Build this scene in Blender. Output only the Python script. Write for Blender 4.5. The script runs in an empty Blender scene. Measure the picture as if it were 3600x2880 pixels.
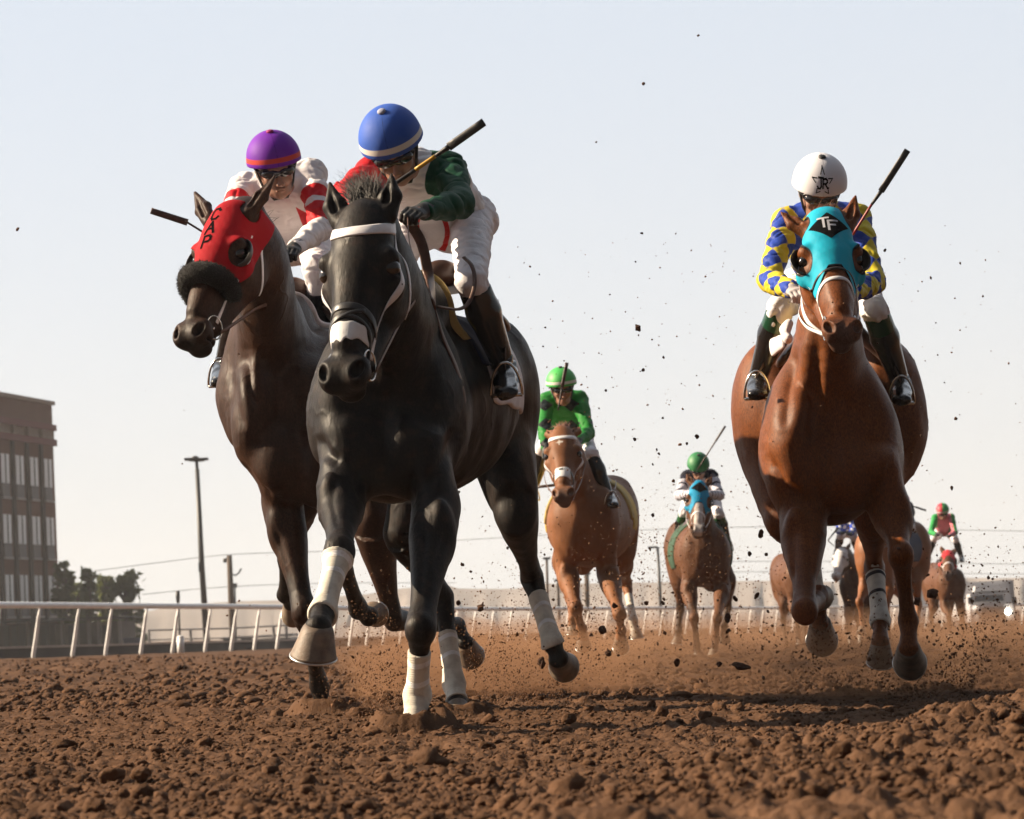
import bpy, math, random
import numpy as np
from mathutils import Vector, Matrix
from mathutils.bvhtree import BVHTree
from mathutils.kdtree import KDTree
R = math.radians
SC = bpy.context.scene
COL = SC.collection
S = 0.93                      # metres per design unit of depth
FPX, CX, CY = 9434.0, 1800.0, 1440.0
CAMH = 0.35 * S
PITCH = math.atan(779 / FPX); ROLL = 0.0523; BANK = -0.0288   # the track is banked, falling to the right
# ---------------------------------------------------------------- camera
_F = np.array([0, math.cos(PITCH), math.sin(PITCH)])
_r0 = np.array([1.0, 0, 0]); _u0 = np.array([0, -math.sin(PITCH), math.cos(PITCH)])
_R = _r0 * math.cos(ROLL) - _u0 * math.sin(ROLL)
_U = _u0 * math.cos(ROLL) + _r0 * math.sin(ROLL)
camd = bpy.data.cameras.new('camera'); cam = bpy.data.objects.new('camera', camd); COL.objects.link(cam)
camd.sensor_width = 36; camd.lens = 36 * FPX / 3600
camd.clip_start = 0.05; camd.clip_end = 9000
cam.matrix_world = Matrix(((_R[0], _U[0], -_F[0], 0), (_R[1], _U[1], -_F[1], 0), (_R[2], _U[2], -_F[2], CAMH), (0, 0, 0, 1)))
camd.dof.use_dof = True; camd.dof.focus_distance = 10.4; camd.dof.aperture_fstop = 9
SC.camera = cam
# ---------------------------------------------------------------- sky, sun, exposure
SUN_EL, SUN_AZ = R(31), R(-80)     # azimuth from +Y (view direction) towards +X : sun left and behind the field
world = bpy.data.worlds.new('World'); SC.world = world; world.use_nodes = True
nt = world.node_tree; nt.nodes.clear()
o_ = nt.nodes.new('ShaderNodeOutputWorld'); bg = nt.nodes.new('ShaderNodeBackground')
sky = nt.nodes.new('ShaderNodeTexSky'); sky.sky_type = 'NISHITA'; sky.sun_disc = False
sky.sun_elevation = SUN_EL; sky.sun_rotation = SUN_AZ; sky.altitude = 1100
sky.air_density = 1.0; sky.dust_density = 2.5; sky.ozone_density = 1.0
hsv = nt.nodes.new('ShaderNodeHueSaturation'); hsv.inputs['Saturation'].default_value = 0.42
mixw = nt.nodes.new('ShaderNodeMix'); mixw.data_type = 'RGBA'; mixw.inputs[0].default_value = 0.80
mixw.inputs[7].default_value = (8.0, 8.3, 8.7, 1)
# the dust veil glows on the sun's side of the sky and is duller behind the camera
tcw = nt.nodes.new('ShaderNodeTexCoord'); dt = nt.nodes.new('ShaderNodeVectorMath'); dt.operation = 'DOT_PRODUCT'; dt.inputs[1].default_value = (-.5, .86, .1)
mrw = nt.nodes.new('ShaderNodeMapRange'); mrw.interpolation_type = 'SMOOTHSTEP'; mrw.inputs[1].default_value = -.5; mrw.inputs[2].default_value = .65; mrw.inputs[3].default_value = .04; mrw.inputs[4].default_value = 1
svw = nt.nodes.new('ShaderNodeVectorMath'); svw.operation = 'SCALE'; sxyz = nt.nodes.new('ShaderNodeSeparateXYZ'); gz_ = nt.nodes.new('ShaderNodeMapRange'); gz_.interpolation_type = 'SMOOTHSTEP'; gz_.inputs[1].default_value = -.02; gz_.inputs[2].default_value = .26
gc = nt.nodes.new('ShaderNodeMix'); gc.data_type = 'RGBA'; gc.inputs[6].default_value = (8.05, 7.85, 7.5, 1); gc.inputs[7].default_value = (6.75, 7.35, 8.2, 1)
nt.links.new(tcw.outputs['Generated'], sxyz.inputs[0]); nt.links.new(sxyz.outputs[2], gz_.inputs[0]); nt.links.new(gz_.outputs[0], gc.inputs[0]); nt.links.new(gc.outputs[2], svw.inputs[0])
nt.links.new(tcw.outputs['Generated'], dt.inputs[0]); nt.links.new(dt.outputs['Value'], mrw.inputs[0]); nt.links.new(mrw.outputs[0], svw.inputs['Scale']); nt.links.new(svw.outputs[0], mixw.inputs[7])
nt.links.new(sky.outputs[0], hsv.inputs['Color']); nt.links.new(hsv.outputs[0], mixw.inputs[6])
nt.links.new(mixw.outputs[2], bg.inputs[0]); nt.links.new(bg.outputs[0], o_.inputs[0])
bg.inputs[1].default_value = 0.05
sl = bpy.data.lights.new('sun', 'SUN'); sun = bpy.data.objects.new('sun', sl); COL.objects.link(sun)
sl.energy = 5.0; sl.angle = R(0.5); sl.color = (1.0, 0.81, 0.58)
sdir = Vector((math.sin(SUN_AZ) * math.cos(SUN_EL), math.cos(SUN_AZ) * math.cos(SUN_EL), math.sin(SUN_EL)))
sun.rotation_euler = sdir.to_track_quat('Z', 'Y').to_euler(); sun.location = (-20, 20, 30)
SC.view_settings.view_transform = 'Standard'; SC.view_settings.look = 'None'
SC.view_settings.exposure = 1.25; SC.view_settings.gamma = 1.0
SC.render.engine = 'CYCLES'
SC.cycles.max_bounces = 6; SC.cycles.transparent_max_bounces = 12; SC.cycles.volume_bounces = 1
SC.cycles.volume_step_rate = 1.5; SC.cycles.volume_max_steps = 128
SC.cycles.use_adaptive_sampling = True; SC.cycles.adaptive_threshold = 0.02
SC.cycles.use_denoising = True

# ---------------------------------------------------------------- pixel helpers: photo pixel + depth -> world point
def ray(px, py):
    v = _F + _R * ((px - CX) / FPX) - _U * ((py - CY) / FPX)
    return v / v[1]
def P0(px, py, d):
    return np.array([0, 0, CAMH]) + ray(px, py) * d * S
def crop(x0, y0, k):
    return lambda x, y, d: P0(x0 + x * k, y0 + y * k, d)
K1 = crop(1000, 300, .6957); K2 = crop(700, 1300, .7535); K3 = crop(500, 300, .6375); K4 = crop(2500, 450, .6379)
K5 = crop(2500, 1400, .6377); K6 = crop(1850, 1250, .6667); K7 = crop(0, 1350, .6377); K8 = crop(2650, 1700, .4406)
def A3(*v): return np.array(v, float)
def nrm(v):
    v = np.asarray(v, float); n = np.linalg.norm(v); return v / n if n > 1e-12 else v
rng = np.random.default_rng(7); random.seed(7)

# ---------------------------------------------------------------- objects
def setp(o, label=None, cat=None, group=None, kind=None):
    if label: o['label'] = label
    if cat: o['category'] = cat
    if group: o['group'] = group
    if kind: o['kind'] = kind
    return o
def empty(name, loc, label=None, cat=None, group=None):
    o = bpy.data.objects.new(name, None); COL.objects.link(o); o.location = [float(q) for q in loc]; o.empty_display_size = 0.2
    return setp(o, label, cat, group)
def mkmesh(name, V, F, mat=None, parent=None, smooth=True, attrs=None, mats=None, fmat=None):
    me = bpy.data.meshes.new(name)
    V = np.asarray(V, np.float32)
    if parent is not None and isinstance(parent, bpy.types.Object):
        off = np.array(world_loc(parent), np.float32)
    else: off = np.zeros(3, np.float32)
    if parent is None and len(V):       # own origin at the base of a single-mesh thing
        off = np.array([V[:, 0].mean(), V[:, 1].mean(), V[:, 2].min()], np.float32)
    if isinstance(F, np.ndarray) and len(F):
        nv = F.shape[1]
        me.vertices.add(len(V)); me.vertices.foreach_set('co', (V - off).ravel())
        me.loops.add(F.size); me.loops.foreach_set('vertex_index', F.ravel().astype(np.int32))
        me.polygons.add(len(F)); me.polygons.foreach_set('loop_start', np.arange(0, F.size, nv, dtype=np.int32))
        me.polygons.foreach_set('loop_total', np.full(len(F), nv, np.int32))
        me.update(calc_edges=True)
    else:
        me.from_pydata((V - off).tolist(), [], [list(f) for f in F]); me.update()
    if smooth: me.polygons.foreach_set('use_smooth', np.ones(len(me.polygons), bool))
    if attrs:
        for k, a in attrs.items():
            at = me.attributes.new(k, 'FLOAT', 'POINT'); at.data.foreach_set('value', np.asarray(a, np.float32))
    for m in (mats or ([mat] if mat else [])): me.materials.append(m)
    if fmat is not None: me.polygons.foreach_set('material_index', np.asarray(fmat, np.int32))
    o = bpy.data.objects.new(name, me); COL.objects.link(o)
    if parent is not None: o.parent = parent
    else: o.location = [float(q) for q in off]
    return o
def world_loc(o):
    v = np.array(o.location, float)
    while o.parent is not None:
        o = o.parent; v = v + np.array(o.location, float)
    return v

# ---------------------------------------------------------------- plain mesh pieces (vertex/face lists, world coordinates)
class MB:
    def __init__(s): s.V = []; s.F = []; s.M = []; s.n = 0; s.m = 0
    def add(s, V, F):
        s.V.append(np.asarray(V, float)); s.F += [[i + s.n for i in f] for f in F]; s.M += [s.m] * len(F); s.n += len(V)
    def box(s, c, h, Rm=None, taper=1.0):
        v = np.array([[sx, sy, sz] for sz in (-1, 1) for sy in (-1, 1) for sx in (-1, 1)], float) * np.asarray(h, float)
        v[4:, :2] *= taper
        if Rm is not None: v = v @ np.asarray(Rm, float).T
        s.add(v + np.asarray(c, float), [(0, 2, 3, 1), (4, 5, 7, 6), (0, 1, 5, 4), (2, 6, 7, 3), (0, 4, 6, 2), (1, 3, 7, 5)])
    def box2(s, a, b):
        a = np.asarray(a, float); b = np.asarray(b, float); s.box((a + b) / 2, np.abs(b - a) / 2)
    def tube(s, pts, r, n=8, flat=None, side=None, cap=True):
        pts = [np.asarray(p, float) for p in pts]; N = len(pts)
        rs = r if hasattr(r, '__len__') else [r] * N
        V = []; prev = None
        for i, p in enumerate(pts):
            t = nrm(pts[min(i + 1, N - 1)] - pts[max(i - 1, 0)])
            if side is not None:
                u = np.asarray(side[i] if hasattr(side[0], '__len__') else side, float)
            else:
                u = prev if prev is not None else (A3(1, 0, 0) if abs(t[0]) < .8 else A3(0, 1, 0))
            u = nrm(u - t * np.dot(u, t)); v = np.cross(t, u); prev = u
            fu, fv = (1, 1) if flat is None else flat
            for k in range(n):
                a = 2 * math.pi * (k + .5) / n
                V.append(p + rs[i] * (u * math.cos(a) * fu + v * math.sin(a) * fv))
        F = [(i * n + k, i * n + (k + 1) % n, (i + 1) * n + (k + 1) % n, (i + 1) * n + k) for i in range(N - 1) for k in range(n)]
        if cap: F += [tuple(range(n - 1, -1, -1)), tuple(range((N - 1) * n, N * n))]
        s.add(V, F)
    def ribbon(s, pts, nors, w, th):
        pts = [np.asarray(p, float) for p in pts]; N = len(pts); V = []
        ws = w if hasattr(w, '__len__') else [w] * N
        for i, p in enumerate(pts):
            t = nrm(pts[min(i + 1, N - 1)] - pts[max(i - 1, 0)]); nn = nrm(nors[i]); b = nrm(np.cross(t, nn)); nn = nrm(np.cross(b, t))
            for (sx, sz) in ((-1, 0.0), (-1, .7), (-.75, 1.0), (.75, 1.0), (1, .7), (1, 0.0)): V.append(p + b * sx * ws[i] / 2 + nn * sz * th)
        m = 6
        F = [(i * m + k, i * m + (k + 1) % m, (i + 1) * m + (k + 1) % m, (i + 1) * m + k) for i in range(N - 1) for k in range(m)]
        F += [tuple(range(m - 1, -1, -1)), tuple(range((N - 1) * m, N * m))]
        s.add(V, F)
    def loft(s, rings, cap=True):
        n = len(rings[0]); N = len(rings); V = np.concatenate([np.asarray(r, float) for r in rings])
        F = [(i * n + k, i * n + (k + 1) % n, (i + 1) * n + (k + 1) % n, (i + 1) * n + k) for i in range(N - 1) for k in range(n)]
        if cap: F += [tuple(range(n - 1, -1, -1)), tuple(range((N - 1) * n, N * n))]
        s.add(V, F)
    def ball(s, c, r, n=12, m=8, Rm=None):
        r = np.ones(3) * r if not hasattr(r, '__len__') else np.asarray(r, float)
        V = [(0, 0, -1)] + [(math.cos(2 * math.pi * k / n) * math.sin(math.pi * j / m), math.sin(2 * math.pi * k / n) * math.sin(math.pi * j / m), -math.cos(math.pi * j / m)) for j in range(1, m) for k in range(n)] + [(0, 0, 1)]
        V = np.array(V) * r
        if Rm is not None: V = V @ np.asarray(Rm).T
        F = [(0, 1 + (k + 1) % n, 1 + k) for k in range(n)]
        for j in range(m - 2):
            a = 1 + j * n; F += [(a + k, a + (k + 1) % n, a + n + (k + 1) % n, a + n + k) for k in range(n)]
        a = 1 + (m - 2) * n; F += [(a + k, a + (k + 1) % n, len(V) - 1) for k in range(n)]
        s.add(V + np.asarray(c, float), F)
    def build(s, name, mat, parent=None, smooth=True, mats=None):
        return mkmesh(name, np.concatenate(s.V), s.F, mat, parent, smooth, mats=mats, fmat=s.M if mats else None)
def spline(pts, n):
    pts = np.asarray(pts, float); N = len(pts); out = []
    q = np.vstack([2 * pts[0] - pts[1], pts, 2 * pts[-1] - pts[-2]])
    for t in np.linspace(0, N - 1 - 1e-9, n):
        i = int(t); f = t - i; a, b, c, d = q[i], q[i + 1], q[i + 2], q[i + 3]
        out.append(.5 * ((2 * b) + (-a + c) * f + (2 * a - 5 * b + 4 * c - d) * f * f + (-a + 3 * b - 3 * c + d) * f ** 3))
    return np.array(out)

# ---------------------------------------------------------------- implicit modelling (smooth unions, meshed with surface nets)
class SDF:
    wx = 1.0
    def __init__(s): s.ops = []; s.T = (np.eye(3), np.zeros(3), 1.0)
    def frame(s, Rm=None, t=None, sc=1.0):
        s.T = (np.eye(3) if Rm is None else np.asarray(Rm, float), np.zeros(3) if t is None else np.asarray(t, float), sc)
    def _p(s, p): return s.T[0] @ (np.asarray(p, float) * A3(s.wx, 1, 1) * s.T[2]) + s.T[1]
    def cone(s, p0, p1, r0, r1, k=.02, u=None, sub=False):
        sc = s.T[2]
        r0 = np.array(r0 if hasattr(r0, '__len__') else (r0, r0), float) * sc; r1 = np.array(r1 if hasattr(r1, '__len__') else (r1, r1), float) * sc
        p0 = s._p(p0); p1 = s._p(p1); w = p1 - p0; L = np.linalg.norm(w); w = w / L
        u = s.T[0] @ np.asarray(A3(1, 0, 0) if u is None else u, float)
        if abs(np.dot(u, w)) > .95: u = s.T[0] @ A3(0, 1, 0)
        u = nrm(u - w * np.dot(u, w)); v = np.cross(w, u)
        rm = max(r0.max(), r1.max()); kk = k * sc
        s.ops.append(('c', p0, w, u, v, L, r0, r1, kk, sub, np.minimum(p0, p1) - rm - kk, np.maximum(p0, p1) + rm + kk)); return s
    def chain(s, nodes, k=.02, u=None):
        """one limb: nodes = [(point, (ru, rv))...]; hard union inside the chain, smooth union with the rest"""
        ops0 = s.ops; s.ops = []
        for (a, ra), (b, rb) in zip(nodes[:-1], nodes[1:]):
            if np.linalg.norm(np.asarray(a) - np.asarray(b)) > 1e-4: s.cone(a, b, ra, rb, k, u=u)
        ch = s.ops; s.ops = ops0
        s.ops.append(('h', ch, None, None, None, None, None, None, k * s.T[2], False, np.min([o[10] for o in ch], 0), np.max([o[11] for o in ch], 0))); return s
    def ell(s, c, r, Rm=None, k=.02, sub=False):
        sc = s.T[2]; c = s._p(c); r = np.array(r if hasattr(r, '__len__') else (r, r, r), float) * sc
        if s.wx != 1.0: r = r * A3(s.wx, 1, 1)
        M = s.T[0] @ (np.eye(3) if Rm is None else np.asarray(Rm, float)); rm = r.max() + k * sc
        s.ops.append(('e', c, M, r, None, None, None, None, k * sc, sub, c - rm, c + rm)); return s
    @staticmethod
    def dist(op, X, Y, Z):
        if op[0] == 'h':
            bd = None
            for o in op[1]:
                _, p0, w, u, v, L, r0, r1 = o[:8]
                x = X - p0[0]; y = Y - p0[1]; z = Z - p0[2]
                a = x * w[0] + y * w[1] + z * w[2]; t = np.clip(a / L, 0, 1); al = a - t * L
                pu = x * u[0] + y * u[1] + z * u[2]; pv = x * v[0] + y * v[1] + z * v[2]; d2 = al * al + pu * pu + pv * pv
                ru = r0[0] + (r1[0] - r0[0]) * t; rv = r0[1] + (r1[1] - r0[1]) * t
                if bd is None: bd, bu, bv, ba, bru, brv = d2, pu, pv, al, ru, rv
                else:
                    m = d2 < bd; bd = np.where(m, d2, bd); bu = np.where(m, pu, bu); bv = np.where(m, pv, bv); ba = np.where(m, al, ba); bru = np.where(m, ru, bru); brv = np.where(m, rv, brv)
            rc = np.minimum(bru, brv)
            k0 = np.sqrt((bu / bru) ** 2 + (bv / brv) ** 2 + (ba / rc) ** 2); k1 = np.sqrt((bu / bru ** 2) ** 2 + (bv / brv ** 2) ** 2 + (ba / rc ** 2) ** 2) + 1e-9
            return k0 * (k0 - 1) / k1 - (k0 < 1e-3) * .01
        if op[0] == 'c':
            _, p0, w, u, v, L, r0, r1 = op[:8]
            x = X - p0[0]; y = Y - p0[1]; z = Z - p0[2]
            a = x * w[0] + y * w[1] + z * w[2]; t = np.clip(a / L, 0, 1)
            al = a - t * L; pu = x * u[0] + y * u[1] + z * u[2]; pv = x * v[0] + y * v[1] + z * v[2]
            ru = r0[0] + (r1[0] - r0[0]) * t; rv = r0[1] + (r1[1] - r0[1]) * t; rc = np.minimum(ru, rv)
        else:
            _, c, M, r = op[:4]
            x = X - c[0]; y = Y - c[1]; z = Z - c[2]
            pu = x * M[0, 0] + y * M[1, 0] + z * M[2, 0]; pv = x * M[0, 1] + y * M[1, 1] + z * M[2, 1]; al = x * M[0, 2] + y * M[1, 2] + z * M[2, 2]
            ru, rv, rc = r
        k0 = np.sqrt((pu / ru) ** 2 + (pv / rv) ** 2 + (al / rc) ** 2)
        k1 = np.sqrt((pu / ru ** 2) ** 2 + (pv / rv ** 2) ** 2 + (al / rc ** 2) ** 2) + 1e-9
        return k0 * (k0 - 1) / k1 - (k0 < 1e-3) * .01
    @staticmethod
    def comb(f, d, k, sub):
        if sub:
            d = -d; h = np.maximum(k - np.abs(f - d), 0) / k; return np.maximum(f, d) + h * h * k * .25
        h = np.maximum(k - np.abs(f - d), 0) / k; return np.minimum(f, d) - h * h * k * .25
    def at(s, Pn):
        Pn = np.asarray(Pn, float); f = np.full(len(Pn), 1.0)
        for op in s.ops: f = s.comb(f, s.dist(op, Pn[:, 0], Pn[:, 1], Pn[:, 2]), max(op[8], 1e-5), op[9])
        return f
    def bounds(s):
        a = np.min([o[10] for o in s.ops if not o[9]], axis=0); b = np.max([o[11] for o in s.ops if not o[9]], axis=0); return a, b
    def mesh(s, res, lo=None, hi=None, mod=None):
        a, b = s.bounds()
        lo = a - res * 2 if lo is None else np.maximum(np.asarray(lo, float), a - res * 2)
        hi = b + res * 2 if hi is None else np.minimum(np.asarray(hi, float), b + res * 2)
        n = np.maximum(np.ceil((hi - lo) / res).astype(int) + 1, 4)
        ax = [(lo[i] + np.arange(n[i]) * res).astype(np.float32) for i in range(3)]
        f = np.full(n, 1.0, np.float32)
        for op in s.ops:
            i0 = np.clip(np.floor((op[10] - lo) / res).astype(int) - 2, 0, n); i1 = np.clip(np.ceil((op[11] - lo) / res).astype(int) + 3, 0, n)
            if (i1 <= i0).any(): continue
            X = ax[0][i0[0]:i1[0], None, None]; Y = ax[1][None, i0[1]:i1[1], None]; Z = ax[2][None, None, i0[2]:i1[2]]
            sl_ = (slice(i0[0], i1[0]), slice(i0[1], i1[1]), slice(i0[2], i1[2]))
            f[sl_] = s.comb(f[sl_], s.dist(op, X, Y, Z).astype(np.float32), max(op[8], 1e-5), op[9])
        if mod is not None: f = mod(f, ax[0][:, None, None], ax[1][None, :, None], ax[2][None, None, :]).astype(np.float32)
        return nets(f, lo, res)
def nets(f, lo, res):
    n = f.shape; sg = f < 0
    cs = np.zeros((n[0] - 1, n[1] - 1, n[2] - 1), np.int8)
    for i in (0, 1):
        for j in (0, 1):
            for k in (0, 1): cs += sg[i:n[0] - 1 + i, j:n[1] - 1 + j, k:n[2] - 1 + k]
    I = np.argwhere((cs > 0) & (cs < 8))
    if len(I) == 0: return np.zeros((0, 3)), np.zeros((0, 4), int)
    idx = np.full(cs.shape, -1, np.int32); idx[I[:, 0], I[:, 1], I[:, 2]] = np.arange(len(I))
    acc = np.zeros((len(I), 3)); cnt = np.zeros(len(I))
    cor = [(0, 0, 0), (1, 0, 0), (0, 1, 0), (1, 1, 0), (0, 0, 1), (1, 0, 1), (0, 1, 1), (1, 1, 1)]
    val = [f[I[:, 0] + c[0], I[:, 1] + c[1], I[:, 2] + c[2]] for c in cor]
    for a, b in ((0, 1), (2, 3), (4, 5), (6, 7), (0, 2), (1, 3), (4, 6), (5, 7), (0, 4), (1, 5), (2, 6), (3, 7)):
        m = (val[a] < 0) != (val[b] < 0); t = np.where(m, val[a] / np.where(m, val[a] - val[b], 1), 0)
        ca = np.array(cor[a], float); cb = np.array(cor[b], float)
        acc += np.where(m[:, None], ca + (cb - ca) * t[:, None], 0); cnt += m
    V = (I + acc / cnt[:, None]) * res + lo
    Q = []
    for axn in range(3):
        o1, o2 = [(1, 2), (2, 0), (0, 1)][axn]
        s0 = [slice(None)] * 3; s1 = [slice(None)] * 3; s0[axn] = slice(0, n[axn] - 1); s1[axn] = slice(1, n[axn])
        a = sg[tuple(s0)]; b = sg[tuple(s1)]; E = np.argwhere(a != b); E = E[(E[:, o1] > 0) & (E[:, o2] > 0) & (E[:, o1] < n[o1] - 1) & (E[:, o2] < n[o2] - 1)]
        if len(E) == 0: continue
        inside = a[E[:, 0], E[:, 1], E[:, 2]]
        def g(d1, d2):
            c = E.copy(); c[:, o1] -= d1; c[:, o2] -= d2; return idx[c[:, 0], c[:, 1], c[:, 2]]
        q = np.stack([g(1, 1), g(0, 1), g(0, 0), g(1, 0)], 1); q[~inside] = q[~inside][:, ::-1]
        Q.append(q)
    Q = np.concatenate(Q); Q = Q[(Q >= 0).all(1)]
    return relax(V, Q, 1), Q
def relax(V, Q, it=1, w=.5):
    for _ in range(it):
        acc = np.zeros_like(V); c = np.zeros(len(V))
        for k in range(4):
            for d in (1, 3):
                np.add.at(acc, Q[:, k], V[Q[:, (k + d) % 4]]); np.add.at(c, Q[:, k], 1)
        V = V * (1 - w) + w * acc / np.maximum(c, 1)[:, None]
    return V
def boxblur(f, r):
    for ax_ in range(3):
        c = np.cumsum(np.concatenate([np.repeat(np.take(f, [0], ax_), r + 1, ax_), f, np.repeat(np.take(f, [-1], ax_), r, ax_)], ax_), ax_, dtype=np.float32)
        n = f.shape[ax_]; f = (np.take(c, np.arange(2 * r + 1, n + 2 * r + 1), ax_) - np.take(c, np.arange(0, n), ax_)) / (2 * r + 1)
    return f
def mxr(*a):
    o = a[0]
    for b in a[1:]: o = np.maximum(o, b)
    return o
def taubin(V, Q, wt, it=10):
    E = np.unique(np.sort(np.concatenate([Q[:, [0, 1]], Q[:, [1, 2]], Q[:, [2, 3]], Q[:, [3, 0]]]), 1), axis=0); n = len(V)
    deg = np.bincount(E.ravel(), minlength=n).astype(float); wt = wt[:, None]
    def lap(V):
        o = np.empty_like(V)
        for c in range(3): o[:, c] = np.bincount(E[:, 0], V[E[:, 1], c], n) + np.bincount(E[:, 1], V[E[:, 0], c], n)
        return o / np.maximum(deg, 1)[:, None] - V
    for _ in range(it): V = V + .55 * wt * lap(V); V = V - .56 * wt * lap(V)
    return V
def joinVF(parts):
    Vs, Fs, n = [], [], 0
    for V, F in parts:
        if len(V): Vs.append(V); Fs.append(F + n); n += len(V)
    return np.concatenate(Vs), np.concatenate(Fs)

# ---------------------------------------------------------------- materials
MATS = {}
def srgb(h):
    h = h.lstrip('#'); c = [int(h[i:i + 2], 16) / 255 for i in (0, 2, 4)]
    return tuple(x / 12.92 if x <= .04045 else ((x + .055) / 1.055) ** 2.4 for x in c)
def mat(name, base, rough=.6, over=(), var=.15, vscale=6, bump=0.0, bscale=60, metal=0, sheen=0, spec=.5, coat=0, emis=None, dust=0.0, aniso=None, sss=0, rvar=0, fine=0, fscale=170):
    if name in MATS: return MATS[name]
    m = bpy.data.materials.new(name); MATS[name] = m; m.use_nodes = True; t = m.node_tree; N = t.nodes; Lk = t.links
    b = N['Principled BSDF']; b.inputs['Roughness'].default_value = rough; b.inputs['Metallic'].default_value = metal
    b.inputs['Specular IOR Level'].default_value = spec; b.inputs['Sheen Weight'].default_value = sheen; b.inputs['Coat Weight'].default_value = coat
    if sss: b.inputs['Subsurface Weight'].default_value = sss; b.inputs['Subsurface Scale'].default_value = .01
    tc = N.new('ShaderNodeTexCoord')
    base = tuple(base[:3]) + (1,)
    rgb = N.new('ShaderNodeRGB'); rgb.outputs[0].default_value = base; cur = rgb.outputs[0]
    for ov in over:
        attr, colr = ov[0], ov[1]; soft = ov[2] if len(ov) > 2 else .002
        a = N.new('ShaderNodeAttribute'); a.attribute_name = attr
        mr = N.new('ShaderNodeMapRange'); mr.interpolation_type = 'SMOOTHSTEP'; mr.inputs[1].default_value = -soft; mr.inputs[2].default_value = soft
        src = a.outputs['Fac']
        if soft > .004:      # soft natural edges (sock, dark points) are broken up a little
            nz = N.new('ShaderNodeTexNoise'); nz.inputs['Scale'].default_value = 35; Lk.new(tc.outputs['Object'], nz.inputs['Vector'])
            ma = N.new('ShaderNodeMath'); ma.operation = 'MULTIPLY_ADD'; ma.inputs[1].default_value = soft; Lk.new(nz.outputs[0], ma.inputs[0])
            sb = N.new('ShaderNodeMath'); sb.operation = 'SUBTRACT'; sb.inputs[1].default_value = soft * .5; Lk.new(a.outputs['Fac'], sb.inputs[0]); Lk.new(sb.outputs[0], ma.inputs[2]); src = ma.outputs[0]
        Lk.new(src, mr.inputs[0])
        mx = N.new('ShaderNodeMix'); mx.data_type = 'RGBA'; mx.inputs[7].default_value = tuple(colr[:3]) + (1,)
        Lk.new(mr.outputs[0], mx.inputs[0]); Lk.new(cur, mx.inputs[6]); cur = mx.outputs[2]
    if var:
        nz = N.new('ShaderNodeTexNoise'); nz.inputs['Scale'].default_value = vscale; nz.inputs['Detail'].default_value = 6; Lk.new(tc.outputs['Object'], nz.inputs['Vector'])
        mr = N.new('ShaderNodeMapRange'); mr.inputs[1].default_value = .3; mr.inputs[2].default_value = .7; mr.inputs[3].default_value = 1 - var; mr.inputs[4].default_value = 1 + var
        Lk.new(nz.outputs[0], mr.inputs[0])
        vm = N.new('ShaderNodeVectorMath'); vm.operation = 'SCALE'; Lk.new(cur, vm.inputs[0]); Lk.new(mr.outputs[0], vm.inputs['Scale']); cur = vm.outputs[0]
    if fine:
        nz = N.new('ShaderNodeTexNoise'); nz.inputs['Scale'].default_value = fscale; nz.inputs['Detail'].default_value = 3; mp = N.new('ShaderNodeMapping'); mp.inputs['Scale'].default_value = (1, 1, .45); Lk.new(tc.outputs['Object'], mp.inputs[0]); Lk.new(mp.outputs[0], nz.inputs['Vector'])
        mr = N.new('ShaderNodeMapRange'); mr.inputs[1].default_value = .32; mr.inputs[2].default_value = .68; mr.inputs[3].default_value = 1 - fine; mr.inputs[4].default_value = 1 + fine; Lk.new(nz.outputs[0], mr.inputs[0])
        vm = N.new('ShaderNodeVectorMath'); vm.operation = 'SCALE'; Lk.new(cur, vm.inputs[0]); Lk.new(mr.outputs[0], vm.inputs['Scale']); cur = vm.outputs[0]
    if dust:
        nz = N.new('ShaderNodeTexNoise'); nz.inputs['Scale'].default_value = 22; nz.inputs['Detail'].default_value = 8; nz.inputs['Roughness'].default_value = .7; Lk.new(tc.outputs['Object'], nz.inputs['Vector'])
        mr = N.new('ShaderNodeMapRange'); mr.inputs[1].default_value = .5; mr.inputs[2].default_value = .72; mr.inputs[4].default_value = dust; Lk.new(nz.outputs[0], mr.inputs[0])
        mx = N.new('ShaderNodeMix'); mx.data_type = 'RGBA'; mx.inputs[7].default_value = (.23, .13, .08, 1); Lk.new(mr.outputs[0], mx.inputs[0]); Lk.new(cur, mx.inputs[6]); cur = mx.outputs[2]
    Lk.new(cur, b.inputs['Base Color'])
    if bump:
        nz = N.new('ShaderNodeTexNoise'); nz.inputs['Scale'].default_value = bscale; nz.inputs['Detail'].default_value = 8; nz.inputs['Roughness'].default_value = .6
        mp = N.new('ShaderNodeMapping'); mp.inputs['Scale'].default_value = aniso or (1, 1, 1); Lk.new(tc.outputs['Object'], mp.inputs[0]); Lk.new(mp.outputs[0], nz.inputs['Vector'])
        bp = N.new('ShaderNodeBump'); bp.inputs['Strength'].default_value = 1; bp.inputs['Distance'].default_value = bump; Lk.new(nz.outputs[0], bp.inputs['Height']); Lk.new(bp.outputs[0], b.inputs['Normal'])
    if rvar:
        nz = N.new('ShaderNodeTexNoise'); nz.inputs['Scale'].default_value = 7; nz.inputs['Detail'].default_value = 9; nz.inputs['Roughness'].default_value = .7; Lk.new(tc.outputs['Object'], nz.inputs['Vector'])
        mr = N.new('ShaderNodeMapRange'); mr.inputs[1].default_value = .3; mr.inputs[2].default_value = .7; mr.inputs[3].default_value = rough - rvar; mr.inputs[4].default_value = rough + rvar; Lk.new(nz.outputs[0], mr.inputs[0]); Lk.new(mr.outputs[0], b.inputs['Roughness'])
    if emis: b.inputs['Emission Color'].default_value = tuple(emis[0]) + (1,); b.inputs['Emission Strength'].default_value = emis[1]
    return m
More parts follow.
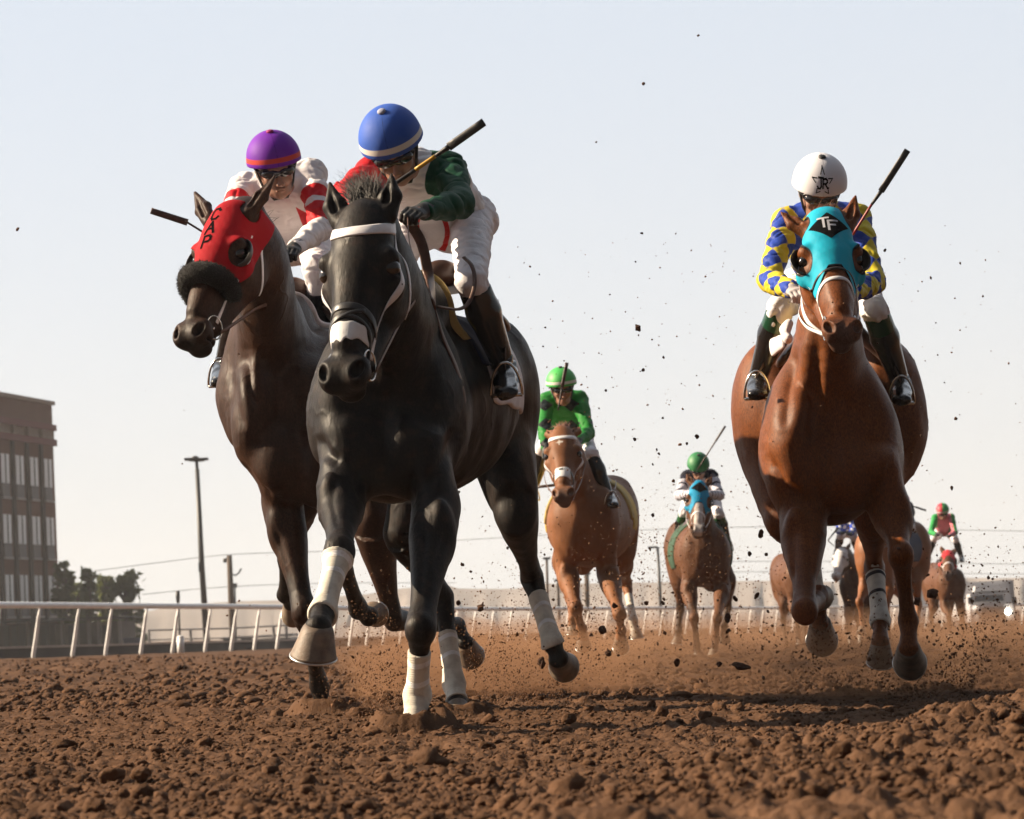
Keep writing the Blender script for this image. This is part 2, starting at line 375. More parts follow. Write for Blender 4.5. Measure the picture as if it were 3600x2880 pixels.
def wave_bump(m, scale, dist, direction='Z', distort=2):
    t = m.node_tree; N = t.nodes; b = N['Principled BSDF']; tc = N.new('ShaderNodeTexCoord')
    w = N.new('ShaderNodeTexWave'); w.bands_direction = direction; w.inputs['Scale'].default_value = scale; w.inputs['Distortion'].default_value = distort; w.inputs['Detail'].default_value = 2
    t.links.new(tc.outputs['Object'], w.inputs[0]); bp = N.new('ShaderNodeBump'); bp.inputs['Distance'].default_value = dist
    t.links.new(w.outputs[1], bp.inputs['Height']); t.links.new(bp.outputs[0], b.inputs['Normal']); return m
M_HOOF = mat('hoof horn', (.155, .115, .082), .55, var=.45, vscale=25, bump=.002, bscale=60, aniso=(1, 1, 6), dust=.6)
M_SHOE = mat('aluminium shoe', (.6, .6, .6), .35, metal=.9, var=.1)
M_SOLE = mat('dirty sole', (.09, .06, .045), .9, bump=.004, bscale=80)
M_BAND = wave_bump(mat('bandage cloth', (.62, .58, .50), .85, var=.16, vscale=20, dust=.45, over=[('tape', (.80, .80, .80), .0015)]), 52, .0005)
M_BANDB = wave_bump(mat('bandage cloth black tape', (.66, .63, .57), .85, var=.16, vscale=20, dust=.35, over=[('tape', (.03, .03, .04), .0015)]), 52, .0005)
M_EYE = mat('horse eye', (.012, .007, .005), .06, var=0, spec=.8)
M_WHITE_STRAP = mat('white strap', (.72, .70, .72), .45, var=.08, vscale=40, bump=.0006, bscale=200)
M_BLACK_STRAP = mat('black leather strap', (.02, .018, .018), .4, var=.3, vscale=30)
M_BROWN_STRAP = mat('brown leather strap', (.10, .045, .028), .45, var=.3, vscale=30)
M_STEEL = mat('steel bit', (.62, .60, .57), .22, metal=1, var=.1)
M_SADDLE = mat('saddle leather', (.05, .022, .015), .4, var=.3, vscale=15)
M_GLOSS = mat('polished boot leather', (.012, .011, .012), .16, var=.2, vscale=12, bump=.002, bscale=18, spec=.6)
M_GLOVE = mat('black glove', (.02, .02, .022), .6, var=.2, bump=.001, bscale=150)
M_SKIN = mat('skin', (.30, .155, .105), .5, var=.12, vscale=18, bump=.0006, bscale=120, sss=.08)
M_LENS = mat('goggle lens', (.02, .02, .025), .08, var=0, spec=.8)
M_GFRAME = mat('goggle frame', (.05, .05, .05), .3, var=0)
M_BREECH = mat('white breeches', (.74, .72, .76), .7, var=.06, vscale=8, bump=.012, bscale=11, sheen=0, spec=.12)
M_CHAMOIS = mat('chamois leather', (.42, .32, .13), .8, var=.2, vscale=10, bump=.006, bscale=20, spec=.12)
M_WCLOTH = mat('white towelling', (.70, .66, .68), .85, var=.1, vscale=15, bump=.008, bscale=14, spec=.12)
M_WHIP = mat('whip leather', (.02, .018, .018), .5, var=.3, vscale=40, bump=.001, bscale=120)
M_WHIPB = mat('brown whip leather', (.07, .035, .028), .5, var=.3, vscale=40, bump=.001, bscale=120)

# ---------------------------------------------------------------- horses
def head_frame(poll, nose, hint):
    z = nrm(poll - nose); fr = np.asarray(hint, float); yb = -nrm(fr - z * np.dot(fr, z)); x = np.cross(yb, z)
    return np.stack([x, yb, z], 1), np.linalg.norm(poll - nose) / .555
def rotm(axis, a):
    a = R(a); c, s_ = math.cos(a), math.sin(a)
    return np.array({'x': [[1, 0, 0], [0, c, -s_], [0, s_, c]], 'y': [[c, 0, s_], [0, 1, 0], [-s_, 0, c]], 'z': [[c, -s_, 0], [s_, c, 0], [0, 0, 1]]}[axis])
EAR_DEF = ((-.062, .055, .0), (-.085, .045, .15)), ((.062, .055, .0), (.085, .045, .15))
def head_prims(s, Rm, t, sc, ears=EAR_DEF, mouth=0.0, detail=True):
    s.frame(Rm, t, sc); s.wx = 1.10
    s.cone((0, .075, -.03), (0, .085, -.20), (.078, .078), (.096, .088), .03)
    s.cone((0, .08, -.20), (0, .068, -.40), (.088, .086), (.056, .060), .03)
    s.cone((0, .068, -.40), (0, .066, -.52), (.054, .058), (.050, .054), .03)
    s.ell((0, .066, -.550), (.060, .054, .050), None, .025)
    s.cone((0, .020, -.14), (0, .018, -.46), (.050, .022), (.026, .016), .03)
    s.ell((0, .045, -.10), (.075, .05, .09), None, .03)
    for q in (-1, 1):
        s.ell((q * .058, .165, -.20), (.036, .092, .115), rotm('x', -12), .03)
        s.cone((q * .042, .20, -.26), (q * .026, .125, -.48), (.030, .036), (.024, .026), .03)
        s.ell((q * .086, .050, -.172), (.024, .034, .028), None, .03)
        s.cone((q * .078, .085, -.235), (q * .050, .082, -.36), .014, .009, .018)
        s.ell((q * .040, .042, -.548), (.029, .032, .048), rotm('y', q * 12), .026)
        s.ell((q * .083, .10, -.24), (.03, .035, .04), None, .03)
    s.ell((0, .112, -.566 - mouth * .2), (.036, .030, .030), None, .018)
    s.ell((0, .135, -.52 - mouth * .3), (.026, .024, .024), None, .02)
    if detail:
        for q in (-1, 1):
            s.ell((q * .047, .016, -.553), (.0135, .022, .027), rotm('y', q * 24), .009, sub=True)
            s.ell((q * .104, .062, -.200), (.022, .018, .0155), None, .010, sub=True)
            s.ell((q * .050, .100, -.552), (.040, .050, .0045), rotm('x', 22), .008, sub=True)
            s.ell((q * .110, .07, -.30), (.020, .018, .05), None, .02, sub=True)
            s.ell((q * .02, .015, -.47), (.004, .004, .001), None, .001)
    for (b, tp), q in zip(ears, (-1, 1)):
        b = A3(*b); tp = A3(*tp); w = nrm(tp - b); md = b + (tp - b) * .45
        u = nrm(np.cross(A3(0, 1, 0), w)) if abs(w[1]) < .9 else A3(1, 0, 0)
        s.cone(b, md, (.026, .030), (.036, .022), .015, u=u)
        s.cone(md, tp, (.035, .021), (.005, .004), .012, u=u)
        s.cone(b + w * .03 + A3(0, -.026, 0), md + (tp - md) * .72 + A3(0, -.020, 0), (.012, .014), (.006, .012), .006, u=u, sub=True)
    s.frame(); s.wx = 1.0

def chain_nodes(pts, n=5):
    P_ = spline([p for p, _ in pts], n * (len(pts) - 1) + 1); R_ = spline([r for _, r in pts], n * (len(pts) - 1) + 1)
    return [(p, tuple(np.maximum(r, .01))) for p, r in zip(P_, R_)]
FPROF = [(0, 0, .080, .115), (0, .12, .088, .108), (0, .3, .084, .094), (0, .5, .066, .074), (0, .7, .051, .056), (0, .84, .047, .050), (0, .93, .053, .054), (1, 0, .056, .057), (1, .10, .053, .052),
         (1, .20, .040, .046), (1, .34, .034, .042), (1, .6, .0315, .040), (1, .82, .034, .042), (1, .94, .043, .047), (2, .02, .046, .049), (2, .2, .040, .044), (2, .5, .034, .038), (2, .85, .041, .043), (2, 1, .045, .047)]
HPROF = [(0, 0, .15, .23), (0, .4, .15, .22), (0, .8, .122, .17), (1, 0, .105, .145), (1, .25, .090, .12), (1, .5, .066, .086), (1, .75, .048, .062), (1, .92, .050, .064), (2, 0, .052, .062), (2, .12, .047, .054),
         (2, .3, .037, .046), (2, .6, .033, .042), (2, .85, .036, .043), (3, 0, .046, .048), (3, .2, .040, .044), (3, .5, .034, .038), (3, .85, .041, .043), (3, 1, .045, .047)]
def horse_sdf(J, k=1.0):
    """J: joints in world metres. k: overall scale of the radii."""
    s = SDF(); X = J.get('side', A3(1, 0, 0))
    s.chain([(p, (r[0] * k, r[1] * k)) for p, r in chain_nodes(J['torso'])], .06, u=X)
    for (c, r_, *rest) in J.get('lumps', ()): s.ell(c, np.array(r_) * k, rest[0] if rest else None, rest[1] if len(rest) > 1 else .045)
    s.chain([(p, (r[0] * k, r[1] * k)) for p, r in chain_nodes(J['neck'])], .05, u=X)
    for q in ('L', 'R'):
        f = J['F' + q]; S_, E, Kn, Ft, C = f[:5]; m = f[6] if len(f) > 6 else {}; w = m.get('w', 1.0); wl = m.get('wl', 1.0)
        s.cone(S_, E, np.array((.085 * w, .13)) * k, np.array((.080 * w, .112)) * k, .05, u=X)
        js = [E, Kn, Ft, C]
        s.chain([(js[i] + (js[i + 1] - js[i]) * t, (a * k * (w if i == 0 and t < .6 else wl), b * k)) for i, t, a, b in FPROF], m.get('k', .035), u=X)
        fw = m.get('toe', A3(0, -1, 0)); fw = A3(0, -1, 0)
        s.ell(Kn + fw * .022 * k, np.array((.044, .038, .055)) * k, None, .02)
        s.ell(Ft + A3(0, .026, 0) * k, np.array((.034, .034, .036)) * k, None, .015)
        # muscle bellies of the forearm
        s.ell(E + (Kn - E) * .22 + A3(-.03 * (1 if q == 'L' else -1), -.05, 0) * k, np.array((.050 * w, .06, .12)) * k, None, .02)
        h = J['H' + q]; Hp, St, Hk, Ft, C = h[:5]; m = h[6] if len(h) > 6 else {}; w = m.get('w', 1.0)
        js = [Hp, St, Hk, Ft, C]
        s.chain([(js[i] + (js[i + 1] - js[i]) * t, (a * k * (w if i < 2 else 1), b * k)) for i, t, a, b in HPROF], .05, u=X)
        s.cone(Hk + A3(0, .045, .055) * k, Hk, np.array((.020, .022)) * k, np.array((.032, .036)) * k, .02, u=X)
        s.ell(Ft + A3(0, .024, 0) * k, np.array((.034, .034, .036)) * k, None, .015)
    return s

def clip_mesh(V, F, keep):
    F = F[keep]; u = np.unique(F); mp = np.full(len(V), -1); mp[u] = np.arange(len(u)); return V[u], mp[F]

def hoof(root, C, T, toe, sc=1.0, shoe=True, m=None, name='hoof'):
    C = np.asarray(C, float); T = np.asarray(T, float); ax = nrm(T - C); L = np.linalg.norm(T - C)
    toe = nrm(np.asarray(toe, float) - ax * np.dot(toe, ax)); sd = np.cross(ax, toe)
    prof = [(-.012, .036, .0), (.0, .043, 0), (.008, .046, .002), (.03, .0505, .006), (.075, .063, .016), (.082, .0655, .018)]
    mb = MB(); rings = []; n = 28
    def ring(d, r, f, shrink=1.0):
        o = []
        for i in range(n):
            a = 2 * math.pi * i / n; cx = math.cos(a); sx = math.sin(a)
            rr = r * shrink; yy = cx * rr * (1.10 if cx > 0 else .86)
            o.append(C + ax * (d / .082 * L if d > 0 else d) + toe * (yy + f) * sc + sd * sx * rr * sc)
        return o
    for d, r, f in prof: rings.append(ring(d, r, f))
    rings.append(ring(.082, .056, .016)); rings.append(ring(.070, .045, .012)); rings.append(ring(.066, .01, .006))
    mb.loft(rings)
    h = mb.build(name, m or M_HOOF, root)
    if shoe:
        sm = MB(); pts = []; nn = 20
        for i in range(nn):
            a = -math.pi * .82 + 2 * math.pi * .82 * i / (nn - 1)
            pts.append(C + ax * (L + .004) + toe * (math.cos(a) * .060 * (1.1 if math.cos(a) > 0 else .86) + .018) * sc + sd * math.sin(a) * .060 * sc)
        sm.tube(pts, .0085 * sc, 6, side=[nrm(p - C - ax * np.dot(p - C, ax)) for p in pts], flat=(1, .5))
        so = sm.build('shoe', M_SHOE, h)
    return h

class Horse: pass
def pnoise3(P_, s, seed):
    g = np.random.default_rng(seed); T = g.random((32, 32, 32)).astype(np.float32); q = P_ / np.asarray(s, float) + 50; i = np.floor(q).astype(int); f = q - i; f = f * f * (3 - 2 * f); o = 0
    for a in (0, 1):
        for b in (0, 1):
            for c in (0, 1):
                o = o + T[(i[:, 0] + a) & 31, (i[:, 1] + b) & 31, (i[:, 2] + c) & 31] * (f[:, 0] if a else 1 - f[:, 0]) * (f[:, 1] if b else 1 - f[:, 1]) * (f[:, 2] if c else 1 - f[:, 2])
    return o
def vnormals(V, F):
    n = np.cross(V[F[:, 2]] - V[F[:, 0]], V[F[:, 3]] - V[F[:, 1]]); o = np.zeros_like(V)
    for k in range(4):
        for c in range(3): o[:, c] += np.bincount(F[:, k], n[:, c], len(V))
    return o / np.maximum(np.linalg.norm(o, axis=1), 1e-12)[:, None]
def sculpt(V, F, J, H, sc, amt):
    """muscle bellies, veins and drawn creases pressed into the skin"""
    N = vnormals(V, F); c0 = J['torso'][0][0]
    if np.mean(np.sum(N * (V - V.mean(0)), 1)) < 0: N = -N
    L = ((V - H.t) @ H.R) / sc; head = np.clip((.30 - np.linalg.norm(L - A3(0, .08, -.27), axis=1)) / .05, 0, 1)
    ez = min(J['FL'][1][2], J['FR'][1][2]); body = np.clip((V[:, 2] - ez + .05) / .15, 0, 1)
    d = (pnoise3(V, (.085, .10, .17), 3) - .5) * .013 * body + (pnoise3(V, (.035, .05, .07), 4) - .5) * .004 * (.4 + .6 * body)
    v1 = pnoise3(V + (pnoise3(V, .04, 7) - .5)[:, None] * .03, (.075, .09, .12), 5); rid = np.clip(1 - np.abs(v1 - .5) * 22, 0, 1); msk = np.clip((pnoise3(V, .2, 6) - .42) * 5, 0, 1)
    d = d + rid * .0028 * msk
    d = d * (1 - .80 * head) * amt
    for (pts, dep, w, *ym) in J.get('creases', ()):
        best = np.full(len(V), 9.0); pts = [np.asarray(p, float) for p in pts]; cam_ = A3(0, 0, CAMH)
        U = (V - cam_) / V[:, 1:2]; ymax = (ym[0] if ym else 9) + pts[0][1]; Uc = [(p - cam_) / p[1] for p in pts]; y0 = pts[0][1]; tt = np.zeros(len(V))
        for j, (a, b) in enumerate(zip(Uc[:-1], Uc[1:])):
            wv = (b - a)[[0, 2]]; t = np.clip(((U[:, [0, 2]] - a[[0, 2]]) @ wv) / (wv @ wv), 0, 1); dd = np.linalg.norm(U[:, [0, 2]] - a[[0, 2]] - t[:, None] * wv, axis=1) * y0
            m = dd < best; best = np.where(m, dd, best); tt = np.where(m, (j + t) / (len(pts) - 1), tt)
        fade = np.clip(np.sin(np.clip(tt, .04, .96) * math.pi) * 1.6, 0, 1)
        d = d - dep * np.exp(-(best / w) ** 2) * fade * (V[:, 1] < ymax) * np.clip(-N[:, 1] * 2.0 + .5, 0, 1)
    return V + N * d[:, None]
def bvh_of(V, F): return BVHTree.FromPolygons(V.tolist(), F.tolist())
def make_horse(J, root, coat, res=.009, hres=.0045, k=1.0, ears=EAR_DEF, fields=None, eyes=True, mouth=0):
    H = Horse(); H.root = root; H.J = J; H.k = k; H.ears = ears
    s = horse_sdf(J, k)
    Rm, sc = head_frame(J['poll'], J['nose'], J['hint']); H.R = Rm; H.sc = sc; H.t = J['poll'] + Rm @ A3(0, 0, .0) ; H.sdf = s
    head_prims(s, Rm, H.t, sc, ears, mouth)
    pts = np.array([H.t + Rm @ (A3(x, y, z) * sc) for x in (-.14, .14) for y in (-.02, .27) for z in (-.62, .06)] + [H.t + Rm @ (A3(*e) * sc) for q in ears for e in q])
    lo = pts.min(0) - .02; hi = pts.max(0) + .03
    ez = max(J['FL'][1][2], J['FR'][1][2]) * .92; hc = (lo + hi) / 2; hh_ = (hi - lo) / 2
    def bl(f, X, Y, Z):
        g = np.clip(f, -.07, .07); g = boxblur(boxblur(g, 2), 1) if res < .012 else boxblur(g, 1)
        w = np.clip((Z - ez) / .12, 0, 1) * np.clip((np.maximum(np.maximum(np.abs(X - hc[0]) - hh_[0], np.abs(Y - hc[1]) - hh_[1]), np.abs(Z - hc[2]) - hh_[2]) - .01) / .06, 0, 1)
        return f * (1 - w) + g * w
    V1, F1 = s.mesh(res, mod=bl); c = V1[F1].mean(1); ins = ((c > lo) & (c < hi)).all(1); V1, F1 = clip_mesh(V1, F1, ~ins)
    V2, F2 = s.mesh(hres, lo - res * 2, hi + res * 2); c = V2[F2].mean(1); ins = ((c > lo - res * .6) & (c < hi + res * .6)).all(1); V2, F2 = clip_mesh(V2, F2, ins)
    V, F = joinVF([(V1, F1), (V2, F2)])
    V = sculpt(V, F, J, H, sc, 1.0 if res < .012 else .9)
    H.V, H.F = V, F; H.bvh = bvh_of(V, F)
    loc = ((V - H.t) @ Rm) / sc / A3(1.10, 1, 1); at = {}
    for nme, fn in (fields or {}).items(): at[nme] = fn(H, V, loc)
    H.body = mkmesh('body', V, F, coat, root, attrs=at)
    if eyes:
        for q in (-1, 1):
            mb = MB(); mb.ball(H.w((q * .087, .064, -.2)), .0265 * sc, 20, 14); mb.build('eye', M_EYE, H.body)
    for q in ('L', 'R'):
        for kk in ('F', 'H'):
            l = J[kk + q]; m = l[6] if len(l) > 6 else {}
            hoof(root, l[4], l[5], m.get('toe', A3(0, -1, 0)), m.get('hs', 1.0) * k)
    return H
def _w(self, p): return self.t + self.R @ (np.asarray(p, float) * A3(1.10, 1, 1) * self.sc)
Horse.w = _w
def _cover(self, off, region, name, m, lo, hi, res=.0045, parent=None, attrs=None, cut=None):
    """cloth or leather lying on the horse: the body surface swollen by off, kept where region(x,y,z)<0"""
    def mod(f, X, Y, Z): return np.maximum(f - off, region(X, Y, Z))
    V, F = self.sdf.mesh(res, lo, hi, mod)
    if cut is not None:
        c = V[F].mean(1); V, F = clip_mesh(V, F, ~cut(c))
    return mkmesh(name, V, F, m, parent or self.root, attrs={a: fn(V) for a, fn in (attrs or {}).items()})
Horse.cover = _cover
def _loc(self, X, Y, Z):
    x = X - self.t[0]; y = Y - self.t[1]; z = Z - self.t[2]; M = self.R; c = self.sc
    return [(x * M[0, i] + y * M[1, i] + z * M[2, i]) / c / (1.10 if i == 0 else 1) for i in range(3)]
Horse.loc = _loc
def _hs(self, th, z, yc=None, off=0.0):
    """point on the head surface at angle th (0 front, +90 image right) and height z in the head frame"""
    yc = .085 if yc is None else yc
    a = R(th); d = A3(math.sin(a), -math.cos(a), 0); o = self.w(A3(0, yc, z) + d * .35); dr = -(self.R @ d)
    h = self.bvh.ray_cast(Vector(o), Vector(dr), .35 * self.sc * .98)
    if h[0] is None: return self.w(A3(0, yc, z) + d * .06), self.R @ d
    n = np.array(h[1]);
    if np.dot(n, dr) > 0: n = -n
    return np.array(h[0]) + n * off, n
Horse.hs = _hs
def _strap(self, name, pts, w, m, th=.004, yc=None, n=40, closed=False, parent=None, smoothn=True):
    P_, N_ = [], []
    pts = np.array(pts, float); s_ = spline(pts, n) if len(pts) > 2 else np.array([pts[0] + (pts[1] - pts[0]) * t for t in np.linspace(0, 1, n)])
    for a in s_:
        p, nn = self.hs(a[0], a[1], yc, .0005); P_.append(p); N_.append(nn)
    P_ = np.array(P_); N_ = np.array(N_)
    for _ in range(3):
        P_[1:-1] = (P_[:-2] + 2 * P_[1:-1] + P_[2:]) / 4; N_[1:-1] = (N_[:-2] + 2 * N_[1:-1] + N_[2:]) / 4
    mb = MB(); mb.ribbon(P_, N_, w, th)
    return mb.build(name, m, parent or self.root)
Horse.strap = _strap
def _px(self, Kf, pts, n=30, off=.002, extra=None):
    """polyline given in photo pixels, laid on the horse's surface (misses keep a given depth)"""
    s_ = spline([p[:2] for p in pts], n); P_, N_ = [], []; last = None
    o = Vector((0, 0, CAMH))
    for a in s_:
        q = Kf(a[0], a[1], 10.0); d = nrm(q - np.array(o)); h = self.bvh.ray_cast(o, Vector(d), 200)
        if h[0] is None: P_.append(None); N_.append(-d); continue
        nn = np.array(h[1]); nn = -nn if np.dot(nn, d) > 0 else nn
        P_.append(np.array(h[0]) + nn * off); N_.append(nn)
    ok = [i for i, p in enumerate(P_) if p is not None]
    if not ok: return None, None
    for i in range(len(P_)):
        if P_[i] is None:
            j = min(ok, key=lambda q: abs(q - i)); dd = P_[j][1] / S; a = s_[i]; P_[i] = Kf(a[0], a[1], dd)
    P_ = np.array(P_); N_ = np.array(N_)
    for _ in range(3):
        P_[1:-1] = (P_[:-2] + 2 * P_[1:-1] + P_[2:]) / 4; N_[1:-1] = (N_[:-2] + 2 * N_[1:-1] + N_[2:]) / 4
    return P_, N_
Horse.px = _px
def _pxstrap(self, name, Kf, pts, w, m, th=.004, n=30, parent=None, off=.001):
    P_, N_ = self.px(Kf, pts, n, off)
    if P_ is None: print('strap missed', name); return None
    mb = MB(); mb.ribbon(P_, N_, w, th); return mb.build(name, m, parent or self.root)
Horse.pxstrap = _pxstrap

def wrap_leg(H, q, t0, t1, m, off=.006, tape=(), name='bandage'):
    """leg bandage from t0 to t1 along knee/hock -> fetlock -> coronet (0..1 cannon, 1..2 pastern)"""
    l = H.J[q]; Kn, Ft, C = l[2], l[3], l[4]
    def pos(t): return Kn + (Ft - Kn) * t if t <= 1 else Ft + (C - Ft) * (t - 1)
    a = pos(t0); b = pos(t1); w = nrm(Ft - Kn); w2 = nrm(C - Ft) if t1 > 1 else w
    def region(X, Y, Z):
        u1 = (X - a[0]) * w[0] + (Y - a[1]) * w[1] + (Z - a[2]) * w[2]; u2 = (X - b[0]) * w2[0] + (Y - b[1]) * w2[1] + (Z - b[2]) * w2[2]
        mid = (Kn + Ft) / 2; rr = .34
        return np.maximum(np.maximum(-u1, u2), np.sqrt((X - mid[0]) ** 2 + (Y - mid[1]) ** 2 + (Z - mid[2]) ** 2) - rr)
    pts = np.array([a, b, Ft]); s2 = SDF(); s2.ops = [o for o in H.sdf.ops if True]
    lo = pts.min(0) - .10; hi = pts.max(0) + .10
    def near(V):
        sg = Ft - Kn; t = np.clip(((V - Kn) @ sg) / (sg @ sg), -.1, 1); d1 = np.linalg.norm(V - (Kn + t[:, None] * sg), axis=1)
        sg2 = C - Ft; t = np.clip(((V - Ft) @ sg2) / (sg2 @ sg2), 0, 1); d2 = np.linalg.norm(V - (Ft + t[:, None] * sg2), axis=1)
        return np.minimum(d1, d2) > .085
    tp = [(pos(t) - a) @ w for t in tape]
    def tapef(V):
        u = (V - a) @ w + .004 * np.sin((V[:, 0] - a[0]) * 60); f = np.full(len(V), -1.0)
        for t in tp: f = np.maximum(f, .010 - np.abs(u - t))
        return f
    return H.cover(off, region, name, m, lo, hi, .004, attrs={'tape': tapef}, cut=near)

def hair(name, root, roots, dirs, length, r, m, n=4, curl=.3, grav=-.2, parent=None, seed=1, taper=True):
    g = np.random.default_rng(seed); mb = MB()
    for p, d in zip(roots, dirs):
        L = length * g.uniform(.55, 1.15); p = np.asarray(p, float); d = nrm(d); pts = [p]; v = d + g.normal(0, .12, 3)
        for i in range(n):
            v = nrm(v + g.normal(0, curl, 3) * .5 + A3(0, 0, grav) * (i + 1) * .4); pts.append(pts[-1] + v * L / n)
        mb.tube(pts, [r * (1 - .85 * i / n) for i in range(n + 1)], 3, cap=False)
    return mb.build(name, m, parent or root)

# ---------------------------------------------------------------- jockeys
class Rider: pass
def wrinkle(V, F, amp, seed):
    N = vnormals(V, F)
    if np.mean(np.sum(N * (V - V.mean(0)), 1)) < 0: N = -N
    q = V + (pnoise3(V, .06, seed + 1) - .5)[:, None] * .05
    a = 1 - np.abs(2 * pnoise3(q, (.075, .05, .045), seed) - 1); b = 1 - np.abs(2 * pnoise3(q, (.03, .03, .022), seed + 2) - 1); m = np.clip(pnoise3(V, .11, seed + 3) * 2.2 - .6, 0, 1)
    return V + N * (-(a ** 4) * amp - (b ** 4) * amp * .35 * m + amp * .3)[:, None]
def hand_sdf(s, wr, dirn, palm_n, side, k=1.0):
    """closed fist of a palm, four bent fingers and a thumb; dirn = along the forearm, palm_n = back of hand, side = thumb side"""
    d = nrm(dirn); n_ = nrm(palm_n - d * np.dot(palm_n, d)); t = np.cross(d, n_) * side
    g = lambda a, b, c: wr + (d * a + n_ * b + t * c) * k
    s.cone(g(.005, 0, 0), g(.075, .004, 0), (.030 * k, .017 * k), (.040 * k, .016 * k), .012, u=t)
    for i, c in enumerate((.030, .010, -.011, -.031)):
        L = (1.0, 1.08, 1.0, .82)[i]; r = (.0098, .0102, .0096, .0085)[i] * k
        a = g(.080, .006, c); b = g(.080 + .036 * L, -.010, c * .95); e = g(.080 + .030 * L, -.036 * L, c * .92); f = g(.080 + .006, -.040 * L, c * .9)
        s.cone(a, b, r, r, .004); s.cone(b, e, r, r * .95, .004); s.cone(e, f, r * .95, r * .85, .004)
    s.cone(g(.025, -.004, .034), g(.062, -.022, .050), .0125 * k, .0115 * k, .01); s.cone(g(.062, -.022, .050), g(.092, -.038, .034), .0115 * k, .009 * k, .005)
def rider_head(Rd, cap, capover=(), face=True, strapm=None, res=.004):
    """Rd.hc head centre, Rd.HR frame (x right, y back, z up)"""
    c, M, k = Rd.hc, Rd.HR, Rd.hk
    s = Rd.body_sdf; s.frame(M, c, k)
    s.ell((0, .01, .03), (.076, .096, .10), None, .01)
    s.cone((0, -.025, -.015), (0, -.050, -.080), (.062, .062), (.040, .040), .03)
    s.ell((0, -.072, -.100), (.024, .020, .018), None, .02)
    for q in (-1, 1):
        s.ell((q * .038, -.066, -.028), (.024, .022, .024), None, .02); s.ell((q * .030, -.088, .012), (.017, .012, .011), None, .01, sub=True)
        s.ell((q * .078, .012, -.012), (.010, .020, .032), None, .006)
        s.cone((q * .058, .0, -.055), (q * .035, -.05, -.098), .016, .014, .02)
        s.ell((q * .011, -.108, -.036), (.008, .010, .007), None, .006)
        s.ell((q * .006, -.113, -.043), (.0035, .006, .0035), None, .002, sub=True)
    s.cone((0, -.086, .012), (0, -.112, -.032), .008, .0115, .01)
    s.cone((-.034, -.083, .026), (.034, -.083, .026), .012, .012, .012)
    s.ell((0, -.092, -.062), (.025, .011, .0075), None, .006); s.ell((0, -.090, -.073), (.020, .011, .0075), None, .006)
    s.ell((0, -.104, -.0672), (.024, .012, .0016), None, .003, sub=True)
    s.frame()
def finish_rider_head(Rd, cap, capover=(), res=.005, goggles=True, button=M_GLOVE, gmat=None):
    c, M, k = Rd.hc, Rd.HR, Rd.hk; root = Rd.root
    W = lambda p: c + M @ (np.asarray(p, float) * k)
    h = SDF(); h.frame(M, c, k); h.ell((0, .008, .042), (.118, .140, .118), None, .01); h.ell((0, .02, .0), (.115, .13, .09), None, .02)
    h.frame()
    def loc(X, Y, Z):
        x = X - c[0]; y = Y - c[1]; z = Z - c[2]; return [(x * M[0, i] + y * M[1, i] + z * M[2, i]) / k for i in range(3)]
    def mod(f, X, Y, Z):
        x, y, z = loc(X, Y, Z); f = np.maximum(f, -(z - .022 - .02 * (y < -9) + y * .26)); return f
    V, F = h.mesh(.0045 * k, mod=mod); L = (V - c) @ M / k
    at = {'band': .011 - np.abs(L[:, 2] - .052 + L[:, 1] * .26), 'seam': .0016 - np.abs(L[:, 0] - .0), 'half': -L[:, 0]}
    Rd.helmet = mkmesh('helmet', V, F, cap, root, attrs=at); Rd.hV, Rd.hF = V, F
    if True:
        mb = MB(); b0 = W((0, .02, .158)); mb.tube([b0, b0 + M @ A3(0, 0, .006) * k, b0 + M @ A3(0, 0, .010) * k], [.016 * k, .016 * k, .008 * k], 14); mb.build('button', button, Rd.helmet)
    if goggles:
        g = SDF(); g.frame(M, c, k)
        for q in (-1, 1): g.ell((q * .034, -.082, .010), (.040, .022, .024), rotm('z', q * 18), .012)
        g.frame(); V, F = g.mesh(.004 * k); mkmesh('goggles', V, F, M_LENS, root)
        mb = MB(); pts = []
        for a in np.linspace(0, 2 * math.pi, 25):
            x = math.cos(a); pts.append(W((x * .077, -.085 + abs(x) ** 2 * .030, .010 + math.sin(a) * .027)))
        mb.tube(pts, .0045 * k, 6, cap=False)
        mb.build('goggle_frame', M_GFRAME, bpy.data.objects.get(root.name) or root)
        mb = MB()
        for q in (-1, 1): mb.tube([W((q * .072, -.062, .010)), W((q * .088, -.02, .016)), W((q * .096, .03, .02))], .0075 * k, 6, flat=(1, .4))
        mb.tube([W((-.088, .0, .0)), W((-.066, -.03, -.07)), W((-.03, -.062, -.122)), W((.03, -.062, -.122)), W((.066, -.03, -.07)), W((.088, 0, .0))], .006 * k, 6, flat=(1, .4))
        mb.build('chin_strap', M_GLOVE, root)
    Rd.W = W; Rd.hbvh = BVHTree.FromPolygons(Rd.hV.tolist(), Rd.hF.tolist())
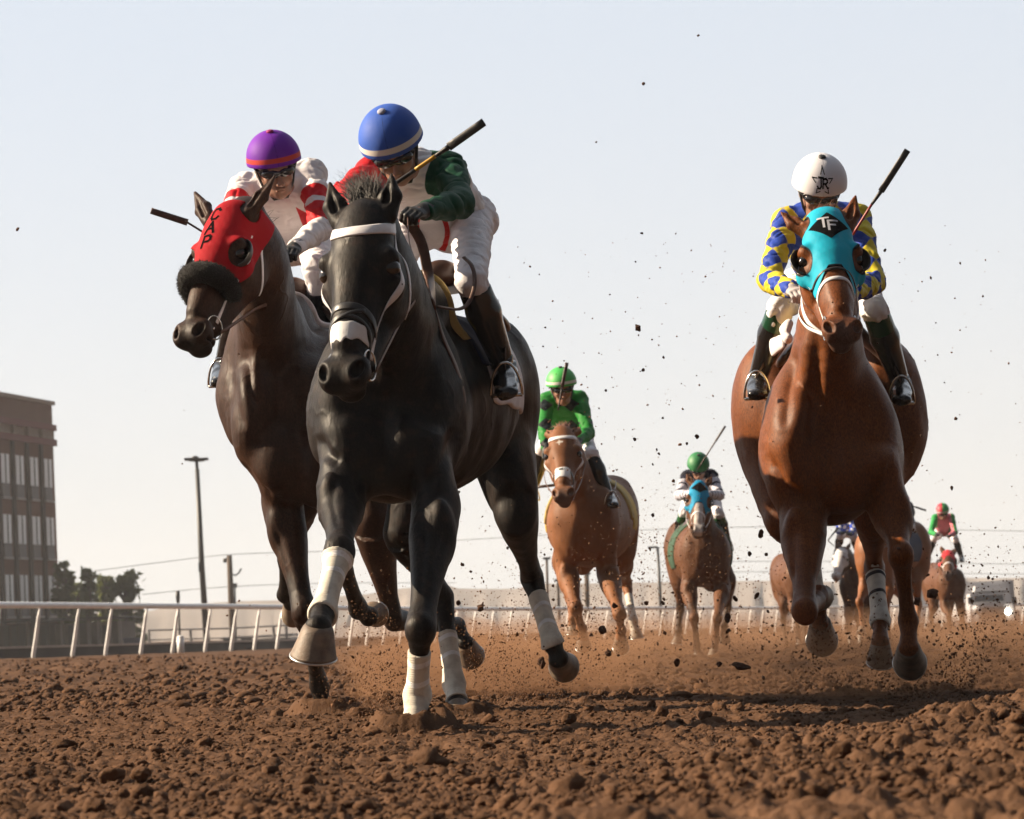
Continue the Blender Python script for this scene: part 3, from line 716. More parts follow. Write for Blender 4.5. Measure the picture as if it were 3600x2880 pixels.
def make_rider(r, root, jersey, over=None, breech=None, boot=None, gaiter=None, glove=None, cap=None, res=.006, hk=1.0, fingers=True, jfields=None, skin=None, goggles=True, button=None, bfields=None):
    """r: pelvis chest neck  shL elL wrL  shR elR wrR  hipL kneeL ankL toeL (R)  head  (world points), headrot (3x3)"""
    Rd = Rider(); Rd.root = root; Rd.r = r; Rd.hc = r['head']; Rd.HR = r['hrot']; Rd.hk = hk; k = r.get('k', 1.0)
    X = r.get('side', A3(1, 0, 0))
    bs = SDF(); Rd.body_sdf = bs
    def tors(s, o):
        s.cone(r['pelvis'], (r['pelvis'] + r['chest']) / 2, (.150 * k + o, .115 * k + o), (.145 * k + o, .110 * k + o), .05, u=X)
        s.cone((r['pelvis'] + r['chest']) / 2, r['chest'], (.145 * k + o, .110 * k + o), (.175 * k + o, .125 * k + o), .05, u=X)
        s.cone(r['chest'], r['chest'] + (r['neck'] - r['chest']) * .8, (.170 * k + o, .12 * k + o), (.10 * k + o, .09 * k + o), .05, u=X)
    def arm(s, q, o, w=True):
        a, b, c = r['sh' + q], r['el' + q], r['wr' + q]; d = nrm(b - a)
        s.cone(a + (r['chest'] - a) * .35, a, .080 * k + o, .056 * k + o, .06); s.cone(r['neck'] + (r['chest'] - r['neck']) * .35, a + (r['neck'] - a) * .12, .075 * k + o, .050 * k + o, .06)
        s.cone(a, b, .056 * k + o, .046 * k + o, .03); s.ell(a + (b - a) * .35, (.054 * k + o,) * 3, None, .03)
        s.cone(b, b + (c - b) * .35, .046 * k + o, .045 * k + o, .02); s.cone(b + (c - b) * .35, c, .045 * k + o, .030 * k + o, .02)
    def leg(s, q, o, part):
        h, n_, a, t = r['hip' + q], r['kn' + q], r['an' + q], r['to' + q]
        if part in ('all', 'thigh'):
            s.cone(h, n_, .088 * k + o, .056 * k + o, .04); s.ell(h + A3(0, .05, .02), (.096 * k + o,) * 3, None, .05)
        if part in ('all', 'calf'):
            s.cone(n_, n_ + (a - n_) * .35, .056 * k + o, .060 * k + o, .02); s.cone(n_ + (a - n_) * .35, a, .060 * k + o, .036 * k + o, .02)
        if part in ('all', 'foot'):
            s.cone(a, a + (t - a) * .5, .038 * k + o, .036 * k + o, .02); s.cone(a + (t - a) * .4, t, (.038 * k + o, .030 * k + o), (.040 * k + o, .022 * k + o), .02, u=X)
            s.ell(a + A3(0, .035, -.02) * k, (.033 * k + o,) * 3, None, .02)
    tors(bs, -.014); bs.cone(r['neck'] + (r['chest'] - r['neck']) * .3, r['head'] + r['hrot'] @ A3(0, .02, -.06) * hk, .058 * k, .055 * k, .03)
    for q in 'LR':
        arm(bs, q, -.012); leg(bs, q, -.014, 'all')
        bs.cone(r['wr' + q], r['wr' + q] + nrm(r['wr' + q] - r['el' + q]) * .06, .022, .02, .01)
    rider_head(Rd, cap)
    hl = r['head'] - .18 * hk; hh = r['head'] + .18 * hk
    V1, F1 = bs.mesh(res * 1.6); c = V1[F1].mean(1); ins = ((c > hl) & (c < hh)).all(1); V1, F1 = clip_mesh(V1, F1, ~ins)
    V2, F2 = bs.mesh(res * .55, hl - res * 2, hh + res * 2); c = V2[F2].mean(1); ins = ((c > hl - res * .5) & (c < hh + res * .5)).all(1); V2, F2 = clip_mesh(V2, F2, ins)
    V, F = joinVF([(V1, F1), (V2, F2)]); Rd.body = mkmesh('body', V, F, skin or M_SKIN, root)
    # jersey with folds
    js = SDF(); tors(js, .010)
    for q in 'LR': arm(js, q, .008)
    nck = r['neck']
    def jm(f, X_, Y_, Z_):
        f = f + .0022 * np.sin(X_ * 31 + np.sin(Z_ * 27 + Y_ * 17) * 2.6) * np.sin(Z_ * 33 + np.sin(Y_ * 21 + X_ * 14) * 2.4) + .0014 * np.sin(Z_ * 74 + X_ * 39 + np.sin(X_ * 50) * 2)
        d = nrm(r['head'] - nck); g = (X_ - nck[0]) * d[0] + (Y_ - nck[1]) * d[1] + (Z_ - nck[2]) * d[2]
        rr = np.sqrt((X_ - r['head'][0]) ** 2 + (Y_ - r['head'][1]) ** 2 + (Z_ - r['head'][2]) ** 2)
        return np.maximum(f, np.minimum(g - .055, .125 - rr))
    V, F = js.mesh(res, mod=jm); V = wrinkle(V, F, .0075, 3); at = {n_: fn(Rd, V) for n_, fn in (jfields or {}).items()}
    Rd.jersey = mkmesh('jersey', V, F, jersey, root, attrs=at); Rd.jV, Rd.jF = V, F; Rd.jbvh = BVHTree.FromPolygons(V.tolist(), F.tolist())
    ps = SDF()
    ps.cone(r['pelvis'], r['pelvis'] + (r['chest'] - r['pelvis']) * .25, (.158 * k, .122 * k), (.145 * k, .108 * k), .05, u=X)
    for q in 'LR':
        leg(ps, q, .004, 'thigh'); h, n_, a = r['hip' + q], r['kn' + q], r['an' + q]; ps.cone(n_, n_ + (a - n_) * .22, .062 * k, .058 * k, .02)
    def pm(f, X_, Y_, Z_): return f + .004 * np.sin(X_ * 45 + Z_ * 22 + np.sin(Z_ * 30) * 2) * np.sin(Z_ * 52 + Y_ * 30 + np.sin(X_ * 33) * 2)
    V, F = ps.mesh(res, mod=pm); V = wrinkle(V, F, .006, 9); Rd.breeches = mkmesh('breeches', V, F, breech or M_BREECH, root)
    for q in 'LR':
        h, n_, a, t = r['hip' + q], r['kn' + q], r['an' + q], r['to' + q]; w = nrm(a - n_)
        s2 = SDF(); leg(s2, q, .006, 'calf'); leg(s2, q, .006, 'foot')
        st = n_ + (a - n_) * r.get('bt', .22)
        def bm(f, X_, Y_, Z_):
            u = (X_ - st[0]) * w[0] + (Y_ - st[1]) * w[1] + (Z_ - st[2]) * w[2]; u2 = (X_ - a[0]) * w[0] + (Y_ - a[1]) * w[1] + (Z_ - a[2]) * w[2]
            cr = np.exp(-(u2 + .02) ** 2 / .0016)
            return np.maximum(f + .0045 * cr * np.sin(u2 * 170 + X_ * 40), -u)
        V, F = s2.mesh(res * .9, mod=bm); bt = mkmesh('boot', V, F, boot or M_GLOSS, root, attrs={'gait': .10 * k - ((V - st) @ w)})
        tv = nrm(t - a); up = nrm(np.cross(tv, X)); up = up if up[2] > 0 else -up
        mb = MB(); c0 = a + (t - a) * .72
        mb.tube([c0 - up * .035 + X * .06 * sx + A3(0, 0, 0) for sx in (-1, -.6, 0, .6, 1)], .008, 6)
        mb.tube([c0 + X * .06 * math.cos(b) + up * (-.035 + .13 * math.sin(b)) for b in np.linspace(0, math.pi, 14)], .006, 6)
        mb.build('stirrup', M_STEEL, root)
    for q, sd in (('L', -1), ('R', 1)):
        g = SDF(); wr = r['wr' + q]; d = nrm(wr - r['el' + q]); hn = r.get('hn' + q, A3(0, -.3, 1))
        if fingers: hand_sdf(g, wr + d * .004, d, hn, sd * r.get('th' + q, 1), k)
        else: g.cone(wr, wr + d * .09, (.036, .022), (.040, .022), .01); g.cone(wr + d * .03, wr + d * .08 + X * sd * -.03, .014, .012, .01)
        g.cone(wr - d * .035, wr + d * .01, .036 * k, .033 * k, .012)
        V, F = g.mesh(.0034 if fingers else .008); mkmesh('glove', V, F, glove or M_GLOVE, root)
    finish_rider_head(Rd, cap, goggles=goggles, button=button or M_GLOVE)
    return Rd
def whip(name, segs, label, group=None):
    """segs: list of (p0,p1,r0,r1,mat,flat) first is the grip"""
    root = empty(name, segs[0][1], label, 'whip', group)
    for nme, p0, p1, r0, r1, m, fl in segs:
        mb = MB(); mb.tube([p0 + (p1 - p0) * t for t in np.linspace(0, 1, 6)], list(np.linspace(r0, r1, 6)), 10, flat=(1, fl), side=nrm(np.cross(p1 - p0, A3(0, 1, 0)))); mb.build(nme, m, root)
    return root

# ---------------------------------------------------------------- tack shared by the field
def decal(bvh, W, M, k, polys, yout, off, name, m, parent, sub=.004, inside=None):
    """flat 2-D polygons (local x,z) laid onto a curved surface by dropping every vertex on it along the local y axis"""
    mb = MB(); dr = Vector(M @ A3(0, 1, 0))
    for V2, F2 in polys:
        V = []
        for x, z in V2:
            o = W((x, yout, z)); h = bvh.ray_cast(Vector(o), dr, .6)
            V.append(np.array(h[0]) - np.array(dr) * off if h[0] is not None else W((x, 0, z)))
        mb.add(V, F2)
    return mb.build(name, m, parent)
def strokes(lines, w, step=.004):
    """2-D polylines -> quads of width w, finely divided so they can be draped"""
    out = []
    for ln in lines:
        ww = w
        if len(ln) == 3 and not hasattr(ln[2], '__len__'): ln, ww = ln[:2], ln[2]
        for (x0, y0), (x1, y1) in zip(ln[:-1], ln[1:]):
            L = math.hypot(x1 - x0, y1 - y0); n = max(1, int(L / step)); dx, dy = (x1 - x0) / L, (y1 - y0) / L
            V = []; F = []
            a0, a1 = -ww * .5, L + ww * .5
            for i in range(n + 1):
                t = a0 + (a1 - a0) * i / n
                for j in (-1, 0, 1): V.append((x0 + dx * t - dy * j * ww / 2, y0 + dy * t + dx * j * ww / 2))
            for i in range(n):
                for j in range(2): a = i * 3 + j; F.append((a, a + 1, a + 4, a + 3))
            out.append((V, F))
    return out
LET = {  # stroke letters in a 1 x 1.4 box
    'C': [[(.9, 1.15), (.7, 1.4), (.3, 1.4), (.08, 1.1), (.08, .3), (.3, 0), (.7, 0), (.9, .25)]],
    'A': [[(0, 0), (.5, 1.4), (1, 0)], [(.2, .5), (.8, .5)]],
    'P': [[(.1, 0), (.1, 1.4), (.7, 1.4), (.92, 1.2), (.92, .85), (.7, .65), (.1, .65)]],
    'J': [[(.25, 1.4), (.95, 1.4)], [(.62, 1.4), (.62, .25), (.45, 0), (.2, 0), (.05, .25)]],
    'R': [[(.1, 0), (.1, 1.4), (.7, 1.4), (.92, 1.2), (.92, .9), (.7, .7), (.1, .7)], [(.5, .7), (1, 0), (1.15, 0)]],
    'T': [[(0, 1.4), (1, 1.4)], [(.5, 1.4), (.5, 0)]],
    'F': [[(.1, 0), (.1, 1.4), (1, 1.4)], [(.1, .75), (.75, .75)]],
    '6': [[(.85, 1.2), (.6, 1.4), (.3, 1.35), (.08, .9), (.08, .3), (.3, 0), (.7, 0), (.92, .3), (.85, .65), (.6, .8), (.2, .7)]],
    '3': [[(.1, 1.4), (.9, 1.4), (.5, .8), (.85, .6), (.9, .3), (.6, 0), (.1, .1)]],
}
def letters(txt, x0, z0, h, w, gap=.25, slant=0):
    out = []; x = x0; k = h / 1.4
    for ch in txt:
        for ln in LET[ch]: out.append([(x + (a + slant * b) * k, z0 + b * k) for a, b in ln])
        x += (1 + gap) * k
    return out
def bridle(H, strapm, noseband=None, brow=True, w=.021, rings=True, cheek=True, nosez=-.40, reins=None, throat=True):
    root = H.root; sc = H.sc
    br = None
    if brow: br = H.strap('browband', [(-100, -.045), (-60, -.075), (-25, -.105), (0, -.112), (25, -.105), (60, -.075), (100, -.045)], w * 1.5 * sc, strapm, .006, n=46)
    if cheek:
        for q in (-1, 1): H.strap('cheekpiece', [(q * 95, -.04), (q * 88, -.16), (q * 84, -.28), (q * 82, -.38), (q * 78, -.475)], w * sc, strapm, .004, yc=.10, n=36)
    if throat:
        for q in (-1, 1): H.strap('throatlatch', [(q * 100, -.05), (q * 112, -.12), (q * 128, -.20), (q * 150, -.26)], w * .8 * sc, strapm, .004, yc=.14, n=24)
    if noseband is not None: H.strap('noseband', [(-125, nosez - .03), (-75, nosez - .012), (-30, nosez + .015), (0, nosez + .02), (30, nosez + .015), (75, nosez - .012), (125, nosez - .03)], w * 1.1 * sc, noseband, .005, yc=.08, n=40)
    if rings:
        for q in (-1, 1):
            p, n_ = H.hs(q * 82, -.50, .09); M = H.R
            c = p + n_ * .006; mb = MB(); a1 = M @ A3(0, 1, 0); a2 = M @ A3(0, 0, 1)
            mb.tube([c + (a1 * math.cos(t) + a2 * math.sin(t)) * .043 * sc for t in np.linspace(0, 2 * math.pi, 25)], .0036 * sc, 6, cap=False)
            mb.tube([H.w((q * .03, .09, -.508)), c], .006 * sc, 6)
            mb.build('bit_ring', M_STEEL, root)
def reins(H, wr, m=M_BROWN_STRAP, w=.016, pts=None, group=None):
    for q, sd in (('L', -1), ('R', 1)):
        p, n_ = H.hs(sd * 82, -.50, .09); c = p + H.R @ A3(sd * .01, .034, 0) * H.sc; e = wr[q]
        mid = (c + e) / 2 + A3(sd * .05, 0, -.05)
        # keep the rein outside the neck
        pl = []
        for a in spline([c, mid, e], 22):
            h = H.bvh.find_nearest(Vector(a))
            if h[0] is not None:
                nn = np.array(h[1]); dd = a - np.array(h[0]); inside = np.dot(dd, nn) * H.nsign < .006
                if inside and h[3] < .25: a = np.array(h[0]) + nn * H.nsign * .008
            pl.append(a)
        pl = np.array(pl)
        for _ in range(4): pl[1:-1] = (pl[:-2] + 2 * pl[1:-1] + pl[2:]) / 4
        mb = MB(); mb.tube(pl, w * .5, 6, flat=(.3, 1), side=A3(1, 0, 0)); mb.build('rein', m, H.root)
def hood(H, m, letters_=None, roll=None, cups='both', over=None, zf=-.285, cupm=None, slope=1.75):
    sc = H.sc; pts = np.array([H.w((x, y, z)) for x in (-.15, .15) for y in (-.05, .24) for z in (-.5, .05)])
    def region(X, Y, Z):
        x, y, z = H.loc(X, Y, Z)
        lowr = (zf - slope * np.maximum(np.abs(x) - .022, 0) * (1 + 0 * y)) - z          # lower edge arches over the nose
        lowr = np.maximum(lowr, -.46 - z)
        eye = np.minimum(np.sqrt(((x - .095) / .9) ** 2 + ((y - .055) / .9) ** 2 + ((z + .20) / 1.15) ** 2), np.sqrt(((x + .095) / .9) ** 2 + ((y - .055) / .9) ** 2 + ((z + .20) / 1.15) ** 2))
        ear = 9
        for b_, t_ in H.ears:
            b_ = A3(*b_); w_ = A3(*t_) - b_; L2 = w_ @ w_; tt = np.clip(((x - b_[0]) * w_[0] + (y - b_[1]) * w_[1] + (z - b_[2]) * w_[2]) / L2, .06, 1)
            ear = np.minimum(ear, np.sqrt((x - b_[0] - w_[0] * tt) ** 2 + (y - b_[1] - w_[1] * tt) ** 2 + (z - b_[2] - w_[2] * tt) ** 2))
        return mxr(lowr, .050 - eye, .041 - ear, z - .035, y - .20 - z * .3)
    def mod(f, X, Y, Z):
        x, y, z = H.loc(X, Y, Z); wr = .0004 * np.sin(z * 160 + x * 90) * np.sin(x * 130 - y * 60); return np.maximum(f - .0045 * sc + wr, region(X, Y, Z) * sc)
    V, F = H.sdf.mesh(.0036 * max(sc, 1) if H.hero else .011, pts.min(0), pts.max(0), mod)
    o = mkmesh('hood', V, F, m, H.root, attrs={'trim': region(V[:, 0], V[:, 1], V[:, 2]) + .0075}); H.hoodbvh = bvh_of(V, F)
    for q in (-1, 1):
        if cups == 'none': break
        c = SDF(); c.frame(H.R, H.t, sc); c.ell((q * .104, .048, -.200), (.046, .050, .060), None, .004); c.frame(); ws = H.loc
        ci = SDF(); ci.frame(H.R, H.t, sc); ci.ell((q * .104, .048, -.200), (.041, .045, .055), None, .004); ci.frame()
        def cm(f, X, Y, Z, q=q):
            x, y, z = ws(X, Y, Z); op = ci.ops[0]; g = SDF.dist(op, X, Y, Z)
            return mxr(f, -g, (.052 - y + (0.02 if cups == 'half' else 0)) * sc, (.098 - q * x) * sc)
        V, F = c.mesh(.003 if H.hero else .01, mod=cm)
        if len(V): mkmesh('blinker_cup', V, F, cupm or M_BLACK_STRAP, o)
    return o

# ================================================================ the three leading horses and their riders
def sgn_of(H):
    p = H.w((0, -.3, -.2)); h = H.bvh.find_nearest(Vector(p)); H.nsign = 1.0 if np.dot(np.array(h[1]), p - np.array(h[0])) > 0 else -1.0
def f_muzzle(H, V, L): return .062 - np.sqrt(L[:, 0] ** 2 + (L[:, 1] - .07) ** 2 * .8 + (L[:, 2] + .575) ** 2) 
def f_legs(keys, lo=.10):
    def fn(H, V, L):
        f = np.full(len(V), -1.0)
        for q in keys:
            l = H.J[q]; Kn, E = l[2], l[1]
            for a, b, r in ((Kn + (E - Kn) * lo, l[3], .10), (l[3], l[4], .09)):
                w = b - a; t = np.clip(((V - a) @ w) / (w @ w), 0, 1); d = np.linalg.norm(V - (a + t[:, None] * w), axis=1)
                e = (V - (Kn + (E - Kn) * lo)) @ nrm(l[3] - Kn)
                f = np.maximum(f, np.minimum(r - d, e + .06))
        return f
    return fn
def star(cx, cz, r):
    def fn(H, V, L):
        return np.where(L[:, 1] < .09, r - np.abs(L[:, 0] - cx) * 1.2 - np.abs(L[:, 2] - cz) + .006 * np.sin(L[:, 0] * 300) + .006 * np.sin(L[:, 2] * 240), -1)
    return fn
def below_grain(m): return m

# ---- materials of the coats
C_BLACK = mat('near black coat', (.0105, .0082, .0076), .52, over=[('star', (.16, .15, .14), .006), ('musz', (.008, .007, .007), .03)], var=.35, vscale=5, bump=.0022, bscale=90, aniso=(1, 1, .22), spec=.13, dust=.10, rvar=.12, fine=.42)
C_BAY = mat('dark bay coat', (.032, .0140, .0080), .50, over=[('legs', (.010, .008, .007), .05), ('musz', (.010, .008, .008), .03)], var=.35, vscale=5, bump=.0022, bscale=90, aniso=(1, 1, .22), spec=.13, dust=.10, rvar=.12, fine=.42)
C_CHEST = mat('bright chestnut coat', (.135, .040, .0098), .48, over=[('musz', (.09, .055, .045), .035), ('sock', (.60, .50, .42), .008)], var=.22, vscale=5, bump=.0012, bscale=300, aniso=(1, 1, .22), spec=.17, dust=.05, rvar=.12, fine=.42)
M_MANE_BLACK = mat('black mane hair', (.018, .013, .011), .5, var=.3); M_MANE_CHEST = mat('chestnut mane hair', (.20, .075, .03), .5, var=.3)

def px2(Kf, scale, n, m, l=None): return None
# ---------------------------------------------------------------- HORSE A (black, centre left)
JA = dict(
    poll=K1(374, 585, 9.82), nose=K1(270, 1432, 9.52), hint=A3(-.34, -1, .06),
    torso=[(K2(880, 240, 10.75), (.255, .31)), (K2(985, 170, 11.1), (.275, .36)), (K2(1150, 150, 11.6), (.285, .34)), (K2(1255, 60, 12.15), (.24, .26)), (K2(1300, 70, 12.6), (.22, .25))],
    lumps=[(K2(668, 180, 10.62), (.105, .19, .26), rotm('y', 6), .05), (K2(1085, 190, 10.66), (.105, .19, .26), rotm('y', -6), .05),
           (K2(775, 400, 10.50), (.12, .13, .16), None, .06), (K2(965, 400, 10.50), (.12, .13, .16), None, .06), (K1(690, 1160, 11.05), (.11, .30, .15)),
           (K2(640, 130, 10.75), (.10, .2, .26), rotm('y', 14)), (K2(1110, 130, 10.8), (.10, .2, .26), rotm('y', -14)),
           (K2(1425, 120, 12.3), (.15, .26, .32)), (K2(1190, 130, 12.4), (.15, .26, .30))],
    creases=[([K2(865, 150, 10.3), K2(868, 300, 10.3), K2(875, 520, 10.3)], .016, .032), ([K2(535, 300, 10.4), K2(590, 395, 10.4), K2(670, 430, 10.4)], .022, .020, .5), ([K2(1215, 260, 10.5), K2(1150, 420, 10.5), K2(1040, 560, 10.5)], .016, .022, .5),
             ([K2(745, 440, 10.3), K2(740, 520, 10.3), K2(765, 620, 10.3)], .012, .018), ([K2(985, 470, 10.3), K2(970, 560, 10.3), K2(985, 640, 10.3)], .012, .018), ([K1(830, 1150, 10.9), K1(730, 1420, 10.7), K1(690, 1700, 10.5)], .014, .035, .6), ([K1(640, 1150, 10.5), K1(560, 1420, 10.5), K1(520, 1650, 10.4)], .012, .03),
             ([K2(640, 480, 10.3), K2(620, 620, 10.2), K2(655, 760, 10.0)], .006, .012), ([K2(1060, 700, 10.3), K2(1050, 850, 10.2), K2(1030, 1080, 10.0)], .006, .012), ([K2(1150, 660, 10.4), K2(1140, 800, 10.3), K2(1090, 950, 10.1)], .006, .012)],
    neck=[(K1(430, 690, 10.03), (.090, .130)), (K1(505, 950, 10.22), (.115, .185)), (K1(560, 1230, 10.55), (.155, .26)), (K1(585, 1400, 10.72), (.215, .28)), (K1(610, 1640, 10.78), (.24, .28))],
    FL=[K2(680, 330, 10.5), K2(668, 560, 10.45), K2(655, 850, 9.95), K2(577, 1140, 9.72), K2(556, 1205, 9.60), K2(545, 1325, 9.63), dict(toe=A3(-.25, -1, -.1), hs=1.2)],
    FR=[K2(1060, 380, 10.5), K2(1108, 640, 10.45), K2(1033, 1210, 10.0), K2(1018, 1520, 10.12), K2(1003, 1672, 10.05), K2(1000, 1750, 10.0), dict(toe=A3(0, -1, -.1))],
    HL=[K2(1130, 250, 12.3), K2(960, 760, 12.3), K2(1135, 1060, 12.5), K2(1190, 1470, 12.3), K2(1205, 1560, 12.2), K2(1215, 1640, 12.15), dict(w=.9)],
    HR=[K2(1380, 250, 12.3), K2(1475, 640, 12.0), K2(1552, 965, 12.6), K2(1652, 1285, 12.35), K2(1676, 1345, 12.35), K2(1694, 1364, 12.5), dict(toe=A3(.3, -.5, -1), w=.9)],
)
rootA = empty('horse', K2(1000, 1665, 11.2) * A3(1, 1, 0), 'black racehorse in front with white browband, white nose strip and white leg bandages', 'horse', 'horses in the race')
HA = make_horse(JA, rootA, C_BLACK, res=.0085, ears=(((-.070, .055, -.030), (-.102, .03, .098)), ((.066, .055, -.022), (.072, .03, .100))),
                fields={'star': star(-.01, -.125, .020), 'musz': f_muzzle, 'legs': f_legs(['FL', 'FR', 'HL', 'HR'])}); HA.hero = True; sgn_of(HA)
bridle(HA, M_WHITE_STRAP, noseband=M_BLACK_STRAP, nosez=-.375, rings=True)
HA.strap('figure_eight_noseband', [(-100, -.36), (-40, -.405), (0, -.385), (40, -.41), (75, -.47), (110, -.53)], .013, M_BLACK_STRAP, .006, n=40)
HA.strap('lower_noseband', [(28, -.36), (-8, -.395), (-50, -.44), (-85, -.50), (-110, -.53)], .013, M_BLACK_STRAP, .006, n=40)
def nstrip(H, V, L): return None
def cov_nose(X, Y, Z):
    x, y, z = HA.loc(X, Y, Z); return mxr(z + .405 + .0015 * np.sin(x * 200), -(z + .468 - np.abs(x + .005) * .35 + .004 * np.cos(x * 260)), y - .085, x - .05)
HA.cover(.0022, cov_nose, 'nasal_strip', mat('white nasal strip', (.72, .72, .73), .6, var=.06, vscale=40, bump=.001, bscale=90), HA.w((-.1, .0, -.5)) - .12, HA.w((.1, .1, -.36)) + .12, .0035)
for q, tp in (('FL', (.10, .34)), ('FR', (.24, .42)), ('HL', (.30, .5)), ('HR', (.45, .65))):
    wrap_leg(HA, q, {'FL': .12, 'FR': .33, 'HL': .43, 'HR': .30}[q], {'FL': 1.15, 'FR': 1.95, 'HL': 1.9, 'HR': 1.1}[q], M_BAND, .007, {'FL': (.20, .42), 'FR': (.47, .75), 'HL': (.50, .70), 'HR': (.5, .75)}[q])
# forelock and mane
def mane(H, m, n=260, L=.10, r=.0022, seed=2, dirn=(0.2, .5, .5), fl=90, fdir=(-.1, .2, 1), flen=.13, a=.0, b=1.0):
    g = np.random.default_rng(seed); nk = H.J['neck']; pts = []; ds = []
    crest = []
    poll = H.w((0, .13, .0)); cpts = [poll] + [p for p, _ in nk[1:]]
    for i in range(n):
        t = g.uniform(a, b) * (len(cpts) - 1.001); j = int(t); c = cpts[j] + (cpts[j + 1] - cpts[j]) * (t - j)
        w = nrm(cpts[j + 1] - cpts[j]); up = nrm(A3(0, .35, 1) - w * np.dot(A3(0, .35, 1), w)); o = c + up * .6 + A3(g.normal(0, .008), 0, 0)
        h = H.bvh.ray_cast(Vector(o), Vector(-up), .7)
        if h[0] is None: continue
        pts.append(np.array(h[0]) - up * .004); ds.append(nrm(up * .5 + np.asarray(dirn, float) + g.normal(0, .25, 3)))
    if pts: hair('mane', H.root, pts, ds, L, r, m, parent=H.body, seed=seed, grav=-.15)
    if fl:
        pts, ds = [], []
        for i in range(fl):
            x = g.uniform(-.04, .04); p = H.w((x, g.uniform(.03, .09), .0)); o = p + H.R @ A3(0, 0, .25); h = H.bvh.ray_cast(Vector(o), Vector(-(H.R @ A3(0, 0, 1))), .4)
            if h[0] is not None: pts.append(np.array(h[0])); ds.append(nrm(H.R @ (np.asarray(fdir, float) + A3(x * 3, 0, 0)) + g.normal(0, .13, 3)))
        if pts: hair('forelock', H.root, pts, ds, flen, r, m, parent=H.body, seed=seed + 5, curl=.30, grav=-.10)
mane(HA, M_MANE_BLACK, fl=900, flen=.13, n=500, L=.10, fdir=(-.38, .05, 1), r=.0014)

# ---- jockey A
def hrot(yaw, pitch, roll): return rotm('z', yaw) @ rotm('y', roll) @ rotm('x', pitch)
rA = dict(head=K1(552, 318, 11.1), hrot=hrot(-8, 50, -9), neck=K1(620, 420, 11.35), chest=K1(712, 525, 11.6), pelvis=K1(880, 700, 11.9),
          shL=K1(440, 455, 11.45), elL=K1(300, 560, 11.1), wrL=K1(430, 690, 10.6), shR=K1(835, 430, 11.45), elR=K1(890, 600, 11.15), wrR=K1(705, 635, 10.85),
          hipL=K1(640, 740, 11.9), knL=K1(470, 1010, 11.2), anL=K1(440, 1420, 11.5), toL=K1(430, 1520, 11.2),
          hipR=K1(945, 690, 11.85), knR=K1(945, 985, 11.0), anR=K1(1118, 1440, 11.22), toR=K1(1122, 1555, 10.9), hnR=A3(.3, -.5, 1), hnL=A3(-.3, -.5, 1), bt=.10)
J_A = mat('white silks with red and green sleeves', (.72, .70, .72), .62, over=[('ring', (.50, .02, .02)), ('redsl', (.42, .008, .014)), ('greensl', (.010, .060, .032))], var=.06, vscale=10, bump=.004, bscale=14, sheen=0, spec=.12)
def sleeve(q, start=.0, r=.115):
    def fn(Rd, V):
        a, b, c = Rd.r['sh' + q], Rd.r['el' + q], Rd.r['wr' + q]
        w = b - a; t = ((V - a) @ w) / (w @ w); d = np.linalg.norm(V - (a + np.clip(t, 0, 1)[:, None] * w), axis=1)
        w2 = c - b; t2 = ((V - b) @ w2) / (w2 @ w2); d2 = np.linalg.norm(V - (b + np.clip(t2, 0, 1)[:, None] * w2), axis=1)
        inw = nrm(Rd.r['chest'] - a); e = .035 - (V - a) @ inw
        return np.maximum(np.minimum(r - d, e), .09 - d2)
    return fn
capA = mat('blue cap cover', (.040, .105, .44), .6, over=[('seam', (.02, .05, .22), .0012), ('band', (.66, .64, .60))], var=.08, bump=.002, bscale=14, sheen=0, spec=.12)
perA = empty('person', rA['pelvis'], 'jockey in blue cap with silver band, white silks with one red and one green sleeve', 'person', 'jockeys in the race')
RA = make_rider(rA, perA, J_A, cap=capA, jfields={'redsl': sleeve('L'), 'greensl': sleeve('R'),
     'ring': lambda Rd, V: .010 - np.abs(np.linalg.norm((V - K1(735, 690, 11.4)) * A3(1, 0, 1.0), axis=1) - .062)}, button=capA, hk=1.06)
reins(HA, {'L': rA['wrL'] + A3(0, -.09, 0), 'R': rA['wrR'] + A3(-.06, -.05, 0)}, M_BROWN_STRAP)
w0 = K1(560, 500, 10.75)
whip('riding_whip', [('shaft', K1(655, 610, 10.85), K1(660, 428, 10.85), .006, .006, M_WHIP, 1)] if False else
     [('grip', K1(545, 506, 10.8), K1(662, 427, 10.8), .0085, .0075, M_WHIP, 1), ('shaft', K1(662, 427, 10.8), K1(762, 358, 10.78), .0085, .0075, mat('yellow whip shaft', (.50, .30, .03), .5), 1),
      ('keeper', K1(762, 358, 10.78), K1(830, 312, 10.76), .007, .011, M_WHIP, 1), ('popper', K1(830, 312, 10.76), K1(1008, 186, 10.7), .017, .0165, M_WHIP, .4)],
     'black whip with yellow middle held up beside the blue cap', 'riding whips')

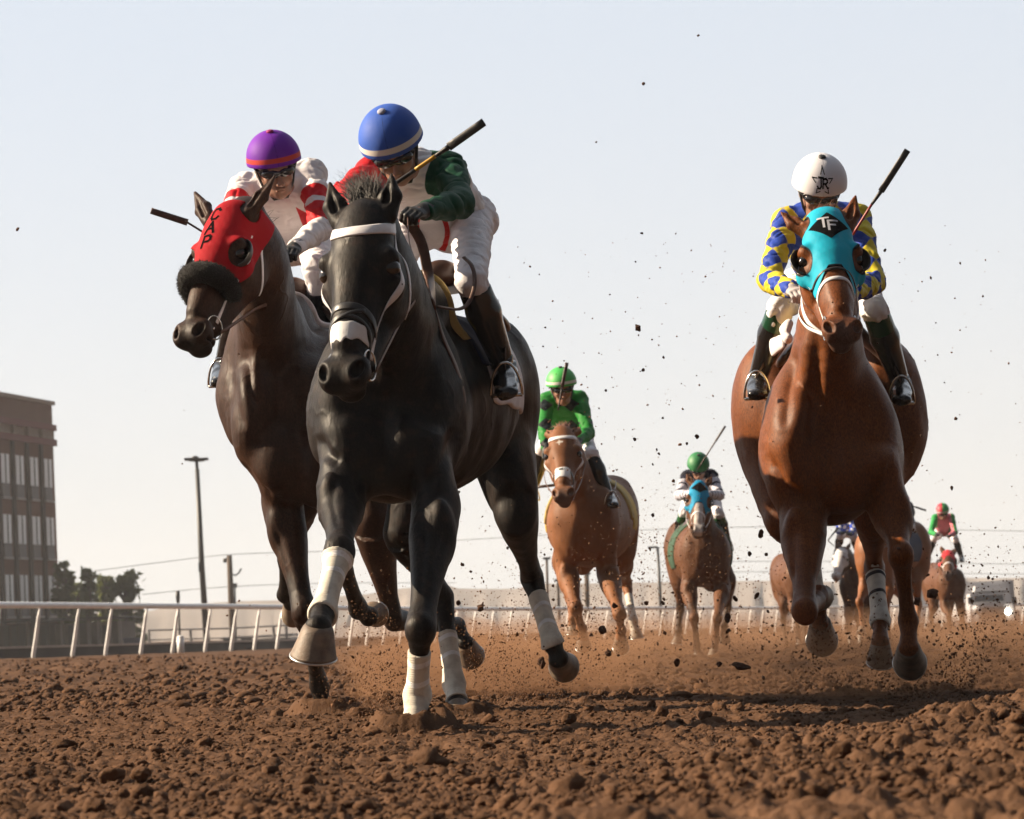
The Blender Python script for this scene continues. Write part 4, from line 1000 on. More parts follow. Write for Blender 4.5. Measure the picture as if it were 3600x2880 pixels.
# ---------------------------------------------------------------- HORSE B (dark bay, left)
JB = dict(
    poll=K3(448, 655, 12.05), nose=K3(232, 1342, 11.75), hint=A3(-.62, -1, .10),
    torso=[(K2(475, 260, 12.7), (.265, .33)), (K2(560, 190, 13.1), (.32, .37)), (K2(640, 150, 13.8), (.31, .35)), (K2(700, 90, 14.4), (.26, .28))],
    lumps=[(K2(262, 210, 12.5), (.105, .19, .26), rotm('y', 4), .05), (K2(660, 220, 12.5), (.105, .19, .26), None, .05), (K2(370, 450, 12.42), (.12, .13, .17), None, .06), (K2(545, 460, 12.42), (.12, .13, .17), None, .06),
           (K2(240, 110, 12.7), (.10, .2, .26), rotm('y', 14)), (K2(690, 100, 12.8), (.10, .2, .26)), (K3(830, 1320, 13.2), (.10, .30, .14)), (K2(800, 150, 14.3), (.17, .28, .30)), (K2(560, 150, 14.3), (.17, .28, .30))],
    creases=[([K2(215, -90, 12.5), K2(240, 90, 12.4), K2(285, 180, 12.4)], .018, .022), ([K2(150, 0, 12.5), K2(165, 160, 12.4), K2(215, 300, 12.4)], .014, .022), ([K2(180, 430, 12.5), K2(260, 540, 12.4), K2(360, 625, 12.4)], .024, .022, .6), ([K2(365, 585, 12.4), K2(390, 630, 12.4), K2(410, 670, 12.4)], .014, .014), ([K2(455, 100, 12.3), K2(465, 300, 12.3), K2(480, 600, 12.3)], .016, .03), ([K2(340, 700, 12.4), K2(400, 880, 12.3), K2(450, 1080, 12.2)], .006, .012)],
    neck=[(K3(565, 745, 12.15), (.090, .13)), (K3(650, 950, 12.3), (.115, .19)), (K3(690, 1250, 12.55), (.135, .25)), (K3(705, 1480, 12.75), (.205, .28)), (K3(700, 1700, 12.8), (.24, .28))],
    FL=[K2(330, 380, 12.5), K2(385, 620, 12.55), K2(490, 1130, 12.3), K2(562, 1480, 12.9), K2(580, 1600, 12.9), K2(585, 1670, 12.85), {}],
    FR=[K2(620, 380, 12.5), K2(660, 620, 12.5), K2(655, 860, 12.1), K2(745, 1120, 12.55), K2(790, 1150, 12.6), K2(812, 1118, 12.68), dict(toe=A3(.2, .2, -1), hs=.95)],
    HL=[K2(560, 200, 14.3), K2(470, 600, 14.3), K2(410, 880, 14.9), K2(400, 1050, 15.2), K2(430, 1090, 15.3), K2(440, 1130, 15.4), {}],
    HR=[K2(790, 250, 14.3), K2(815, 730, 14.0), K2(905, 1165, 14.3), K2(1205, 1195, 15.0), K2(1243, 1275, 14.95), K2(1265, 1318, 15.05), dict(toe=A3(.2, -.6, -1), hs=1.1)],
)
rootB = empty('horse', K2(575, 1600, 13.5) * A3(1, 1, 0), 'dark bay racehorse in a red hood with a thick black shadow roll', 'horse', 'horses in the race')
HB = make_horse(JB, rootB, C_BAY, res=.0095, hres=.005, mouth=.02, ears=(((-.086, .058, -.03), (-.195, .05, .135)), ((.074, .06, -.02), (.138, .06, .145))),
                fields={'musz': f_muzzle, 'legs': f_legs(['FL', 'FR', 'HL', 'HR'], .15)}); HB.hero = True; sgn_of(HB)
M_HOODR = mat('red hood fabric', (.32, .005, .012), .8, var=.08, bump=.002, bscale=35, sheen=0, spec=.12)
M_BLK = mat('black printed ink', (.008, .003, .004), .9, var=0, spec=.03)
hB = hood(HB, M_HOODR, cups='both', zf=-.275)
decal(HB.hoodbvh, HB.w, HB.R, HB.sc, strokes(letters('C', -.026, -.078, .050, .03), .010) + strokes(letters('A', -.026, -.142, .050, .03), .010) + strokes(letters('P', -.026, -.206, .050, .03), .010), -.25, .0012, 'lettering', M_BLK, hB)
bridle(HB, M_WHITE_STRAP, brow=False, rings=True, nosez=-.40, w=.015)
# fleece shadow roll over the nose
M_FLEECE = mat('black fleece', (.014, .013, .013), .9, var=.2, bump=.010, bscale=120, sheen=.1, spec=.12)
def shadow_roll(H, z, r, m, name='shadow_roll'):
    P_, rr = [], []
    for th in np.linspace(-118, 118, 25):
        p, n_ = H.hs(th, z - .035 * (abs(th) / 118) ** 2, .08); P_.append(p + n_ * r * .45); rr.append(r * (1 - .35 * (abs(th) / 118) ** 3) + H.hero * rng.normal(0, .0008))
    mb = MB(); mb.tube(P_, rr, 16); o = mb.build(name, m, H.root); g = np.random.default_rng(9); rt, ds = [], []; P_ = np.array(P_)
    for _ in range(2600):
        i = int(g.integers(0, len(P_) - 1)); t = g.random(); c = P_[i] * (1 - t) + P_[i + 1] * t; w = nrm(P_[i + 1] - P_[i]); d = g.normal(0, 1, 3); d = nrm(d - w * np.dot(d, w)); rt.append(c + d * rr[i] * .97); ds.append(d)
    hair('fleece_pile', H.root, rt, ds, .012, .0015, m, n=2, curl=.6, grav=0, parent=o); return o
shadow_roll(HB, -.325, .047, M_FLEECE)
mane(HB, M_MANE_BLACK, fl=0, n=260, L=.09, seed=4)
rB = dict(head=K3(733, 452, 13.1), hrot=hrot(10, 34, -9), neck=K3(775, 555, 13.45), chest=K3(800, 610, 13.75), pelvis=K3(830, 860, 14.4),
          shL=K3(560, 570, 13.55), elL=K3(470, 760, 13.2), wrL=K3(400, 860, 12.9), shR=K3(935, 490, 13.55), elR=K3(985, 790, 13.25), wrR=K3(845, 895, 12.75),
          hipL=K3(640, 960, 14.3), knL=K3(560, 1150, 13.4), anL=K3(445, 1560, 13.75), toL=K3(430, 1640, 13.3),
          hipR=K3(960, 900, 14.3), knR=K3(960, 1010, 13.4), anR=K3(1010, 1500, 13.8), toR=K3(1020, 1600, 13.4), hnR=A3(.2, -.3, 1), hnL=A3(-.2, -.3, 1))
def arm_bands(q, rngs, r=.10):
    def fn(Rd, V):
        a, b = Rd.r['sh' + q], Rd.r['el' + q]; w = b - a; L = np.linalg.norm(w); w = w / L; u = (V - a) @ w; d = np.linalg.norm(V - a - u[:, None] * w, axis=1); f = np.full(len(V), -1.0)
        for t0, t1 in rngs: f = np.maximum(f, np.minimum(u - t0 * L, t1 * L - u))
        return np.minimum(f, r - d)
    return fn
J_B = mat('white silks with red hoops', (.70, .66, .68), .62, over=[('hoop', (.52, .012, .02)), ('badge', (.50, .02, .03))], var=.06, bump=.004, bscale=14, sheen=0, spec=.12)
capB = mat('purple cap cover', (.155, .022, .36), .6, over=[('seam', (.07, .01, .17), .0012), ('band', (.55, .06, .05))], var=.08, bump=.002, bscale=14, sheen=0, spec=.12)
perB = empty('person', rB['pelvis'], 'jockey in purple cap and goggles wearing white silks with red hoops on the sleeve', 'person', 'jockeys in the race')
RB = make_rider(rB, perB, J_B, cap=capB, jfields={'hoop': lambda Rd, V: np.maximum(arm_bands('R', ((.38, .56), (.66, .98)))(Rd, V), arm_bands('L', ((.38, .56), (.66, .98)))(Rd, V)),
     'badge': lambda Rd, V: .034 - np.maximum(np.abs(V[:, 0] - K3(885, 705, 13.5)[0]), np.abs(V[:, 2] - K3(885, 705, 13.5)[2])) - .3 * np.abs(V[:, 0] - K3(885, 705, 13.5)[0] + V[:, 2] - K3(885, 705, 13.5)[2])}, button=capB, hk=1.06)
reins(HB, {'L': rB['wrL'] + A3(.03, -.09, 0), 'R': rB['wrR'] + A3(-.06, -.05, 0)}, M_BROWN_STRAP)
whip('riding_whip', [('shaft', K3(400, 850, 12.9), K3(250, 757, 12.85), .005, .005, M_WHIPB, 1), ('popper', K3(250, 757, 12.85), K3(48, 692, 12.8), .016, .015, M_WHIPB, .4)], 'brown whip pointing left behind the red hood', 'riding whips')

# ---------------------------------------------------------------- HORSE C (chestnut, right)
def k5(x, y, d): return K5(x, y, d)
JC = dict(
    poll=K4(632, 452, 12.24), nose=K4(732, 1080, 11.86), hint=A3(.04, -1, .42),
    torso=[(K5(650, 330, 12.62), (.25, .30)), (K5(650, 240, 13.05), (.285, .36)), (K5(650, 200, 13.6), (.30, .36)), (K5(650, 150, 14.2), (.28, .32))],
    lumps=[(K5(428, 270, 12.48), (.105, .19, .27), rotm('y', 6), .05), (K5(872, 270, 12.52), (.105, .15, .27), rotm('y', -6), .05), (K5(555, 440, 12.42), (.12, .13, .15), None, .06), (K5(760, 440, 12.42), (.12, .13, .15), None, .06),
           (K5(400, 150, 12.6), (.10, .2, .28), rotm('y', 14)), (K5(900, 150, 12.6), (.10, .2, .28), rotm('y', -14)), (K4(650, 1150, 13.3), (.12, .3, .16)),
           (K5(350, 90, 14.05), (.21, .30, .38)), (K5(950, 80, 14.05), (.21, .30, .38)), (K5(390, 330, 14.0), (.13, .22, .26)), (K5(880, 330, 14.0), (.115, .22, .26))],
    creases=[([K4(690, 1380, 12.3), K5(670, 150, 12.2), K5(665, 540, 12.2)], .020, .034), ([K5(295, 290, 12.4), K5(400, 480, 12.3), K5(520, 585, 12.3)], .026, .022, .6), ([K5(1030, 300, 12.4), K5(950, 470, 12.3), K5(850, 580, 12.3)], .020, .024, .6),
             ([K4(470, 1180, 12.4), K4(420, 1450, 12.4), K4(400, 1680, 12.4)], .020, .03), ([K4(540, 1080, 12.3), K4(520, 1350, 12.3), K4(500, 1700, 12.3)], -.020, .035), ([K4(575, 1100, 12.3), K4(585, 1400, 12.3), K4(600, 1700, 12.2)], .016, .028), ([K4(830, 1250, 12.4), K4(880, 1450, 12.4), K4(900, 1700, 12.4)], .006, .035),
             ([K5(560, 430, 12.2), K5(610, 560, 12.2), K5(640, 610, 12.2)], .010, .018), ([K5(450, 680, 12.3), K5(450, 850, 12.2), K5(455, 1060, 12.0)], .009, .010), ([K5(530, 700, 12.3), K5(545, 860, 12.2), K5(560, 1000, 12.1)], .006, .012), ([K5(1020, 640, 12.3), K5(1020, 760, 12.3), K5(1010, 900, 12.2)], .008, .012), ([K5(1090, 940, 12.3), K5(1085, 1060, 12.3), K5(1090, 1180, 12.3)], .005, .008)],
    neck=[(K4(645, 560, 12.35), (.090, .13)), (K4(655, 900, 12.4), (.112, .17)), (K4(645, 1180, 12.5), (.145, .22)), (K4(645, 1420, 12.62), (.20, .26)), (K4(650, 1680, 12.68), (.235, .26))],
    FL=[K5(450, 400, 12.45), K5(505, 640, 12.45), K5(516, 1175, 11.95), K5(575, 1120, 12.5), K5(592, 1085, 12.6), K5(600, 1070, 12.75), dict(toe=A3(0, .3, -1), hs=.9, w=1.15)],
    FR=[K5(930, 360, 12.4), K5(985, 600, 12.45), K5(1045, 860, 12.2), K5(1088, 1230, 12.4), K5(1088, 1375, 12.35), K5(1090, 1430, 12.55), dict(toe=A3(.05, -.6, -1), hs=1.12)],
    HL=[K5(330, 200, 14.1), K5(400, 640, 13.8), K5(545, 870, 14.2), K5(592, 1130, 14.0), K5(602, 1240, 14.0), K5(606, 1308, 14.25), dict(toe=A3(.05, -.6, -1), hs=1.2)],
    HR=[K5(960, 200, 14.1), K5(885, 640, 13.6), K5(900, 930, 13.9), K5(932, 1225, 13.65), K5(933, 1345, 13.55), K5(930, 1442, 13.60), dict(toe=A3(0, -1, 0), w=.85)],
)
rootC = empty('horse', K5(800, 1560, 13.2) * A3(1, 1, 0), 'bright chestnut racehorse on the right wearing a turquoise hood with a black diamond', 'horse', 'horses in the race')
HC = make_horse(JC, rootC, C_CHEST, res=.0095, hres=.005, ears=(((-.072, .055, -.055), (-.145, .045, .035)), ((.074, .055, -.045), (.115, .03, .095))),
                fields={'musz': f_muzzle, 'sock': lambda H, V, L: np.full(len(V), -1.0)}); HC.hero = True; sgn_of(HC)
M_HOODT = mat('turquoise hood fabric', (.010, .36, .52), .6, over=[('trim', (.015, .015, .018))], var=.08, bump=.002, bscale=35, sheen=0, spec=.12)
hC = hood(HC, M_HOODT, cups='both', zf=-.285, slope=1.9)
dia = []
nn = 14
Vd = [((i / nn - .5) * 2, (j / nn - .5) * 2) for j in range(nn + 1) for i in range(nn + 1)]
Vd = [((a - b) * .5 * .068, (a + b) * .5 * .068 - .090) for a, b in Vd]; Fd = [(j * (nn + 1) + i, j * (nn + 1) + i + 1, (j + 1) * (nn + 1) + i + 1, (j + 1) * (nn + 1) + i) for j in range(nn) for i in range(nn)]
decal(HC.hoodbvh, HC.w, HC.R, HC.sc, [(Vd, Fd)], -.25, .0010, 'diamond_patch', mat('black patch', (.006, .006, .007), .9, var=0, spec=.05), hC)
decal(HC.hoodbvh, HC.w, HC.R, HC.sc, strokes(letters('T', -.034, -.098, .046, .03) + letters('F', -.005, -.114, .046, .03), .008), -.25, .0022, 'lettering', mat('grey lettering', (.5, .5, .55), .7, var=0), hC)
bridle(HC, M_WHITE_STRAP, noseband=M_WHITE_STRAP, brow=False, rings=True, nosez=-.36, w=.014)
HC.strap('noseband_edge', [(-110, -.335), (-60, -.315), (0, -.295), (60, -.315), (110, -.335)], .012, M_BLACK_STRAP, .0085, yc=.08)
wrap_leg(HC, 'HR', .18, 1.25, M_BANDB, .007, (.24, .56)); wrap_leg(HC, 'HL', .05, 1.2, M_BANDB, .007, (.12,))
mane(HC, M_MANE_CHEST, fl=80, flen=.07, n=240, L=.09, seed=8, dirn=(.9, .4, .3), fdir=(.6, .3, .6))
rC = dict(head=K4(596, 345, 13.15), hrot=hrot(2, 44, 3), neck=K4(600, 470, 13.5), chest=K4(605, 610, 13.7), pelvis=K4(640, 800, 14.3),
          shL=K4(415, 520, 13.55), elL=K4(320, 840, 13.2), wrL=K4(445, 895, 12.8), shR=K4(800, 500, 13.55), elR=K4(895, 850, 13.2), wrR=K4(760, 920, 12.8),
          hipL=K4(480, 900, 14.2), knL=K4(385, 990, 13.35), anL=K4(250, 1400, 13.7), toL=K4(255, 1470, 13.3),
          hipR=K4(820, 900, 14.2), knR=K4(905, 1010, 13.35), anR=K4(1050, 1420, 13.7), toR=K4(1050, 1500, 13.3), hnR=A3(.2, -.3, 1), hnL=A3(-.2, -.3, 1), bt=.02)
def checker(Rd, V):
    r = Rd.r; best = np.full(len(V), 9.0); u = np.zeros(len(V)); v = np.zeros(len(V))
    segs = [(r['shL'], r['elL'], 0), (r['elL'], r['wrL'], 1), (r['shR'], r['elR'], 0), (r['elR'], r['wrR'], 1)]
    for a, b, add in segs:
        w = b - a; L = np.linalg.norm(w); w = w / L; t = np.clip((V - a) @ w, 0, L); q = V - a - t[:, None] * w; d = np.linalg.norm(q, axis=1)
        e1 = nrm(np.cross(w, A3(0, 1, 0))); e2 = np.cross(w, e1); ang = np.arctan2(q @ e2, q @ e1); m = d < best
        best = np.where(m, d, best); u = np.where(m, t + add * .30, u); v = np.where(m, ang, v)
    m = best > .085; u = np.where(m, V[:, 2] - r['pelvis'][2], u); v = np.where(m, (V[:, 0] - r['chest'][0]) / .055, v)
    return .05 * np.sin((u / .085) * math.pi + v * 1.0 * 1.0) * 0 + .03 * (np.sin(u * math.pi / .15 + v * 1.5) * np.sin(u * math.pi / .15 - v * 1.5))
J_C = mat('yellow and blue diamond silks', (.56, .46, .035), .55, over=[('chk', (.022, .055, .33))], var=.06, bump=.004, bscale=14, sheen=0, spec=.12)
capC = mat('white cap cover', (.70, .69, .74), .5, over=[('seam', (.40, .39, .44), .0010)], var=.05, bump=.002, bscale=14, sheen=0, spec=.12)
bootC = mat('green topped boot leather', (.014, .012, .013), .22, over=[('gait', (.012, .06, .03))], var=.2, bump=.002, bscale=18, spec=.6)
perC = empty('person', rC['pelvis'], 'jockey in white cap with a black star emblem wearing yellow and blue diamond silks', 'person', 'jockeys in the race')
RC = make_rider(rC, perC, J_C, cap=capC, boot=bootC, jfields={'chk': checker}, glove=mat('grey glove', (.42, .38, .38), .7, bump=.001, bscale=150), button=M_GLOVE, hk=1.06)
a5 = [R(90 + 72 * i) for i in range(5)]
sp = []
for i, a in enumerate(a5):
    tip = (math.cos(a) * .045, math.sin(a) * .045)
    for q in (-1, 1):
        b = a + q * R(15); sp.append([tip, (math.cos(b) * .030, math.sin(b) * .030)])
sc_ = lambda L: [[(x - .007, z + .108) for x, z in l] for l in L]
decal(RC.hbvh, RC.W, RC.HR, 1, strokes(sc_(sp), .0036), -.3, .0012, 'star_emblem', mat('black emblem ink', (.006, .006, .008), .8, var=0, spec=.1), RC.helmet)
decal(RC.hbvh, RC.W, RC.HR, 1, strokes(sc_([[(x, z) for x, z in l] for l in letters('J', -.023, -.017, .036, .0) + letters('R', -.001, -.015, .031, .0)]), .0062), -.3, .0014, 'lettering', MATS['black emblem ink'], RC.helmet)
reins(HC, {'L': rC['wrL'] + A3(.05, -.08, 0), 'R': rC['wrR'] + A3(-.05, -.08, 0)}, M_WHITE_STRAP)
M_REDSH = mat('red whip shaft', (.28, .02, .02), .45)
whip('riding_whip', [('shaft', K4(780, 590, 12.9), K4(885, 422, 12.85), .006, .006, M_REDSH, 1), ('keeper', K4(885, 422, 12.85), K4(936, 350, 12.83), .007, .010, M_WHIP, 1), ('popper', K4(936, 350, 12.83), K4(1083, 122, 12.78), .0155, .0155, M_WHIP, .4)],
     'black whip with red shaft held up beside the white cap', 'riding whips')

# ---------------------------------------------------------------- saddles and cloths of the leading horses
M_NAVY = mat('navy saddle cloth', (.012, .018, .06), .8, var=.15, bump=.003, bscale=20)
def saddle_cloth(H, name, Kf, yb, yf, yr, m, off, ztop=9, xr=None, slope=0.0, res=.008, wav=.004, parent=None, ylim=None):
    """cloth over the barrel between depths yf..yr (design units), down to photo row yb (in crop Kf)"""
    zl = Kf(0, yb, (yf + yr) / 2)[2]; a, b = yf * S, yr * S
    lo, hi = H.sdf.bounds(); lo = np.array([lo[0], a - .03, zl - .12]); hi = np.array([hi[0], b + .03, hi[2]])
    def mod(f, X, Y, Z):
        r = mxr(a + slope * (zl + .5 - Z) - Y + wav * np.sin(Z * 40), Y - b + wav * np.sin(Z * 30 + 2), zl + wav * 1.5 * np.sin(Y * 25) - Z + 0 * X)
        if xr is not None: r = np.maximum(r, xr(X, Y, Z))
        return np.maximum(f - off - wav * .6 * np.sin(Y * 35 + Z * 11), r)
    s2 = SDF(); s2.ops = [o for o in H.sdf.ops[:1 + len(H.J.get('lumps', ()))]]
    V, F = s2.mesh(res, lo, hi, mod)
    # keep it an open cloth: drop what lies under the surface
    return mkmesh(name, V, F, m, parent or H.root) if len(V) else None
def saddle(H, r, c, m=M_SADDLE, k=1.0):
    """small racing saddle: seat with raised pommel and cantle, two short flaps, stirrup leathers to the irons"""
    s = SDF(); c = np.asarray(c, float)
    s.cone(c + A3(0, -.16, .03), c + A3(0, .16, .04), (.10 * k, .035), (.13 * k, .035), .03); s.ell(c + A3(0, -.19, .05), (.07, .04, .05), None, .04); s.ell(c + A3(0, .20, .06), (.12, .04, .04), None, .04)
    for q in (-1, 1): s.cone(c + A3(q * .12, -.08, -.02), c + A3(q * .24, -.12, -.16), (.03, .13), (.02, .10), .03, u=A3(.7, 0, q * .7))
    V, F = s.mesh(.008); sd = mkmesh('saddle', V, F, m, H.root)
    for q, sg in (('L', -1), ('R', 1)):
        a = c + A3(sg * .22, -.05, -.06); b = r['an' + q] + (r['to' + q] - r['an' + q]) * .6 + A3(0, 0, .06); mid = (a + b) / 2 + A3(sg * .015, 0, 0)
        mb = MB(); mb.tube([a, mid, b], .012, 6, flat=(.25, 1), side=A3(1, 0, 0)); mb.build('stirrup_leather', m, H.root)
    return sd
saddle(HA, rA, K1(800, 1040, 11.45))
saddle_cloth(HA, 'chamois_pad', K1, 1330, 10.95, 11.12, M_CHAMOIS, .020, slope=.25)
saddle_cloth(HA, 'saddle_cloth', K1, 1500, 11.10, 11.7, M_NAVY, .014, slope=.1)
saddle_cloth(HA, 'number_cloth', K1, 1690, 11.2, 11.85, M_WCLOTH, .011)
saddle(HB, rB, K3(850, 1200, 13.7)); saddle_cloth(HB, 'chamois_pad', K3, 1500, 13.15, 13.35, M_WCLOTH, .020, slope=.25); saddle_cloth(HB, 'saddle_cloth', K3, 1790, 13.35, 14.0, M_NAVY, .012); saddle_cloth(HB, 'number_cloth', K3, 1880, 13.65, 14.1, M_WCLOTH, .009)
saddle(HC, rC, K4(640, 1100, 13.75)); saddle_cloth(HC, 'chamois_pad', K4, 1370, 13.05, 13.25, M_CHAMOIS, .022, slope=.2)
M_PLAST = mat('clear plastic number cover', (.50, .46, .40), .25, over=[('num', (.70, .42, .03))], var=.25, vscale=14, bump=.006, bscale=16, spec=.6)
o = saddle_cloth(HC, 'number_cloth', K4, 1500, 13.25, 13.62, M_PLAST, .016, wav=.007)
# brown martingale yoke and neck straps
def neck_ring(H, name, pts_t, m, w, th=.006, span=(-150, 150), tilt=.25, n=44):
    nk = H.J['neck']; t = pts_t * (len(nk) - 1); j = min(int(t), len(nk) - 2); c = nk[j][0] + (nk[j + 1][0] - nk[j][0]) * (t - j); w_ = nrm(nk[j + 1][0] - nk[j][0])
    e1 = nrm(A3(1, 0, 0) - w_ * w_[0]); e2 = np.cross(w_, e1); P_, N_ = [], []
    for a in np.linspace(R(span[0]), R(span[1]), n):
        d = e1 * math.sin(a) + (-e2 if e2[1] > 0 else e2) * math.cos(a) + w_ * tilt * math.cos(a); d = nrm(d)
        h = H.bvh.ray_cast(Vector(c + d * .6), Vector(-d), .7)
        if h[0] is None: continue
        nn = np.array(h[1]) * H.nsign; P_.append(np.array(h[0]) + nn * .001); N_.append(nn)
    P_, N_ = np.array(P_), np.array(N_)
    for _ in range(4): P_[1:-1] = (P_[:-2] + 2 * P_[1:-1] + P_[2:]) / 4
    mb = MB(); mb.ribbon(P_, N_, w, th); return mb.build(name, m, H.root)
HA.pxstrap('neck_strap', K1, [(628, 690), (690, 790), (722, 930), (748, 1110)], .040, M_BROWN_STRAP, .008)
mb = MB(); mb.tube(spline([K1(905, 868, 11.0), K1(948, 915, 10.95), K1(962, 1000, 10.9), K1(935, 1090, 10.85), K1(880, 1132, 10.8), K1(770, 1118, 10.75)], 26), .009, 6, flat=(1, .35)); mb.build('rein_loop', M_BROWN_STRAP, HA.root)
s = SDF(); s.ell(K4(415, 1115, 13.0), (.020, .04, .040), rotm('y', 20), .012); s.ell(K4(422, 1160, 12.98), (.023, .04, .026), None, .010); s.cone(K4(430, 1075, 13.0), K4(400, 1110, 13.0), .018, .02, .02); s.cone(K4(395, 1175, 13.05), K4(335, 1212, 13.1), (.010, .04), (.012, .05), .012)
V, F = s.mesh(.006); mkmesh('towel_roll', V, F, M_WCLOTH, HC.root)
neck_ring(HA, 'martingale_yoke', .62, M_BROWN_STRAP, .028, tilt=.9)
neck_ring(HC, 'martingale_yoke', .30, M_WHITE_STRAP, .022, tilt=.5)

# ================================================================ the track surface
def vnoise(x, y, s, seed):
    """smooth value noise"""
    g = np.random.default_rng(seed); T = g.random((256, 256)).astype(np.float32)
    x = x / s; y = y / s; xi = np.floor(x).astype(int); yi = np.floor(y).astype(int); fx = x - xi; fy = y - yi
    fx = fx * fx * (3 - 2 * fx); fy = fy * fy * (3 - 2 * fy)
    a = T[xi & 255, yi & 255]; b = T[(xi + 1) & 255, yi & 255]; c = T[xi & 255, (yi + 1) & 255]; d = T[(xi + 1) & 255, (yi + 1) & 255]
    return (a * (1 - fx) + b * fx) * (1 - fy) + (c * (1 - fx) + d * fx) * fy
def clods(x, y, s, seed, dens=.6, hmin=.25):
    """round lumps scattered on a jittered grid of cell size s: returns height in 0..1"""
    g = np.random.default_rng(seed); JX, JY, Rr, On, Hh = [g.random((256, 256)).astype(np.float32) for _ in range(5)]
    xi = np.floor(x / s).astype(int); yi = np.floor(y / s).astype(int); out = np.zeros_like(x)
    for dx in (-1, 0, 1):
        for dy in (-1, 0, 1):
            a = (xi + dx) & 255; b = (yi + dy) & 255
            px = (xi + dx + .15 + .7 * JX[a, b]) * s; py = (yi + dy + .15 + .7 * JY[a, b]) * s; r = (.22 + .42 * Rr[a, b]) * s
            d = ((x - px) ** 2 + ((y - py)) ** 2) / r ** 2
            h = np.sqrt(np.clip(1 - d, 0, 1)) * r / (.64 * s) * (hmin + (1 - hmin) * Hh[a, b]) * (On[a, b] < dens)
            out = np.maximum(out, h)
    return out
HOLES = [(HA.J['FR'][5], .07, .15), (HA.J['HL'][5], .05, .14), (HB.J['FL'][5], .07, .15)]
def height(x, y):
    yd = y / S
    n1 = vnoise(x, y, .9, 1) - .5; n2 = vnoise(x, y, .22, 2) - .5; n3 = vnoise(x, y, .07, 3) - .5; n4 = vnoise(x, y, .03, 4) - .5; n5 = np.abs(vnoise(x, y, .045, 14) - .5) * 2
    rough = .35 + .9 * vnoise(x + 40, y, .55, 9)
    h = .018 * n1 + .020 * n2 * rough + .014 * n3 * rough + .007 * n4 - .010 * (1 - n5) ** 3
    c4 = clods(x, y, .30, 17, .45); far = np.clip((yd - 14) / 12, 0, 1); c1 = clods(x, y, .034, 11, .75); c2 = clods(x + .02, y, .10, 12, .25); c3 = clods(x, y + .3, .022, 13, .8)
    h = h + .07 * far * c4 + .05 * far * (vnoise(x, y, .5, 23) - .5) + .015 * c1 * rough + .022 * c2 * np.clip(rough - .25, 0, 1) + .008 * c3
    # hoof scrapes
    h = h - .02 * np.clip(vnoise(x, y, .38, 21) - .72, 0, 1) * 3
    # harrowed berm rising on the right foreground
    Xb = np.interp(yd, [4, 5.3, 7, 8, 9.3, 12], [-.5, -.12, .42, .82, 1.45, 2.6]); bm = np.clip((x - Xb) / .45, 0, 1); bm = bm * bm * (3 - 2 * bm)
    hb = np.interp(yd, [4, 5, 7, 8, 9.3, 10.5, 12.5], [.03, .035, .050, .065, .10, .08, 0]); h = h + bm * hb * 1.5
    onb = bm * np.clip((11.5 - yd) / 2, 0, 1); h = h + onb * (.030 * clods(x, y, .10, 35, .7, .3) + .012 * clods(x, y, .045, 36, .8, .3) + .010 * (vnoise(x, y, .018, 37) - .5))
    near = np.clip((7.2 - yd) / 1.2, 0, 1) * np.clip((x - .75) / .4, 0, 1)
    h = h + near * (.055 * clods(x, y, .15, 31, .7, .5))
    fade = np.clip((75 - yd) / 30, 0, 1)
    h = h * fade
    # edge of the firmer ground by the rail
    for (p, hh, rr) in HOLES:
        d = np.sqrt((x - p[0]) ** 2 + (y - p[1]) ** 2); h = h + hh * np.exp(-((d - .10) / .06) ** 2) * (1.0) - .03 * np.exp(-(d / .07) ** 2)
    return h - .014 + BANK * x
def ground_mesh():
    yd = [2.2]
    while yd[-1] < 60:
        y = yd[-1]; yd.append(y + max(.014, .0022 * y * (1 + max(0, y - 12) * .12)))
    yd = np.array(yd + list(np.geomspace(62, 900, 24)))
    nu = 640; u = np.linspace(-1, 1, nu); core = .29                # fine inside the view, stretched outside
    uu = np.where(np.abs(u) < .86, u / .86 * core, np.sign(u) * (core + (np.abs(u) - .86) / .14 * 1.2 + ((np.abs(u) - .86) / .14) ** 3 * 2.5))
    Y = np.repeat(yd[:, None] * S, nu, 1); X = uu[None, :] * Y; g = np.random.default_rng(5)
    X = X + (g.random(X.shape) - .5) * .004; Z = height(X, Y)
    V = np.stack([X, Y, Z], -1).reshape(-1, 3); ny = len(yd); i = np.arange(ny - 1)[:, None] * nu + np.arange(nu - 1)[None, :]
    F = np.stack([i, i + 1, i + 1 + nu, i + nu], -1).reshape(-1, 4)
    print('ground', len(V)); return V, F
M_SOIL = mat('harrowed red brown soil', (.098, .053, .031), .95, var=.35, vscale=7, bump=.007, bscale=80, spec=.05)
def soil_mat():
    t = M_SOIL.node_tree; N = t.nodes
    # pale dry crumbs and darker moist patches
    return M_SOIL
GV, GF = ground_mesh()
g_ = mkmesh('ground', GV, GF, M_SOIL, None, smooth=True); g_['kind'] = 'structure'
